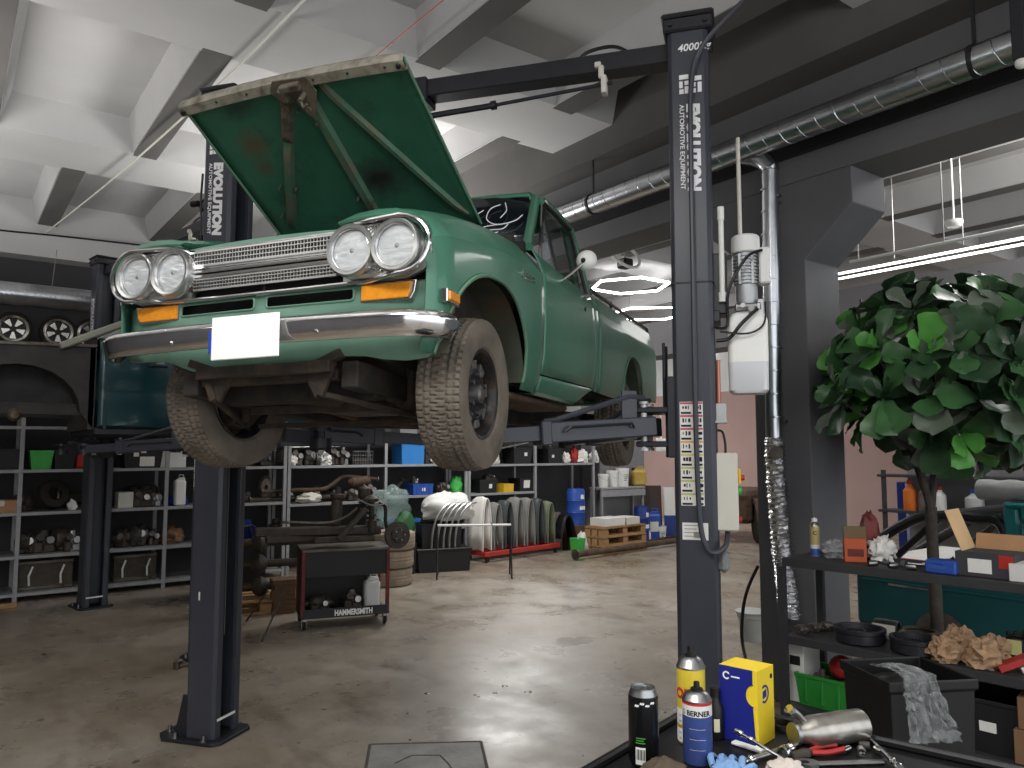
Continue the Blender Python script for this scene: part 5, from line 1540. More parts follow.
carton(S(404, 1.955, .2), .30, .3, .13, 'dark grey flat box on the top board above the light blue box', 'beam_paint', tape=False)
carton(S(452, 1.955, .2), .34, .3, .12, 'dark grey flat box on the top board left of the front tyre', 'beam_paint', tape=False)
carton(S(560, 1.935, .15), .5, .2, .07, 'long pale flat box on the top board over the pile of bags', 'white_paint', tape=False)
carton(S(606, 1.935, .15), .4, .2, .05, 'long pale flat box on the top board right of the other', 'white_paint', tape=False)
for i, (px, h) in enumerate(((545, .52), (557, .40))):
    carton(V((S(px, 0, .2).x, 10.72, .001)), .30, .3, h, ('tall', 'short')[i] + ' dark carton on the floor left of the blue drum', 'cardboard_dark' if i else 'dark_crate', tape=False)
for px, z, lab in ((318, 1.74, 'thin pale rod lying over the engine parts on the upper shelf'),):
    p = S(px, z, .1); long_part(p + V((-.4, 0, .02)), p + V((.35, .05, .03)), .012, 'steel_tube', lab, 'steel', flange=False)
# ================================================================== tyre stack
mm('tyre_dusty', (142, 128, 112), .9, var=.2, scale=8, bump=.2, bscale=40)
tc_ = V((4.72, 9.1, 0))
tt0 = tyre_thing((tc_.x, tc_.y, .0), .31, .225, 'dusty tyre at the bottom of the stack behind the parts cart', 'tyre_dusty', group='stacked tyres')
for k, lab in ((1, 'dusty tyre in the middle of the stack behind the parts cart'), (2, 'dusty tyre on top of the stack behind the parts cart')):
    dup(tt0, (tc_.x + .012 * k, tc_.y - .01 * k, .2255 * k), (0, 0, .4 * k), lab)

# ================================================================== parts cart with suspension assemblies
CB = (2.86, 7.27, 0); CR = -.27
cart = thing('parts_cart', 'red-framed trolley with black panels carrying axle parts', 'cart', CB, CR)
CW, CD, CH = .82, .45, .74
for x in (0, CW):
    for y in (0, CD): MB().box2((x - .018, y - .018, .11), (x + .018, y + .018, CH), .003).build('post', Mt['dark_red'], cart)
for (x, y) in ((0.02, .02), (CW - .02, .02), (.02, CD - .02), (CW - .02, CD - .02)):
    c = MB().box2((x - .02, y - .03, .085), (x + .02, y + .03, .112), .003).box((x + .022, y, .06), (.004, .04, .06)).box((x - .022, y, .06), (.004, .04, .06)).build('caster', Mt['steel'], cart)
    MB().lathe([(.0, -.016), (.03, -.016), (.042, -.012), (.042, .012), (.03, .016), (0, .016)], (x, y + .01, .045), (1, 0, 0), n=18).build('caster_wheel', Mt['rubber'], c)
MB().box2((-.02, -.02, .112), (CW + .02, CD + .02, .135), .004).box2((.0, -.022, .11), (CW, -.016, .20)).build('bottom_tray', Mt['black_steel'], cart)
MB().box2((-.02, -.03, CH), (CW + .02, CD + .03, CH + .025), .004).build('top_tray', Mt['dull_steel'], cart)
MB().box2((.02, CD - .01, .135), (CW - .02, CD, CH)).box2((-.006, .02, .135), (.0, CD - .02, CH)).build('back_panel', Mt['dark_crate'], cart, smooth=0)
MB().box2((.02, -.005, .50), (CW - .02, .0, CH)).build('front_panel', Mt['dark_crate'], cart, smooth=0)
text('HAMMERSMITH', .075, Mt['white_print'], cart, basis(V((.30, -.0235, .128)), (1, 0, .0), (0, 0, 1)), bold=.003, sx=.72)
CX = frameT(V(CB), CR)
def cp(x, y, z): return CX @ V((x, y, z))
t = jerrycan(cp(.70, .2, .137), .16, .14, .34, 'white_plastic', 'white bottle-like can standing inside the parts cart', rz=CR, lab=False)
part_lump(cp(.5, .2, .137), (.26, .26, .2), 'brake_caliper', 'dull brake caliper inside the parts cart beside the white can', 81, 'dull_steel', rz=CR)
part_lump(cp(.18, .22, .137), (.28, .28, .16), 'engine_bracket', 'dark bracket lying at the left inside the parts cart', 82, 'dark_metal', rz=CR)
# suspension assembly on top
sa = thing('suspension_assembly', 'dark axle assembly with spring struts and brake disc on the parts cart', 'car part', cp(0, -.02, CH + .075), CR)
b = MB(); b.bar((-.45, .18, .12), (.78, .2, .10), .09, .09, .015); b.bar((-.35, .12, .05), (.5, .3, .045), .06, .07, .01); b.bar((.1, .1, .03), (.7, .12, .03), .05, .06, .01); b.build('crossmember', Mt['dark_metal'], sa)
b = MB(); b.tube([(-.2, .1, .22), (.22, .06, .2), (.40, .02, .26), (.50, .0, .34)], .014, 7, smooth=4); b.build('anti_roll_bar', Mt['dull_steel'], sa)
b = MB(); b.bar((.32, -.0, .035), (.60, .05, .33), .06, .05, .01); b.build('control_arm', Mt['dark_metal'], sa)
b = MB(); b.lathe([(0, 0), (.05, 0), (.06, .04), (.055, .25), (.075, .27), (.075, .30), (.03, .31), (.025, .37), (0, .37)], (.32, .22, .17), (.08, 0, 1), n=16); b.build('strut', Mt['dark_metal'], sa)
b = MB(); b.lathe([(0, 0), (.045, 0), (.05, .12), (.03, .13), (.03, .30), (.075, .31), (.08, .34), (.04, .37), (0, .38)], (.69, .16, .08), (-.06, 0, 1), n=16); st = b.build('strut', Mt['dark_metal'], sa)
b = MB(); b.tube([(.69 - .06 * .03 * i + .062 * cos(i * .5), .16 + .062 * sin(i * .5), .20 + .0042 * i) for i in range(50)], .009, 6); b.build('coil_spring', Mt['black_steel'], st)
b = MB(); b.lathe([(0, 0), (.05, 0), (.06, .03), (.06, .10), (.03, .12), (0, .14)], (.62, .3, .42), (0, 0, 1), n=14); b.build('top_mount', Mt['dark_metal'], st)
b = MB(); b.lathe([(0, -.02), (.075, -.02), (.08, .01), (.135, .012), (.138, .03), (.135, .046), (.08, .048), (.072, .07), (.04, .075), (.036, .09), (0, .09)], (.90, .02, .06), (.25, -1, .1), n=32); ds = b.build('brake_disc', Mt['dark_metal'], sa)
dn = V((.25, -1, .1)).normalized(); u, w_ = MB().frame(dn)
for k in range(5):
    a = 2 * pi * k / 5; q = V((.90, .02, .06)) + dn * .07 + u * (.052 * cos(a)) + w_ * (.052 * sin(a)); MB().cyl(q, q + dn * .03, .010, n=8).build('wheel_stud', Mt['chrome'], ds)
b = MB(); b.tube([(.74, .1, .38), (.80, .08, .34), (.80, .06, .2), (.82, .05, .1)], .018, 8, smooth=4); b.build('brake_hose', Mt['black_plastic'], sa)
b = MB(); b.tube([(.52, .1, .42), (.66, .06, .36), (.78, .05, .37)], .009, 6, smooth=4); b.build('brake_line', Mt['steel'], sa)
# long axles stacked left of the cart on a low pallet
pal2 = pallet((2.30, 8.35, 0), -.2, 'low wooden pallet under the axles left of the parts cart', 1.1, .6); pal2['group'] = ''
del pal2['group']
for i, (z, y, lab) in enumerate(((.26, 8.55, 'bottom dark axle on the low pallet left of the parts cart'), (.49, 8.62, 'middle dark axle on the low pallet left of the parts cart'), (.72, 8.60, 'top dark axle on the low pallet left of the parts cart'))):
    t = thing('axle_beam', lab, 'car part', (2.3, y, z), -.2, 'axles on the pallet')
    MB().cyl((0, 0, 0), (1.15, 0, 0), .042, n=14).lathe([(.03, -.1), (.09, -.05), (.11, 0), (.09, .05), (.03, .1)], (.55, 0, 0), (1, 0, 0), n=18).build('tube', Mt['dark_metal'], t)
    for x in (0, 1.15): MB().lathe([(0, -.02), (.055, -.02), (.055, .02), (0, .02)], (x, 0, 0), (1, 0, 0), n=16).build('flange', Mt['dull_steel'], t)
t = thing('parts_tray', 'dark blue crate with pale tube frame behind the left lift column', 'crate', (2.55, 9.3, .62), -.15)
MB().box2((0, 0, 0), (.5, .4, .02)).box2((0, .38, 0), (.5, .4, .25)).box2((0, 0, 0), (.02, .4, .2)).box2((.48, 0, 0), (.5, .4, .2)).build('tray', Mt['deep_blue'], t, smooth=0)
MB().tube([(.03, -.02, .02), (.02, -.02, .16), (.42, -.02, .22), (.46, -.02, .06)], .014, 7, closed=True).build('tube_frame', Mt['dull_steel'], t)
b = MB(); b.box2((-.1, -.1, 0), (.6, .5, .619), .01); tag(b.build('dark_chest', Mt['dark_crate'], loc=(2.55, 9.3, 0), rot=(0, 0, -.15)), 'dark chest that carries the blue crate behind the lift column', 'chest')
# stack of short boards beside the cart
wb = None; q_ = onZ(282, 612); WBX, WBY = q_.x, q_.y
for k in range(7):
    nm = ('lowest', 'second', 'third', 'fourth', 'fifth', 'sixth', 'topmost')[k]
    lab = nm + ' short board in the small pile left of the parts cart'
    if k == 0:
        b = MB(); b.box2((-.12, -.1, 0), (.12, .1, .05), .004); wb = tag(b.build('wooden_block', Mt['wood_dark'], loc=(WBX, WBY, 0), rot=(0, 0, -.2)), lab, 'wood block', 'short boards in a pile')
    else: dup(wb, (WBX + .008 * (k % 3), WBY - .006 * (k % 2), .0505 * k), (0, 0, -.2 + .06 * ((k * 3) % 4 - 1.5)), lab)
# poles leaning on the cart
for i, (a, c, lab) in enumerate((((262, 642), (286, 588), 'thin dark rod leaning toward the left side of the cart'), ((246, 622), (268, 590), 'second thin rod leaning behind the left lift column'))):
    p = onZ(*a); p2 = onD(*c, 7.55 + .3 * i)
    t = thing('steel_rod', lab, 'rod', p); MB().cyl((0, 0, .006), p2 - p, .009, n=8).build('rod', Mt['dark_metal'], t)

# ================================================================== fender stand, dolly, tub
mm('fender_white', (224, 222, 216), .5, var=.04); mm('fender_grey', (128, 128, 124), .5, var=.08); mm('fender_dark', (70, 74, 76), .4, var=.08); mm('fender_green', (110, 118, 92), .5, var=.1)
crate((5.86, 9.68, 0), .78, .42, .30, 'dark_crate', 'storage_tub', 'large black tub on the floor under the chrome trim pieces', 'tub', rz=-.26, taper=.95, lid='black_plastic', ribs=False)
crate((5.86, 9.75, .332), .6, .36, .34, 'dark_crate', 'storage_tub', 'smaller black tub stacked on the large one under chrome trims', 'tub', rz=-.26, taper=.95, ribs=False)
for i in range(5):
    x0 = 5.72 + .085 * i
    t = thing('chrome_trim', ('leftmost', 'second', 'middle', 'fourth', 'rightmost')[i] + ' curved chrome trim of the five draped over the black tubs', 'trim piece', (x0, 9.52 - .02 * i, .30), -.26, 'chrome trims over the tubs')
    MB().tube([(-.10, -.0, .02), (-.09, .0, .22), (-.02, .02, .46), (.12, .06, .62), (.26, .1, .66)], .016, 6, smooth=5).build('strip', Mt['steel'], t)
    MB().box((-.098, 0, .01), (.035, .02, .03), .004).build('end_clip', Mt['black_plastic'], t)
bag((6.02, 9.75, .70), (.40, .21, .24), 'white_paint', 'wrapped_bundle', 'big white wrapped bundle lying on top of the black tubs', 'bundle', 23, .32, 2.6, -.2)
mm('sack_green', (34, 84, 44), .6, var=.2)
crate((5.27, 9.70, 0), .26, .26, .42, 'dark_crate', 'storage_tub', 'narrow black tub under the dark green sack', 'tub', ribs=False)
bag((5.27, 9.70, .425), (.15, .12, .26), 'sack_green', 'green_sack', 'dark green sack left of the chrome trims by the tyre stack', 'sack', 24, .3, 2)
mm('clear_sheet', (150, 172, 168), .25, 0, var=.1, alpha=.4)
bag((5.28, 10.12, .62), (.3, .18, .36), 'clear_sheet', 'plastic_sheet', 'translucent grey-green plastic sheet above the tyre stack', 'plastic sheet', 25, .3, 2)
# low red dolly
dl = thing('dolly', 'low red dolly with casters under the row of fenders', 'dolly', (6.72, 9.83, 0), .16)
MB().box2((0, -.02, .09), (1.75, .05, .16), .006).build('rail', Mt['red_paint'], dl); MB().box2((0, .38, .09), (1.75, .45, .16), .006).build('rail', Mt['red_paint'], dl)
for x in (.05, .85, 1.65): MB().box2((x, .05, .095), (x + .06, .38, .15), .004).build('cross_bar', Mt['red_paint'], dl)
for x in (.08, 1.66):
    for y in (.015, .415): MB().lathe([(0, -.018), (.03, -.018), (.044, -.01), (.044, .01), (.03, .018), (0, .018)], (x, y, .045), (0, 1, 0), n=16).build('caster', Mt['rubber'], dl)
DX = frameT(V((6.72, 9.83, 0)), .16)
def fender(loc, rz, m, label, h=.72, w=.36, d=.2):
    t = thing('fender', label, 'car fender', loc, rz, 'fenders on the dolly')
    rows = []
    for i in range(19):
        a = pi * (1 - i / 18); x = w * cos(a) * .5; z = h * (sin(a) ** .65)
        if i > 12: z = max(z, .0)
        rows.append([V((x + .04, -.0, z)), V((x + .02, d * .3, z + .03)), V((x, d * .75, z + .02)), V((x - .02, d, z - .02 if z > .03 else z))])
    o = MB().grid(rows).build('skin', Mt[m], t, smooth=60, solid=.012)
    MB().tube([r[0] for r in rows], .012, 6).build('edge', Mt[m], t)
    return t
ff = [('fender_white', 'white fender at the left end of the row on the red dolly', .80), ('fender_grey', 'grey fender next to the white one on the red dolly', .70), ('fender_dark', 'dark fender third from the left on the red dolly', .72),
      ('fender_grey', 'grey fender in the middle of the row on the red dolly', .76), ('fender_grey', 'grey fender fifth from the left on the red dolly', .74), ('fender_dark', 'dark fender sixth from the left on the red dolly', .72), ('fender_green', 'olive fender at the right end of the row on the red dolly', .66)]
for i, (m_, lab, h_) in enumerate(ff):
    p = DX @ V((.12 + .25 * i, .10, .163)); fender(p, .22, m_, lab, h_, .19, .24)
# tall folding stand in front of the fenders
st = thing('folding_stand', 'black folding stand with white bar in front of the fenders', 'stand', (5.38, 8.98, 0), atan2(-.53, .85))
L_ = 1.0
for x in (0, L_):
    MB().tube([(x, 0, .0), (x + .0, .18, .70)], .012, 8).build('leg', Mt['black_steel'], st)
    MB().tube([(x, .40, .0), (x + .0, .18, .70)], .012, 8).build('leg', Mt['black_steel'], st)
MB().cyl((0, .18, .70), (L_, .18, .70), .016, n=10).build('top_bar', Mt['white_plastic'], st)
b = MB(); rows = [[V((.72 + .02 * j, .18 + .0 * j, .70)) + V((.10 * i / 8 - .02 * j, -.10 * sin(i / 8 * 1.6) - .02, .03 - .30 * (i / 8) ** 1.4 + .015 * (j % 2))) for j in range(6)] for i in range(9)]
tag(b.grid(rows).build('grey_cloth', Mt['fender_grey'], smooth=60, solid=.01), 'grey strip draped over the bar of the folding stand', 'cloth')
bpy.data.objects['grey_cloth'].location = st.location; bpy.data.objects['grey_cloth'].rotation_euler = st.rotation_euler
# dark wheel-arch liner, green tub and white piece between dolly and pallets
crate((8.56, 9.78, 0), .17, .2, .26, 'bright_green', 'bucket', 'small green tub on the floor between fenders and pallets', 'tub', taper=.8, ribs=False)
t = thing('arch_liner', 'black curved plastic liner leaning beside the pallets', 'car part', (8.40, 10.06, 0), .1)
rows = [[V((.42 * (i / 14) + .05, .2 * j / 3, .72 * sin(pi * (.15 + .8 * i / 14)))) for j in range(4)] for i in range(15)]
z0 = min(p.z for r in rows for p in r)
for r in rows:
    for p in r: p.z -= z0 - .006
MB().grid(rows).build('shell', Mt['black_plastic'], t, smooth=60, solid=.01)
MB().tube([r[0] for r in rows], .014, 6).build('lip', Mt['black_plastic'], t)
bag((8.72, 9.84, 0), (.10, .09, .2), 'white_plastic', 'white_bag', 'white bag under the black curved liner beside the pallets', 'bag', 28, .35, 2.5)

# ================================================================== vehicle shell on the second lift
mm('teal_dark', (26, 60, 66), .3, var=.1, coat=.4); mm('inner_grey', (58, 56, 56), .7, var=.25, scale=5, dirt=(34, 32, 32), dscale=4); mm('pillar_pale', (150, 152, 140), .5, var=.08)
Y2 = 7.45
sh = thing('vehicle_shell', 'dark teal vehicle shell without fenders on the second lift', 'car', (1.1, Y2, 1.86))
def q2(px, py): p = onY(px, py, Y2); return (p.x - 1.1, p.z - 1.86)
for y0, nm in ((0, 'door'), (1.56, 'door')):
    b = MB(); rows = []
    for (z, dy) in ((.06, .03), (.09, .0), (.36, -.01), (.40, -.004), (.43, -.015), (.70, .0), (.80, .02), (.84, .05)):
        yy = y0 + dy if y0 == 0 else y0 + .05 - dy
        rows.append([V((-.04, yy, z)), V((.0, yy - (.004 if y0 == 0 else -.004), z)), V((1.0, yy, z))])
    dr = b.grid(rows).build(nm, Mt['teal_dark'], sh, smooth=40, solid=.02)
    if y0 == 0:
        MB().box2((.0, -.022, .05), (.03, -.01, .80), .003).build('edge_trim', Mt['teal_dark'], dr)
        MB().tube([(.34, -.02, .62), (.36, -.045, .62), (.48, -.045, .62), (.5, -.02, .62)], .01, 6).build('handle', Mt['black_plastic'], dr)
b = MB(); b.box2((-.06, .02, .0), (1.9, .1, .07), .01); b.box2((-.06, 1.5, .0), (1.9, 1.58, .07), .01); b.box2((-.05, .05, .02), (1.9, 1.55, .05)); b.build('sill', Mt['black_steel'], sh)
b = MB(); b.box2((1.01, .0, .1), (1.85, .03, .82), .01); b.box2((1.01, 1.55, .1), (1.85, 1.58, .82), .01); b.box2((1.82, .02, .1), (1.86, 1.56, .82)); b.build('rear_quarter', Mt['teal_dark'], sh)
# inner wing with wheel opening
pts = [(-1.55, .30), (-1.25, .22)]
for i in range(13):
    a = pi * (1 - i / 12); pts.append((-.62 + .46 * cos(a), .20 + .46 * sin(a) * .85))
pts += [(-.06, .06), (-.06, .80), (-.3, .76), (-1.2, .73), (-1.55, .70)]
for y in (.10, 1.42): MB().prism(pts, (0, y, 0), (1, 0, 0), (0, 0, 1), (0, .03, 0)).build('inner_wing', Mt['inner_grey'], sh, smooth=0)
rows = []
for i in range(13):
    a = pi * (1 - i / 12); rows.append([V((-.62 + .46 * cos(a), y, .20 + .46 * sin(a) * .85 + (.0 if y < .2 else .02))) for y in (.10, .3, .5)])
b = MB(); b.grid(rows); cap = [r[-1] for r in rows]; b.add(cap, [tuple(range(len(cap)))]); b.build('wheel_tub', Mt['inner_grey'], sh, smooth=40)
b = MB(); b.box2((-.10, .10, .05), (-.05, 1.46, .85)); b.box2((-1.5, .3, .18), (-.1, .38, .28)); b.box2((-1.5, 1.15, .18), (-.1, 1.23, .28)); b.box2((-1.6, .1, .2), (-1.5, 1.45, .6)); b.build('front_frame', Mt['inner_grey'], sh, smooth=0)
b = MB(); b.lathe([(.02, 0), (.045, .0), (.05, .03), (.05, .1), (.03, .12)], (-.64, .1, .16), (0, -1, 0), n=18); b.build('axle_stub', Mt['dull_steel'], sh)
b = MB(); b.bar((-1.3, .09, .735), (-.05, .09, .78), .02, .03, .004); b.build('wing_rail', Mt['dull_steel'], sh)
for y in (.06, 1.52):
    b = MB(); b.bar((-.34, y, .75), (.66, y + (.10 if y < 1 else -.10), 1.26), .06, .085, .012, up=(0, 1, 0)); b.build('windscreen_pillar', Mt['pillar_pale'], sh)
b = MB(); b.box2((.6, .16, 1.25), (1.75, 1.42, 1.29), .015); b.build('roof', Mt['teal_dark'], sh)
for y in (.17, 1.41): MB().bar((1.72, y, .8), (1.70, y, 1.26), .05, .05, .008).build('rear_pillar', Mt['teal_dark'], sh)
b = MB(); b.box2((-.05, .12, .78), (.15, 1.45, .86), .02); b.build('dashboard', Mt['black_plastic'], sh)
# ================================================================== ducts
dx = 4.5
sd_ = spiral_duct((dx, -1.5, 3.885), (dx, 8.5, 3.885), .088, .13, 'spiral_duct', 'long shiny round duct running along the dark concrete beam')
for y in (1.78, 4.9):
    b = MB(); b.lathe([(.089, -.012), (.096, -.012), (.096, .012), (.089, .012)], (0, y + 1.5, 0), (0, 1, 0), n=28, closed=True)
    b.bar((0, y + 1.5, .09), (0, y + 1.5, .62), .012, .02); b.build('duct_hanger', Mt['black_steel'], sd_)
vd = thing('exhaust_duct', 'vertical round duct ending in a crinkled foil hose beside the column', 'duct', (4.6, 3.17, 0))
b = MB(); b.tube([(-.10, .30, 3.87), (-.06, .22, 3.86), (-.02, .08, 3.80), (0, .0, 3.70), (0, .01, 3.55), (0, .03, 1.80)], .058, 18, smooth=5); b.build('pipe', Mt['galv'], vd, smooth=60)
for z in (3.56, 3.40, 3.24, 3.08, 2.92, 2.76, 2.60, 2.44, 2.28, 2.12, 1.96): MB().lathe([(.058, -.006), (.0625, -.004), (.0625, .004), (.058, .006)], (0, .02, z), (0, 0, 1), n=20, closed=True).build('seam', Mt['galv'], vd)
for z in (3.50, 1.93): MB().bar((0, .03, z), (.15, .03, z), .01, .02).box((-.0, -.06, z), (.03, .02, .02)).build('clamp', Mt['steel'], vd)
mm('foil', (214, 214, 216), .22, 1., var=.1, scale=30, bump=.6, bscale=60)
rows = []
random.seed(11)
P_ = spline([V((0, .03, 1.82)), V((0, .02, 1.5)), V((-.01, -.01, 1.1)), V((-.03, -.05, .85)), V((-.05, -.08, .63))], 24)
for i, p in enumerate(P_):
    r = .060 + .010 * (i % 2) + random.uniform(-.003, .003)
    rows.append([p + V((r * cos(2 * pi * j / 22) * random.uniform(.94, 1.06), r * sin(2 * pi * j / 22) * random.uniform(.94, 1.06), random.uniform(-.004, .004))) for j in range(22)])
MB().grid(rows, cv=True).build('foil_hose', Mt['foil'], vd, smooth=20)
MB().cyl((-.08, -.03, 1.72), (-.10, -.05, 1.72), .045, n=18).cyl((-.0, .03, 1.72), (-.08, -.03, 1.72), .02, n=10).build('damper_knob', Mt['dark_metal'], vd)

# cables under the ceiling
def cable(name, pts, r, m, label, smooth=6):
    t = thing(name, label, 'cable', pts[0]); p0 = V(pts[0])
    MB().tube([V(p) - p0 for p in pts], r, 6, smooth=smooth).build('line', Mt[m], t); return t
cable('white_cable', [(1.66, 3.9, 4.47), (1.63, 4.5, 4.47), (1.52, 5.9, 4.46), (1.25, 8.4, 4.44), (.9, 10.9, 4.40)], .009, 'cream_paint', 'white cable strung diagonally across the ceiling beams on the left')
mm('red_wire', (190, 70, 66), .5, var=0)
cable('red_wire', [(2.35, 3.6, 4.49), (2.30, 4.6, 4.47), (2.27, 5.5, 4.45), (2.2, 7.8, 4.47)], .004, 'red_wire', 'thin red wire running under the ceiling above the open hood')
cable('ceiling_cable', [(-.8, 10.8, 4.38), (.2, 10.8, 4.32), (1.2, 10.8, 4.36), (3.2, 10.7, 4.4)], .012, 'black_plastic', 'black cable sagging along the top of the back wall')

# ================================================================== bright hall beyond: lamps
mm('lamp_glow', (255, 255, 255), .5, var=0, emit=(255, 255, 255), estr=9.)
mm('tube_glow', (255, 255, 255), .5, var=0, emit=(255, 252, 246), estr=2.2)
def hex_lamp(px, py, z, r, label, rz=0):
    p = onZ(px, py, z); t = thing('hexagon_lamp', label, 'lamp', p, rz, 'hexagon ceiling lamps')
    for k in range(6):
        a, c = 2 * pi * k / 6, 2 * pi * (k + 1) / 6
        MB().bar((r * cos(a), r * sin(a), 0), (r * cos(c), r * sin(c), 0), .038, .03, .006).build('light_bar', Mt['lamp_glow'], t)
    for k in (0, 3): MB().cyl((r * cos(k * pi / 3), r * sin(k * pi / 3), .03), (r * cos(k * pi / 3), r * sin(k * pi / 3), 4.8 - z), .006, n=5).build('hanger', Mt['steel'], t)
    return t
hex_lamp(630, 286, 4.3, .62, 'hexagon lamp nearest the pickup bed in the bright hall')
hex_lamp(648, 314, 4.3, .75, 'hexagon lamp in the hall, second one down toward the far wall', .3)
hex_lamp(652, 352, 4.3, 1.6, 'hexagon lamp farthest away in the bright hall', .1)
p = onD(625, 263, 9.5)
t = thing('projector', 'small dark projector hanging under the white ring in the bright hall', 'projector', p)
MB().box2((-.08, -.08, -.07), (.08, .08, .05), .02).build('case', Mt['black_plastic'], t); MB().cyl((0, 0, .06), (0, 0, 4.8 - p.z), .015, n=8).build('pole', Mt['steel'], t)
MB().tube([(.24 * cos(a), .24 * sin(a) * .4, .10 + .17 * sin(a)) for a in [2 * pi * i / 28 for i in range(28)]], .02, 6, closed=True).build('ring', Mt['white_plastic'], t)
# linear lamps and pipe in the right bay
p0, p1 = onX(838, 279, 7.), onX(1060, 236, 7.)
t = thing('linear_lamp', 'long thin white lamp line under the right bay ceiling', 'lamp', p0)
d = p1 - p0; d.z = 0
for k, dz in enumerate((0, .05)): MB().bar((0, .0, dz), d + V((0, 0, dz)), .03, .018, .004).build('light_bar', Mt['tube_glow'], t)
for f in (.3, .62): MB().cyl(d * f + V((0, 0, .09)), d * f + V((0, 0, 4.8 - p0.z)), .006, n=5).build('hanger', Mt['steel'], t)
p0, p1 = onX(850, 262, 6.4), onX(1060, 218, 6.4)
t = thing('ceiling_pipe', 'pale thin pipe above the lamp line in the right bay', 'pipe', p0); d = p1 - p0; d.z = .0
MB().cyl((0, 0, 0), d, .013, n=10).build('tube', Mt['white_plastic'], t)
for f in (.05, .5, .9): MB().cyl(d * f, d * f + V((0, 0, 4.8 - p0.z)), .006, n=5).build('hanger', Mt['steel'], t)
p = onX(954, 224, 6.8)
t = thing('smoke_detector', 'round white detector above the pale pipe in the right bay', 'detector', p); MB().lathe([(0, -.03), (.05, -.027), (.065, -.01), (.07, .01), (.07, .03), (0, .03)], n=24).build('body', Mt['white_plastic'], t); MB().cyl((0, 0, .03), (0, 0, 4.8 - p.z), .008, n=8).build('stem', Mt['white_plastic'], t)
# far shapes behind the column: old wheel, stool and loose cable
p = onD(768, 500, 14.2); p.z = 0
t = thing('old_vehicle', 'rusty brown vehicle end with wheel by the pink wall', 'car', p, .3)
MB().box2((-.1, .3, .35), (1.8, 1.6, .95), .08).build('body', Mt['rust'], t); MB().lathe([(.0, -.1), (.2, -.1), (.3, -.09), (.34, -.06), (.34, .06), (.3, .09), (.0, .1)], (.1, .2, .34), (-.6, 1, 0), n=26).build('wheel', Mt['rubber'], t)
MB().lathe([(.36, -.12), (.44, -.1), (.46, .1), (.38, .12)], (.1, .2, .36), (-.6, 1, 0), n=20, a0=.2, a1=pi).build('mudguard', Mt['rust'], t)
p = onZ(752, 640, 0)
t = thing('plastic_stool', 'small white plastic bin on the floor left of the column base', 'bin', p, .4)
MB().lathe([(0, 0), (.10, 0), (.12, .2), (.13, .21), (.13, .25), (.11, .25), (.1, .02), (0, .02)], n=20).build('bin', Mt['light_grey_plastic'], t); MB().lathe([(.14, .245), (.145, .26), (.10, .275), (0, .28)], n=20).build('lid', Mt['light_grey_plastic'], t)
cable('floor_cable', [onZ(748, 668, .01), onD(742, 640, 5.6), onD(743, 610, 5.7), onD(748, 588, 5.8), onD(758, 566, 5.75)], .012, 'black_plastic', 'black cable looping down beside the column')

# ================================================================== right-hand shelf
SR = atan2(-.993, .119); SO = V((3.80, 2.62, 0)); SL_ = 1.75; SD = .46
SX_ = frameT(SO, SR); SXi = SX_.inverted()
def sp(l, w_, z): return SX_ @ V((l, w_, z))
def sl(px, z, w_):
    # point on the shelf board at image column px, depth w_ behind its front edge
    r = ray(px, 448); c = SXi @ V((0, 0, 0)); d = SXi.to_3x3() @ V((r.x, r.y, 0))
    k = (w_ - c.y) / d.y; return SX_ @ V((c.x + d.x * k, w_, z))
rs = thing('storage_shelf', 'dark steel shelf with three levels in front of the fig tree', 'shelving', SO, SR)
ZT, ZM, ZL_ = 1.14, .72, .34
for z in (ZT, ZM, ZL_):
    MB().box2((0, 0, z - .045), (SL_, .02, z)).box2((0, SD - .02, z - .045), (SL_, SD, z)).box2((0, .02, z - .012), (SL_, SD - .02, z)).build('shelf_board', Mt['shelf_dark'], rs, smooth=0, bevel=.002)
for x in (.0, SL_):
    for y in (0, SD):
        MB().box2((x - .02, y - .015 if y else -.02, 0), (x + .02, y + .02 if y else .015, ZT - .046 if True else 0)).build('upright', Mt['shelf_dark'], rs, smooth=0)
T1, M1, L1 = ZT + .001, ZM + .001, ZL_ + .001
def spraycan(loc, r, h, bands, label, cap, rz=0, name='spray_can', lettering=None):
    t = thing(name, label, 'spray can', loc, rz)
    b = MB(); z = 0
    b.lathe([(0, 0), (r * .94, 0), (r * .99, .004), (r, .008), (r, h * .8), (r * 1.0, h * .80)], n=32)
    for i, (z0, z1, m_) in enumerate(bands): pass
    MB().lathe([(0, 0), (r * .94, 0), (r, .006), (r, h * .78)], n=36).build('body', Mt[bands[0][2]], t, smooth=40)
    for (z0, z1, m_) in bands[1:]: MB().lathe([(r * 1.004, z0 * h), (r * 1.004, z1 * h)], n=36).build('band', Mt[m_], t, smooth=40)
    MB().lathe([(r * 1.03, h * .775), (r * 1.03, h * .79), (r * .97, h * .80), (r * .80, h * .86), (r * .55, h * .885), (r * .5, h * .89), (0, h * .89)], n=36).build('dome', Mt['steel'], t, smooth=40)
    MB().lathe([(0, h * .885), (r * .42, h * .885), (r * .42, h * .92), (r * .22, h * .93), (r * .2, h), (0, h)], n=20).build('nozzle', Mt[cap], t)
    return t
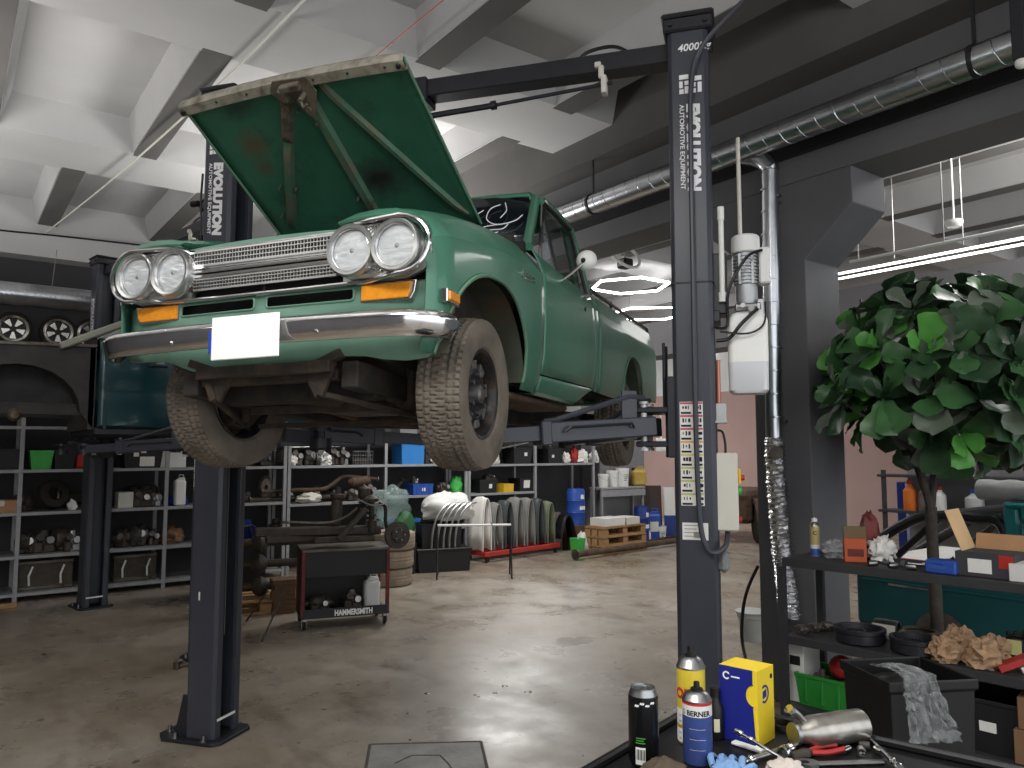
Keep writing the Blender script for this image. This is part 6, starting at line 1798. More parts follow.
def wrap_text(s, size, m, parent, r, z, a_mid, name='lettering', bold=0., sx=1.):
    # lettering wrapped around a can of radius r
    cu = bpy.data.curves.new(name, 'FONT'); cu.body = s; cu.size = size; cu.offset = bold; cu.align_x = 'CENTER'; cu.resolution_u = 3
    tmp = bpy.data.objects.new(name, cu); me = bpy.data.meshes.new_from_object(tmp); bpy.data.objects.remove(tmp); bpy.data.curves.remove(cu)
    import bmesh
    bm = bmesh.new(); bm.from_mesh(me); bmesh.ops.subdivide_edges(bm, edges=[e for e in bm.edges if e.calc_length() > size * .25], cuts=2); bm.to_mesh(me); bm.free()
    for v in me.vertices:
        a = a_mid + v.co.x * sx / r; v.co = V((r * 1.012 * cos(a), r * 1.012 * sin(a), z + v.co.y))
    me.materials.clear(); me.materials.append(Mt[m])
    o = bpy.data.objects.new(name, me); COL.objects.link(o); o.parent = parent; return o
mm('can_beige', (190, 170, 120), .35, .2, var=.05); mm('can_blue', (60, 96, 170), .35, .2, var=.05)
sc_ = spraycan(sl(812, T1, .2), .026, .215, [(0, 0, 'can_beige'), (.02, .2, 'can_blue'), (.2, .3, 'white_paint')], 'beige and blue spray can at the left end of the dark shelf', 'white_plastic')
MB().cyl((0, 0, .192), (0, 0, .21), .016, n=14).build('cap', Mt['white_plastic'], sc_)
wrap_text('C', .03, 'black_print', sc_, .026, .12, atan2(-sc_.location.y, -sc_.location.x), bold=.001)
mm('clear_film', (220, 224, 224), .12, 0, var=0, alpha=.28, spec=1.)
bag(sl(832, T1, .2), (.06, .06, .055), 'clear_film', 'crumpled_film', 'crumpled clear film between the spray can and the orange carton', 'plastic film', 31, .6, 5)
mm('carton_orange', (186, 86, 50), .6, var=.08); mm('carton_brown', (104, 84, 58), .7, var=.1)
t = thing('juice_carton', 'orange carton with folded brown top on the dark shelf', 'carton', sl(851, T1, .16), SR + .5)
MB().box2((-.055, -.045, 0), (.055, .045, .125), .002).build('carton', Mt['carton_orange'], t, smooth=0)
b = MB(); b.prism([(-.045, .125), (.045, .125), (.012, .185), (-.012, .185)], (-.055, 0, 0), (0, 1, 0), (0, 0, 1), (.11, 0, 0)); b.build('folded_top', Mt['carton_brown'], t, smooth=0)
MB().box2((-.04, -.0465, .03), (.04, -.045, .07)).box2((-.0565, -.03, .03), (-.055, .03, .08)).build('print', Mt['dark_red'], t, smooth=0)
bag(sl(878, T1, .24), (.075, .06, .07), 'paper', 'paper_towel', 'crumpled white towel right of the orange carton', 'paper towel', 32, .6, 4)
bag(sl(866, T1, .33), (.07, .05, .15), 'dark_red', 'maroon_cloth', 'dark maroon cloth bundle behind the orange carton', 'cloth', 33, .3, 2.5)
random.seed(77)
for i in range(9):
    l0 = sl(872 + 6.5 * i, T1, .06 + .14 * ((i * 5) % 3) / 2.); ln = .05 + .05 * ((i * 7) % 4) / 3
    nm = ('socket', 'bolt', 'spanner')[i % 3]
    pos = ('first', 'second', 'third', 'fourth', 'fifth', 'sixth', 'seventh', 'eighth', 'last')[i]
    t = thing(nm, pos + ' bright steel tool from the left in the pile behind the blue box', nm, l0, random.uniform(0, 3), 'loose steel tools on the shelf')
    if nm == 'socket': MB().lathe([(.008, 0), (.015, 0), (.016, .03), (.013, .045), (.008, .045), (.006, .01)], (0, 0, .016), (1, .2, 0), n=14, closed=True).build('body', Mt['steel'], t)
    elif nm == 'bolt': MB().cyl((0, 0, .012), (ln, 0, .012), .008, n=10).cyl((-.012, 0, .013), (0, 0, .013), .0125, n=6).build('body', Mt['steel'], t)
    else:
        MB().box2((0, -.007, .001), (ln * 1.6, .007, .008), .002).lathe([(.009, 0), (.016, 0), (.016, .008), (.009, .008)], (-.012, 0, .001), (0, 0, 1), n=16, closed=True).build('body', Mt['steel'], t)
t = thing('tool_case', 'small bright blue case on the front edge of the dark shelf', 'case', sl(938, T1, .07), SR)
MB().box2((-.07, -.05, 0), (.07, .05, .065), .008).build('shell', Mt['blue_plastic'], t); MB().box2((-.05, -.053, .025), (.03, -.05, .04)).build('print', Mt['can_blue'], t, smooth=0); MB().box2((-.02, -.056, .048), (.02, -.05, .06), .002).build('latch', Mt['blue_plastic'], t)
mm('dark_carton', (58, 58, 62), .7, var=.06)
t = carton(sl(985, T1, .16), .25, .20, .115, 'dark grey box with white label and open flap on the dark shelf', 'dark_carton', rz=SR, tape=False)
MB().box2((-.07, -.102, .02), (.03, -.10, .085)).build('sticker', Mt['paper'], t, smooth=0)
MB().box2((.06, -.102, .05), (.12, -.10, .11)).build('red_print', Mt['red_paint'], t, smooth=0)
MB().box((-.13, .02, .20), (.004, .20, .22), 0, (0, -.35, 0)).build('flap', mm('cardboard_light', (212, 176, 132), .85, var=.06), t, smooth=0)
MB().box((.02, .11, .15), (.22, .004, .08), 0, (-.4, 0, 0)).build('flap', Mt['cardboard'], t, smooth=0)
bag(sl(946, T1, .2), (.05, .05, .035), 'black_plastic', 'cable_coil', 'small black bundle between the blue case and dark grey box', 'cable', 34, .4, 3)
carton(sl(1022, T1, .12), .12, .16, .08, 'white box at the right end of the dark shelf', 'white_paint', rz=SR, tape=False)
# middle level
def drum_lid(loc, r, h, label):
    t = thing('brake_drum', label, 'brake drum', loc, .3, 'black drums on the middle level')
    MB().lathe([(0, 0), (r * .9, 0), (r, .008), (r, h * .7), (r * 1.04, h * .75), (r * 1.04, h), (r * .88, h), (r * .84, h * .6), (r * .3, h * .55), (r * .28, h * .8), (r * .2, h * .8), (r * .2, h * .5), (0, h * .5)], n=36).build('drum', Mt['black_steel'], t)
    for k in range(4): a = k * pi / 2; MB().cyl((r * .55 * cos(a), r * .55 * sin(a), h * .55), (r * .55 * cos(a), r * .55 * sin(a), h * .75), .007, n=6).build('stud', Mt['steel'], t)
    return t
drum_lid(sl(853, M1, .15), .125, .075, 'round black drum on the middle level nearest the column')
drum_lid(sl(908, M1, .14), .12, .075, 'round black drum on the middle level beside the brown paper')
for i, (px, w_) in enumerate(((797, .1), (810, .2), (822, .28))):
    part_lump(sl(px, M1, w_), (.09, .08, .05), 'metal_fitting', ('first', 'second', 'third')[i] + ' small metal fitting at the left end of the middle level', 90 + i, 'dull_steel', rz=SR)
t = thing('tin_can', 'shiny tin lying behind the black drums on the middle level', 'tin', sl(880, M1, .36), SR)
MB().lathe([(0, -.06), (.045, -.06), (.047, -.055), (.045, .055), (.047, .06), (.038, .06), (.036, -.05), (0, -.05)], (0, 0, .048), (1, .1, 0), n=28).build('tin', Mt['steel'], t); MB().box2((-.06, -.05, 0), (.06, -.046, .075)).build('label', Mt['cream_paint'], t, smooth=0)
t = thing('hose_coil', 'coiled dark hose behind the drums on the middle level', 'hose', sl(912, M1, .37), SR)
for k in range(3): MB().lathe([(.085, -.011), (.096, 0), (.085, .011), (.074, 0)], (0, 0, .012 + .022 * k), (0, 0, 1), n=28, closed=True).build('loop', Mt['dull_steel'], t)
mm('brown_paper', (170, 138, 108), .85, var=.15, scale=12, bump=.5, bscale=22)
for i, (px, w_, r_, z_) in enumerate(((936, .07, (.075, .07, .065), 0), (950, .22, (.08, .07, .085), 0), (972, .09, (.085, .075, .075), 0), (984, .24, (.07, .06, .075), 0))):
    bag(sl(px, M1, w_), r_, 'brown_paper', 'brown_paper', ('first', 'second', 'third', 'last')[i] + ' crumpled brown paper from the left on the middle level', 'paper', 50 + i, .42, 3.0, group='crumpled brown paper')
t = thing('warning_triangle_box', 'red and white slanted box beside the brown paper', 'box', sl(1004, M1, .10), SR + .5); MB().box((0, 0, .045), (.16, .07, .03), .003, (0, -.45, 0)).build('case', Mt['red_paint'], t); MB().box((.05, 0, .028), (.07, .072, .032), .003, (0, -.45, 0)).build('end', Mt['white_paint'], t)
jerrycan(sl(1006, M1, .3), .09, .07, .15, 'black_plastic', 'small dark bottle with yellow tag on the middle level', rz=SR, lab=False)
t = bpy.data.objects[[o.name for o in bpy.data.objects if o.get('label', '').startswith('small dark bottle with yellow')][0]]
MB().box2((-.03, -.037, .04), (.03, -.035, .11)).build('tag', mm('pale_yellow', (196, 192, 130), .6), t, smooth=0)
jerrycan(sl(1022, M1, .3), .08, .07, .17, 'black_plastic', 'dark bottle at the right end of the middle level', rz=SR, lab=False)
for o in bpy.data.objects:
    if o.name.startswith('brown_paper'): o.data.polygons.foreach_set('use_smooth', [False] * len(o.data.polygons))
# lower level
gc = crate(sl(826, L1, .22), .30, .3, .17, 'green_plastic', 'crate', 'green crate with red mesh ball on the lowest level', 'crate', rz=SR, taper=.9)
mm('red_net', (168, 36, 30), .6, var=.2, bump=.8, bscale=60)
t = thing('red_ball', 'red textured ball lying in the green crate', 'ball', sl(834, L1 + .14, .22)); b = MB(); b.ball((0, 0, .065), .065, 24, 16); b.build('net', Mt['red_net'], t)
for i, px in enumerate((815, 845)): part_lump(sl(px, L1 + .06, .2), (.11, .1, .12), 'metal_fitting', ('grey fitting in the green crate left of the red ball', 'grey fitting in the green crate right of the red ball')[i], 95 + i, 'dull_steel', rz=SR)
t = carton(sl(797, L1, .2), .1, .2, .33, 'tall white printed box left of the green crate', 'white_paint', rz=SR, tape=False); MB().box2((-.03, -.102, .2), (.03, -.1, .25)).build('print', Mt['black_print'], t, smooth=0)
crate(sl(985, L1, .2), .26, .3, .24, 'dark_crate', 'crate', 'black crate with small grey label under the brown paper', 'crate', rz=SR, taper=.96, ribs=False, sticker=[(-.02, .5, .07, .045)])
carton(sl(1040, L1, .16), .26, .3, .15, 'brown cardboard box at the bottom right, lower one', 'cardboard_dark', rz=SR, tape='o', sticker=True)
carton(sl(1036, L1 + .152, .16), .22, .26, .14, 'brown cardboard box at the bottom right, upper one', 'cardboard_dark', rz=SR + .1, tape=False)
# big black bin with film bag in front of the shelf
p = onD(903, 600, 2.95)
bn = thing('plastic_bin', 'big black bin with a clear bag over its rim behind the table', 'bin', (p.x, p.y, 0), -.5)
k = lambda s_, z: [V((-.165 * s_, -.15 * s_, z)), V((.165 * s_, -.15 * s_, z)), V((.165 * s_, .15 * s_, z)), V((-.165 * s_, .15 * s_, z))]
mm('bin_black', (15, 15, 16), .5, var=.1)
MB().loft([k(.85, 0), k(.99, .89), k(1.05, .895), k(1.05, .93), k(.97, .93), k(.93, .60)]).build('tub', Mt['bin_black'], bn, smooth=0, bevel=.006)
b = MB(); b.blob((0, 0, .80), (.14, .12, .12), 9, .25, 2, 22, 14); b.build('liner_bag', Mt['black_plastic'], bn, smooth=60)
rows = []
for i in range(25):
    v = i / 24; row = []
    for j in range(21):
        u = j / 20 - .5
        if v < .3: y, z = .02 - .64 * v, .945 + .02 * sin(v * 9)
        else: y, z = -.168 - .02 * (v - .3), .945 - (v - .3) * .30
        n1 = noise.noise(V((u * 7, v * 7, 1))); n2 = noise.noise(V((u * 16, v * 16, 4)))
        row.append(V((-.09 + u * (.10 + .09 * v) + .06 * v + .012 * n2, y - abs(.035 * n1 + .018 * n2) - .004, z + .018 * noise.noise(V((u * 8, v * 8, 7))))))
    rows.append(row)
mm('film_wrinkle', (214, 218, 220), .08, 0, var=0, alpha=.24, spec=1., bump=1., bscale=26)
tag(MB().grid(rows).build('clear_bag', Mt['film_wrinkle'], smooth=25, loc=bn.location, rot=bn.rotation_euler), 'wrinkled clear plastic bag hanging over the rim of the black bin', 'bag')

p = onX(1021, 60, 4.25)
t = thing('ceiling_hanger', 'black flat hanger with white end at the right edge below the ceiling', 'hanger', p)
MB().box2((-.03, -.03, 0), (.03, .03, 4.79 - p.z), .004).build('bar', Mt['black_steel'], t); MB().ball((0, 0, -.015), .03, 12, 8).build('end_cap', Mt['white_plastic'], t)
# ================================================================== fiddle-leaf fig tree
mm('leaf_dark', (48, 76, 50), .38, var=.25, scale=5, spec=.5); mm('leaf_mid', (64, 104, 62), .35, var=.2, scale=5); mm('leaf_new', (92, 160, 74), .35, var=.12, scale=5); mm('leaf_dull', (96, 108, 92), .5, var=.2, scale=5)
mm('bark', (62, 56, 52), .85, var=.3, scale=20, bump=.4, bscale=40)
TP = onD(935, 600, 4.9); TP = V((TP.x, TP.y, 0))
tree = thing('fiddle_leaf_fig', 'large potted fiddle-leaf fig tree beside the concrete column', 'tree', TP)
MB().lathe([(0, 0), (.14, 0), (.19, .30), (.205, .31), (.205, .34), (.185, .34), (.175, .29), (0, .28)], n=32).build('pot', Mt['black_plastic'], tree)
random.seed(31)
tips = []
def limb(p, d, r, ln, depth, b):
    pts = [p]; n = 5
    for i in range(n):
        d = (d + V((random.uniform(-.12, .12), random.uniform(-.12, .12), .06))).normalized(); p = p + d * (ln / n); pts.append(p)
    b.tube(pts, [r * (1 - .10 * i) for i in range(n + 1)], 8)
    if depth == 0: tips.append((p, d)); return
    for k in range(3 if depth > 1 else 3):
        a = 2 * pi * (k + random.random() * .5) / 3; s_ = V((cos(a), sin(a), 0))
        limb(p, (d * .55 + s_ * .75 + V((0, 0, .05))).normalized(), r * .62, ln * .72, depth - 1, b)
b = MB(); b.tube([V((0, 0, .28)), V((.01, 0, .7)), V((0, .0, 1.1)), V((.0, 0, 1.38))], [.042, .038, .034, .034], 12, smooth=4)
for s_ in (V((-.30, .1, 1)), V((.36, -.1, 1)), V((.06, .34, .9))): limb(V((0, 0, 1.36)), s_.normalized(), .026, .42, 2, b)
b.build('trunk', Mt['bark'], tree)
# right axis in the image, used only to know where the crown is fuller
fol = MB()
def leaf(o, d, up, L_, W, m_, curl):
    d = d.normalized(); s_ = d.cross(up).normalized(); n_ = s_.cross(d)
    fol.m = m_; rows = []
    prof = [(0, .02), (.06, .18), (.18, .36), (.34, .42), (.52, .56), (.70, .78), (.84, .80), (.94, .56), (1.0, .05)]
    ph = random.random() * 6
    for i, (t_, w_) in enumerate(prof):
        c = o + d * (L_ * t_) + n_ * (-curl * L_ * t_ * t_)
        row = []
        for k in (-1, -.55, 0, .55, 1):
            wv = .05 * W * sin(i * 2.1 + ph + k * 2) * abs(k)
            row.append(c + s_ * (k * w_ * W * .62) + n_ * (.16 * W * (abs(k) ** 1.2) * w_ + wv))
        rows.append(row)
    fol.grid(rows)
cen = V((0.10, -.08, 2.23))
# clusters: branch tips plus extra ones over the crown's surface
cl = [(p, d) for p, d in tips]
while len(cl) < 84:
    v = V((random.gauss(0, 1), random.gauss(0, 1), random.gauss(0, 1))).normalized()
    p = cen + V((v.x * .60, v.y * .60, v.z * .46 + .02)); 
    if p.z < 1.72: continue
    if all((p - q).length > .15 for q, _ in cl): cl.append((p, (v + V((0, 0, .6))).normalized()))
    elif random.random() < .02: cl.append((p, (v + V((0, 0, .6))).normalized()))
for ci, (p, d) in enumerate(cl):
    out = (p - cen); out.z *= .6; out.normalize()
    ax = (d * .5 + out * .7 + V((0, 0, .35))).normalized()
    u, w_ = fol.frame(ax); young = random.random() < .16
    n = 7
    for k in range(n):
        a = 2 * pi * k / n * 2.4 + random.random(); tilt = random.uniform(.55, 1.5) if k > 1 else random.uniform(.2, .6)
        dd = ax * cos(tilt) + (u * cos(a) + w_ * sin(a)) * sin(tilt)
        dd = (dd + V((0, 0, -.18))).normalized()
        L_ = random.uniform(.19, .28) * (.7 if k < 2 else 1)
        m_ = 2 if (young and k < 4) else (random.choice((0, 0, 0, 1, 1, 3)))
        leaf(p + dd * .015, dd, ax, L_, L_ * .78, m_, random.uniform(.05, .35))
fol.build('foliage', [Mt['leaf_dark'], Mt['leaf_mid'], Mt['leaf_new'], Mt['leaf_dull']], tree, smooth=60)

# ================================================================== teal off-roader behind the shelf
mm('teal', (30, 104, 104), .4, var=.08, scale=3)
mm('teal_body', (22, 72, 76), .4, var=.1, scale=3)
OX = 6.0
orr = thing('off_roader', 'teal open off-road vehicle with black roll bars behind the dark shelf', 'car', (OX, 1.2, 0))
b = MB(); b.box2((0, -1.3, .36), (.05, 2.25, .80), .015); b.box2((1.35, -1.3, .36), (1.4, 2.25, .80), .015); b.box2((.02, 2.2, .36), (1.38, 2.25, .8), .01); b.box2((.02, -1.3, .34), (1.38, 2.24, .38)); b.box2((-.012, -1.25, .70), (.0, 2.2, .715), .003); b.build('body', Mt['teal_body'], orr, smooth=0)
b = MB(); b.box2((-.015, 1.65, .685), (-.004, 1.98, .70)).build('side_strip', Mt['chrome'], orr, smooth=0)
b = MB(); b.box2((.08, 1.45, .80), (1.32, 2.2, .87), .03); b.build('bonnet', Mt['white_paint'], orr)
MB().box2((.1, 1.5, .881), (.16, 2.15, .884)).build('red_stripe', Mt['red_paint'], orr, smooth=0)
DY = 1.05; SH_ = M4.Translation((0, DY, 0))
for x in (.05, 1.35):
    b = MB(SH_); b.tube([(x, 1.35, .80), (x, .78, 1.18), (x, .55, 1.24), (x, .30, 1.24), (x, .12, 1.20), (x, .05, .80)], .04, 10, smooth=5); b.build('roll_bar', Mt['black_plastic'], orr)
    b = MB(SH_); b.bar((x, 1.0, .80), (x, .55, 1.22), .05, .05, .01); b.build('roll_bar', Mt['black_plastic'], orr)
b = MB(SH_); b.tube([(.05, .55, 1.24), (1.35, .55, 1.24)], .04, 10); b.build('roll_bar', Mt['black_plastic'], orr)
# hard cab with window on the side
b = MB(SH_)
P = [(.10, .80), (.10, 1.30), (.02, 1.36), (-1.2, 1.36), (-1.2, .80)]
for x in (.0, 1.35):
    for (y0, y1, z0, z1) in ((.0, .1, .80, 1.34), (-1.2, 0.0, 1.24, 1.36), (-1.2, -1.05, .8, 1.3), (-1.05, 0, .80, .90)): b.box2((x, y0, z0), (x + .05, y1, z1), .02)
b.box2((.0, -1.2, 1.33), (1.4, .1, 1.37), .015); b.build('cab', Mt['teal'], orr)
for x in (-.012, 1.4):
    b = MB(SH_); b.tube([(x, -.03, .90), (x, -.03, 1.22), (x, -1.0, 1.22), (x, -1.0, .90)], .018, 6, closed=True); b.build('window_seal', Mt['teal'], orr)
    b = MB(SH_); b.box2((x + .015, -1.0, .90), (x + .02, -.03, 1.23)); b.build('side_window', Mt['side_glass'], orr, smooth=0)
for y in (-.75, 1.6):
    for x, s_ in ((.12, 1), (1.28, -1)):
        b = MB(); b.lathe([(0, -.11), (.2, -.11), (.33, -.10), (.355, -.06), (.355, .06), (.33, .10), (.2, .11), (0, .11)], (x, y, .356), (1, 0, 0), n=30); w_ = b.build('wheel', Mt['rubber'], orr)
        MB().lathe([(0, -.02), (.17, -.015), (.19, -.03)], (x - s_ * .10, y, .356), (s_, 0, 0), n=24).build('rim', Mt['dull_steel'], w_)
mm('canvas_grey', (150, 150, 148), .8, var=.2, scale=8, bump=.6, bscale=14)
rows = []
for i in range(22):
    y = .3 - 1.3 * i / 21
    rows.append([V((.16 + (.10 + .02 * noise.noise(V((i * .7, j * .8, 2)))) * cos(2 * pi * j / 14), y, .075 + (.075 + .015 * noise.noise(V((i * .9, j, 5)))) * sin(2 * pi * j / 14))) for j in range(14)])
tag(MB().loft(rows).build('rolled_canvas', Mt['canvas_grey'], smooth=60, loc=(OX, 1.2 + DY, 1.372)), 'rolled grey canvas lying on the roof of the teal off-roader', 'canvas roll')
# shelf with bottles on the right wall
wsY = onX(945, 500, 8.8).y
t = thing('wall_shelf', 'narrow wall shelf with bottles seen below the fig leaves', 'shelf', (8.7, wsY, 0))
for z in (1.02, 1.42): MB().box2((0, -1.2, z), (.28, .7, z + .03), .004).build('shelf_board', Mt['shelf_dark'], t)
for y in (-1.1, .62): MB().box2((.02, y, .0), (.06, y + .04, 1.5)).build('upright', Mt['shelf_dark'], t, smooth=0)
def bottle(loc, r, h, m, cap, label):
    t = thing('bottle', label, 'bottle', loc, 0, 'bottles on the wall shelf')
    MB().lathe([(0, 0), (r * .95, 0), (r, .01), (r, h * .65), (r * .4, h * .8), (r * .35, h * .88), (0, h * .88)], n=18).build('body', Mt[m], t); MB().lathe([(0, h * .86), (r * .45, h * .86), (r * .4, h), (0, h)], n=14).build('cap', Mt[cap], t)
def wb_(px, z): p = onX(px, 448, 8.82); return V((8.82, p.y, z))
for px, z, r, h, m_, c_, lab in ((908, 1.051, .07, .34, 'orange_tape', 'red_paint', 'orange bottle leftmost on the wall shelf'), (922, 1.051, .06, .3, 'steel', 'black_plastic', 'metal bottle right of the orange bottle'), (938, 1.051, .06, .28, 'white_plastic', 'red_paint', 'white bottle with red cap behind the fig trunk'),
                              (968, 1.451, .06, .32, 'white_plastic', 'white_plastic', 'white bottle on the upper board of the wall shelf'), (979, 1.451, .05, .26, 'steel', 'white_plastic', 'slim metal bottle on the upper board of the wall shelf'), (972, 1.051, .09, .26, 'light_grey_plastic', 'blue_plastic', 'pale canister with blue cap on the wall shelf')):
    bottle(wb_(px, z), r, h, m_, c_, lab)
p = onZ(902, 540, 0)
t = thing('blue_post', 'tall narrow blue post by the pink wall', 'post', onD(903, 500, 9.2) * 1); t.location.z = 0
MB().box2((-.05, -.05, 0), (.05, .05, 1.35), .01).build('post', Mt['deep_blue'], t); MB().box2((-.12, -.12, 0), (.12, .12, .02), .004).build('base', Mt['black_steel'], t)

# ================================================================== tool table in the foreground
TZ = 1.055
td = V((.966, .257, 0)); tn = V((.257, -.966, 0)); TB = V((1.70, 1.438, 0)); TLn = 1.2; TD = .85
tt = thing('tool_cart', 'black tool cart top in the foreground carrying cans and tools', 'tool cart', TB - td * TLn, atan2(.257, .966))
MB().box2((0, -TD, TZ - .03), (TLn, 0, TZ - .001), .006).build('tray', Mt['black_plastic'], tt)
for nm, lo, hi in (('rim', (0, -.018, TZ - .001), (TLn, 0, TZ + .018)), ('rim', (TLn - .018, -TD, TZ - .001), (TLn, -.018, TZ + .018))): MB().box2(lo, hi, .005).build(nm, Mt['black_plastic'], tt)
MB().box2((.03, -TD + .03, .14), (TLn - .03, -.03, TZ - .031), .01).build('cabinet', Mt['black_steel'], tt)
for i in range(4): MB().box2((.06, -TD + .018, .2 + .2 * i), (TLn - .06, -TD + .031, .38 + .2 * i), .004).build('drawer', Mt['black_steel'], tt)
for x in (.1, TLn - .1):
    for y in (-.1, -TD + .1): MB().lathe([(0, -.02), (.05, -.02), (.065, -.01), (.065, .01), (.05, .02), (0, .02)], (x, y, .065), (0, 1, 0), n=18).box((x, y, .125), (.06, .06, .03)).build('caster', Mt['rubber'], tt)
def tz(px, py, dz=.0005): return onZ(px, py, TZ + dz)
def facing(p): return atan2(-p.y, -p.x)
# energy drink can
mm('can_black', (20, 20, 22), .25, .3, var=.05); mm('can_green', (70, 150, 60), .4, var=0)
p = tz(644, 765); ec = thing('drink_can', 'tall black drink can at the left corner of the tool cart', 'drink can', p)
MB().lathe([(0, .006), (.022, .004), (.026, 0), (.0305, .008), (.033, .016), (.033, .148), (.0325, .152)], n=40).build('body', Mt['can_black'], ec)
MB().lathe([(.0325, .150), (.030, .158), (.0275, .164), (.0275, .168), (.026, .168), (.025, .163), (0, .163)], n=40).build('lid', Mt['steel'], ec)
MB().lathe([(.006, 0), (.011, .0), (.011, .002), (.006, .002)], (.004, -.004, .1635), (0, 0, 1), n=16, closed=True).build('pull_tab', Mt['steel'], ec)
fa = facing(p)
b = MB(); rows = [[V((.0334 * cos(fa - .55 + .11 * i - .0), .0334 * sin(fa - .55 + .11 * i), z)) for z in (.012, .048)] for i in range(7)]
b.grid(rows).build('barcode_panel', Mt['paper'], ec, smooth=40)
for k in range(9):
    a = fa - .50 + .065 * k; MB().grid([[V((.0337 * cos(a + q), .0337 * sin(a + q), z)) for z in (.022, .044)] for q in (0, .018 + .02 * (k % 3))]).build('barcode_stripe', Mt['black_print'], ec, smooth=0)
for (z, a0, a1) in ((.056, -.55, .1), (.061, -.5, .0), (.066, -.5, .12)): MB().grid([[V((.0334 * cos(fa + a0 + (a1 - a0) * i / 6), .0334 * sin(fa + a0 + (a1 - a0) * i / 6), z + dz)) for dz in (0, .0022)] for i in range(7)]).build('green_line', Mt['can_green'], ec, smooth=40)
for k, (a, z) in enumerate(((-.55, .133), (-.2, .138), (.15, .134), (.5, .139))):
    MB().tube([V((.0335 * cos(fa + a + .05 * q), .0335 * sin(fa + a + .05 * q), z + .004 * (q % 2))) for q in range(6)], .0011, 5, smooth=3).build('white_mark', Mt['white_print'], ec)
# yellow oil spray and blue service spray
mm('can_yellow', (226, 200, 66), .3, .1, var=.05); mm('can_navy', (62, 80, 140), .4, .1, var=.1, scale=40); mm('can_white', (226, 226, 222), .4, var=.02); mm('label_red2', (196, 44, 40), .5, var=0)
p = tz(692, 741); oc = spraycan(p, .0335, .222, [(0, 0, 'can_yellow'), (.02, .16, 'can_white'), (.20, .36, 'can_white')], 'yellow spray can with red letters behind the blue one', 'black_plastic')
wrap_text('OIL', .032, 'label_red2', oc, .0335, .105, facing(p) - .55, bold=.002)
for k in range(5): wrap_text('IIII III', .008, ('label_red2', 'black_print')[k % 2], oc, .0335, .010 + .013 * k, facing(p) - .75)
p = tz(698, 761); bc = spraycan(p, .0325, .172, [(0, 0, 'can_navy'), (.60, .74, 'can_white'), (.74, .782, 'label_red2')], 'blue spray can with red and white bands in front of the yellow can', 'black_plastic')
wrap_text('BERNER', .0155, 'black_print', bc, .0325, .106, facing(p) + .1, bold=.0006)
wrap_text('G', .014, 'grey_print', bc, .0325, .1065, facing(p) - 1.05, bold=.0004)
for k in range(3): wrap_text('______', .012, 'can_white', bc, .0325, .035 + .022 * k, facing(p))
# filter box
c0 = onZ(757, 745, TZ); c1 = onZ(719, 664, TZ + .172); c2 = onZ(779, 665, TZ + .172); c0t = onZ(757, 672, TZ + .172)
u = V((c1.x - c0t.x, c1.y - c0t.y, 0)); w_ = V((c2.x - c0t.x, c2.y - c0t.y, 0))
ln = u.length; u.normalize(); w_ = V((0, 0, 1)).cross(u) * -1 if V((0, 0, 1)).cross(u).dot(w_) < 0 else V((0, 0, 1)).cross(u)
wd = .085
mm('box_blue', (26, 36, 128), .45, var=.04); mm('box_yellow', (236, 206, 48), .5, var=.04)
fb = thing('filter_box', 'blue and yellow filter box standing on the tool cart', 'box', (c0t.x, c0t.y, TZ + .0005))
H_ = .172
MB().prism([(0, 0), (ln, 0), (ln, wd), (0, wd)], (0, 0, 0), u, w_, (0, 0, H_)).build('carton', Mt['box_yellow'], fb, smooth=0)
o_ = -w_ * .0006
def facepoly(pts, m_, name, off=1.): MB().prism([(q[0] * ln, q[1] * H_) for q in pts], o_ * off, u, (0, 0, 1), -w_ * .0006).build(name, Mt[m_], fb, smooth=0)
arc = [(.0 + .22 * cos(a) * .9, .66 + .14 * sin(a)) for a in [-pi / 2 + pi * i / 14 for i in range(15)]]
facepoly([(.06, 0), (1, 0), (1, 1), (.12, 1), (.12, .82)] + [(x + .10, y) for x, y in reversed(arc)] + [(.12, .5)], 'box_blue', 'blue_side')
MB().lathe([(.006, 0), (.0095, 0), (.0095, .0008), (.006, .0008)], V((0, 0, H_ * .87)) + u * (ln * .80) - w_ * .0013, -w_, n=20, a0=.5, a1=5.6, closed=True).build('logo', Mt['white_print'], fb)
MB().prism([(ln * .45, H_ * .855), (ln * .68, H_ * .855), (ln * .68, H_ * .875), (ln * .45, H_ * .875)], -w_ * .0012, u, (0, 0, 1), -w_ * .0004).build('small_print', Mt['white_print'], fb, smooth=0)
# yellow end: round emblem
un = -u
e0 = -u * .0006
MB().lathe([(.016, 0), (.021, 0), (.021, .0008), (.016, .0008)], V((0, 0, H_ * .66)) + w_ * (wd * .42) - u * .0001, -u, n=28, a0=-2.2, a1=2.2, closed=True).build('emblem', Mt['box_blue'], fb)
MB().prism([(wd * .30, H_ * .60), (wd * .52, H_ * .62), (wd * .52, H_ * .72), (wd * .30, H_ * .70)], -u * .0002, w_, (0, 0, 1), -u * .0008).build('emblem_plate', Mt['box_blue'], fb, smooth=0)
MB().lathe([(0, .0008), (.006, .0008), (.006, 0)], V((0, 0, H_ * .86)) + w_ * (wd * .84), -u, n=18).build('seal_mark', Mt['black_print'], fb)
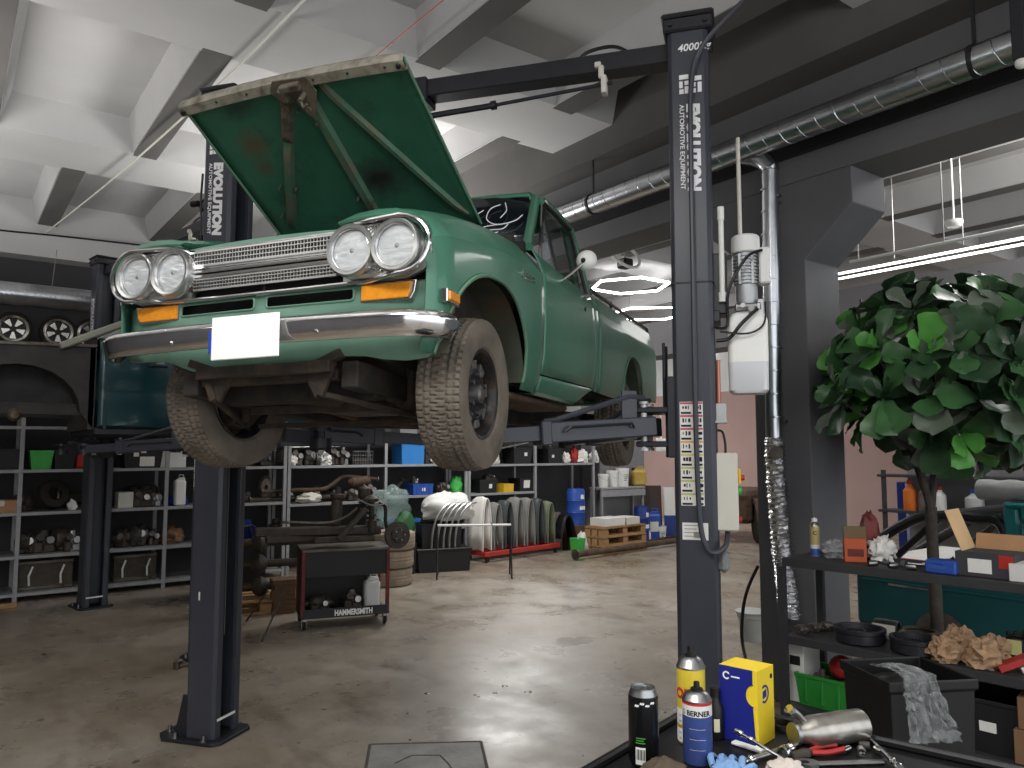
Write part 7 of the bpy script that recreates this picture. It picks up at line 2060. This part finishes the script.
# small bottle between the can and the box
p = tz(716, 738); t = thing('small_bottle', 'small black bottle between the blue spray can and filter box', 'bottle', p)
MB().lathe([(0, 0), (.017, 0), (.019, .004), (.019, .075), (.012, .088), (.01, .10), (0, .10)], n=24).build('body', Mt['black_plastic'], t)
MB().lathe([(0, .098), (.012, .098), (.012, .118), (0, .118)], n=16).build('cap', Mt['black_plastic'], t)
fa = facing(p); MB().grid([[V((.0193 * cos(fa - .2 + .12 * i), .0193 * sin(fa - .2 + .12 * i), z)) for z in (.02, .05)] for i in range(7)]).build('label', mm('label_pale', (206, 204, 170), .6, var=0), t, smooth=40)
# silver catalytic converter
pa, pb = tz(798, 737, .030), tz(862, 728, .030)
t = thing('catalytic_converter', 'silver catalytic converter lying among the tools', 'car part', (pa.x, pa.y, TZ))
d = V((pb.x - pa.x, pb.y - pa.y, 0)); L_ = d.length; d.normalize()
MB().lathe([(.016, -.01), (.018, .0), (.026, .018), (.034, .034), (.0355, .04), (.036, L_ * .62), (.037, L_ * .64), (.036, L_ * .98), (.033, L_), (.0, L_)], (0, 0, .038), d, n=36).build('shell', mm('cat_steel', (176, 172, 164), .35, .9, var=.2, scale=30), t)
MB().lathe([(.010, -.014), (.024, -.014), (.026, -.010), (.026, -.004), (.018, 0)], (0, 0, .038), d, n=24).build('flange', Mt['steel'], t)
MB().tube([V((0, 0, .06)) + d * .02, V((0, 0, .085)) - d * .005, V((0, 0, .092)) - d * .02], .008, 8, smooth=3).build('sensor_boss', Mt['steel'], t)
MB().cyl(V((0, 0, .088)) - d * .016, V((0, 0, .096)) - d * .024, .012, n=8).build('sensor_nut', Mt['chrome'], t)
# ring, tools
p = tz(786, 728); t = thing('rubber_ring', 'black rubber ring left of the catalytic converter', 'ring', p)
MB().lathe([(.026, 0), (.034, 0), (.034, .012), (.026, .012)], (0, 0, 0.0), (0, 0, 1), n=28, closed=True).build('ring', Mt['rubber'], t)
def rod_tool(name, a, c, r, m, label, head=True, dz=.012, dz2=None, cat='tool'):
    pa, pb = tz(*a, dz), tz(*c, dz if dz2 is None else dz2); t = thing(name, label, cat, (pa.x, pa.y, TZ)); d = pb - pa; o = V((0, 0, pa.z - TZ))
    MB().cyl(o, o + d, r, n=12).build('shaft', Mt[m], t)
    if head:
        dn = d.normalized()
        MB().lathe([(0, 0), (r * 1.5, 0), (r * 1.7, .004), (r * 1.7, .016), (r * 1.2, .02)], o - dn * .012, dn, n=14).build('head', Mt['chrome'], t)
        MB().lathe([(r * 1.0, 0), (r * 1.35, .003), (r * 1.35, .012), (r, .015)], o + dn * .02, dn, n=14).build('collar', Mt['chrome'], t)
    return t
rod_tool('extension_bar', (740, 733), (790, 763), .0042, 'chrome', 'thin chrome extension bar leaning in front of the filter box', dz=.045, dz2=.02)
rod_tool('breaker_bar', (743, 762), (806, 742), .007, 'steel', 'thick steel bar lying in front of the thin extension bar', dz=.008)
rod_tool('socket_bar', (785, 752), (812, 736), .009, 'chrome', 'short chrome socket bar pointing at the silver converter', dz=.012)
rod_tool('ratchet', (898, 766), (868, 737), .0055, 'chrome', 'chrome ratchet lying right of the converter', dz=.012)
p0, p1 = tz(816, 764, .004), tz(884, 762, .004)
t = thing('open_spanner', 'grey open-ended spanner at the front of the tools', 'spanner', (p0.x, p0.y, TZ + .001), atan2(p1.y - p0.y, p1.x - p0.x)); L_ = (p1 - p0).length
MB().box2((.0, -.008, 0), (L_, .008, .007), .003).build('handle', Mt['steel'], t)
MB().prism([(-.034, -.012), (-.02, -.02), (.0, -.014), (.008, 0), (.0, .014), (-.02, .022), (-.034, .017), (-.033, .010), (-.018, .010), (-.014, 0), (-.018, -.006), (-.033, -.006)], (0, 0, 0), (1, 0, 0), (0, 1, 0), (0, 0, .008)).build('jaw', Mt['steel'], t, smooth=0)
p0, p1 = tz(800, 757, .004), tz(840, 750, .004)
t = thing('pliers', 'pliers with a red handle behind the open spanner', 'pliers', (p0.x, p0.y, TZ + .001), atan2(p1.y - p0.y, p1.x - p0.x)); L_ = (p1 - p0).length
MB().tube([(.03, -.004, .01), (L_ * .6, -.016, .01), (L_, -.012, .01)], .006, 8, smooth=4).build('handle', Mt['red_paint'], t); MB().tube([(.03, .004, .01), (L_ * .6, .016, .01), (L_, .012, .01)], .006, 8, smooth=4).build('handle', Mt['red_paint'], t)
MB().prism([(-.02, -.004), (.02, -.011), (.036, 0), (.02, .011), (-.02, .004)], (0, 0, .004), (1, 0, 0), (0, 1, 0), (0, 0, .012)).build('jaw', Mt['dull_steel'], t, smooth=0)
random.seed(8)
for i, (px, py, dzz) in enumerate(((832, 742, 0), (843, 746, 0), (856, 744, 0), (849, 752, 0), (870, 750, 0), (884, 756, 0), (862, 757, 0), (795, 768, 0))):
    p = tz(px, py); t = thing('socket', ('first', 'second', 'third', 'fourth', 'fifth', 'sixth', 'seventh', 'eighth')[i] + ' loose socket on the tool cart counted from the converter', 'socket', (p.x, p.y, TZ + .0005), random.uniform(0, 3), 'loose sockets on the tool cart')
    r = random.uniform(.007, .011); MB().lathe([(r * .6, 0), (r, 0), (r, .014), (r * .85, .022), (r * .5, .022), (r * .5, .006)], (0, 0, r), (1, .1, 0), n=14, closed=True).build('body', (Mt['chrome'], Mt['dark_metal'])[i % 3 == 1], t)
# strip of white plastic under the box, gloves, rags
p0, p1 = tz(733, 742, .004), tz(764, 752, .004)
t = thing('plastic_wedge', 'flat white plastic trim tool leaning below the filter box', 'trim tool', (p0.x, p0.y, TZ + .001), atan2(p1.y - p0.y, p1.x - p0.x)); L_ = (p1 - p0).length
MB().box2((0, -.01, 0), (L_, .01, .007), .002).build('blade', Mt['white_plastic'], t); MB().box2((L_ * .7, -.012, .0), (L_, .012, .011), .003).build('grip', Mt['white_plastic'], t)
mm('glove_blue', (120, 156, 200), .6, var=.1, scale=30, bump=.4, bscale=60); mm('rag_brown', (84, 72, 58), .9, var=.2, bump=.5, bscale=30); mm('rag_pale', (206, 196, 186), .9, var=.15)
b = MB()
gp = tz(728, 775)
t = thing('work_glove', 'crumpled blue work glove in front of the blue spray can', 'glove', (gp.x, gp.y, TZ + .0005), facing(gp))
b.blob((0, 0, .014), (.035, .03, .015), 3, .3, 3, 20, 12); b.build('palm', Mt['glove_blue'], t, smooth=60)
for i in range(4): MB().tube([(.0, -.03 + .02 * i, .014), (-.03, -.036 + .022 * i, .022), (-.052, -.03 + .021 * i, .016), (-.058, -.026 + .02 * i, .008)], .0075, 8, smooth=4).build('finger', Mt['glove_blue'], t)
MB().tube([(.01, .03, .014), (-.01, .05, .018), (-.03, .055, .01)], .008, 8, smooth=4).build('thumb', Mt['glove_blue'], t)
gp = tz(664, 782); bag((gp.x, gp.y, TZ + .0005), (.05, .045, .028), 'rag_brown', 'oily_rag', 'brown oily rag in front of the drink can', 'rag', 61, .3, 2)
gp = tz(785, 776); bag((gp.x, gp.y, TZ + .0005), (.04, .035, .02), 'rag_pale', 'pale_rag', 'pale rag at the front edge below the extension bar', 'rag', 62, .4, 3)
# ================================================================== light
w = bpy.data.worlds.new('world'); SC.world = w; w.use_nodes = True
bg = w.node_tree.nodes['Background']; bg.inputs[0].default_value = (.93, .96, 1, 1); bg.inputs[1].default_value = 1.15
W = (1, .985, .96)
def area(name, loc, size, power, target=None, col=(1, .97, .93), sy=None, rot=None):
    l = bpy.data.lights.new(name, 'AREA'); l.energy = power; l.size = size; l.color = col
    if sy: l.shape = 'RECTANGLE'; l.size_y = sy
    o = bpy.data.objects.new(name, l); COL.objects.link(o); o.location = loc
    if rot: o.rotation_euler = rot
    if target is not None:
        o.rotation_euler = (V(target) - V(loc)).to_track_quat('-Z', 'Y').to_euler()
    return o
area('lamp_front', (-.6, .6, 4.2), 1.4, 85, col=W)
area('lamp_left', (-3.5, 3.5, 4.2), 1.4, 22, col=W)
area('ceiling_fill', (-.9, 6.6, 3.3), 1.8, 38, rot=(pi, 0, 0), col=W)  # unseen upward fills, added only to brighten the ceiling
area('ceiling_fill', (-1.2, 9.6, 3.3), 1.4, 36, rot=(pi, 0, 0), col=W)
area('ceiling_fill', (-.9, 3.0, 3.4), 1.4, 46, rot=(pi, 0, 0), col=W)
area('ceiling_fill', (1.6, .4, 3.6), 1.2, 40, rot=(pi, 0, 0), col=W)
area('ceiling_fill', (3.3, 7.3, 3.1), 1.4, 75, rot=(pi, 0, 0), col=W)  # added fill, out of sight behind the hood, brightens the middle ceiling
area('lamp_mid', (5.8, 8.6, 4.3), 1.6, 110, col=W)
area('lamp_hall', (10.5, 13.5, 4.3), 3., 230, col=W)
area('lamp_hall_far', (11., 8.5, 4.4), 3., 45, col=W)
area('lamp_bay', (7.2, 2.0, 4.3), 1.5, 40, col=W)
area('lamp_bay_up', (7.2, 1.5, 3.5), 1.5, 60, rot=(pi, 0, 0), col=W)
SC.view_settings.view_transform = 'Standard'
SC.view_settings.look = 'None'
SC.view_settings.gamma = 1
SC.view_settings.use_curve_mapping = False
SC.view_settings.exposure = .7
SC.cycles.max_bounces = 6; SC.cycles.diffuse_bounces = 3; SC.cycles.glossy_bounces = 3
SC.cycles.transparent_max_bounces = 8
SC.cycles.use_denoising = True
SC.cycles.sample_clamp_indirect = 4
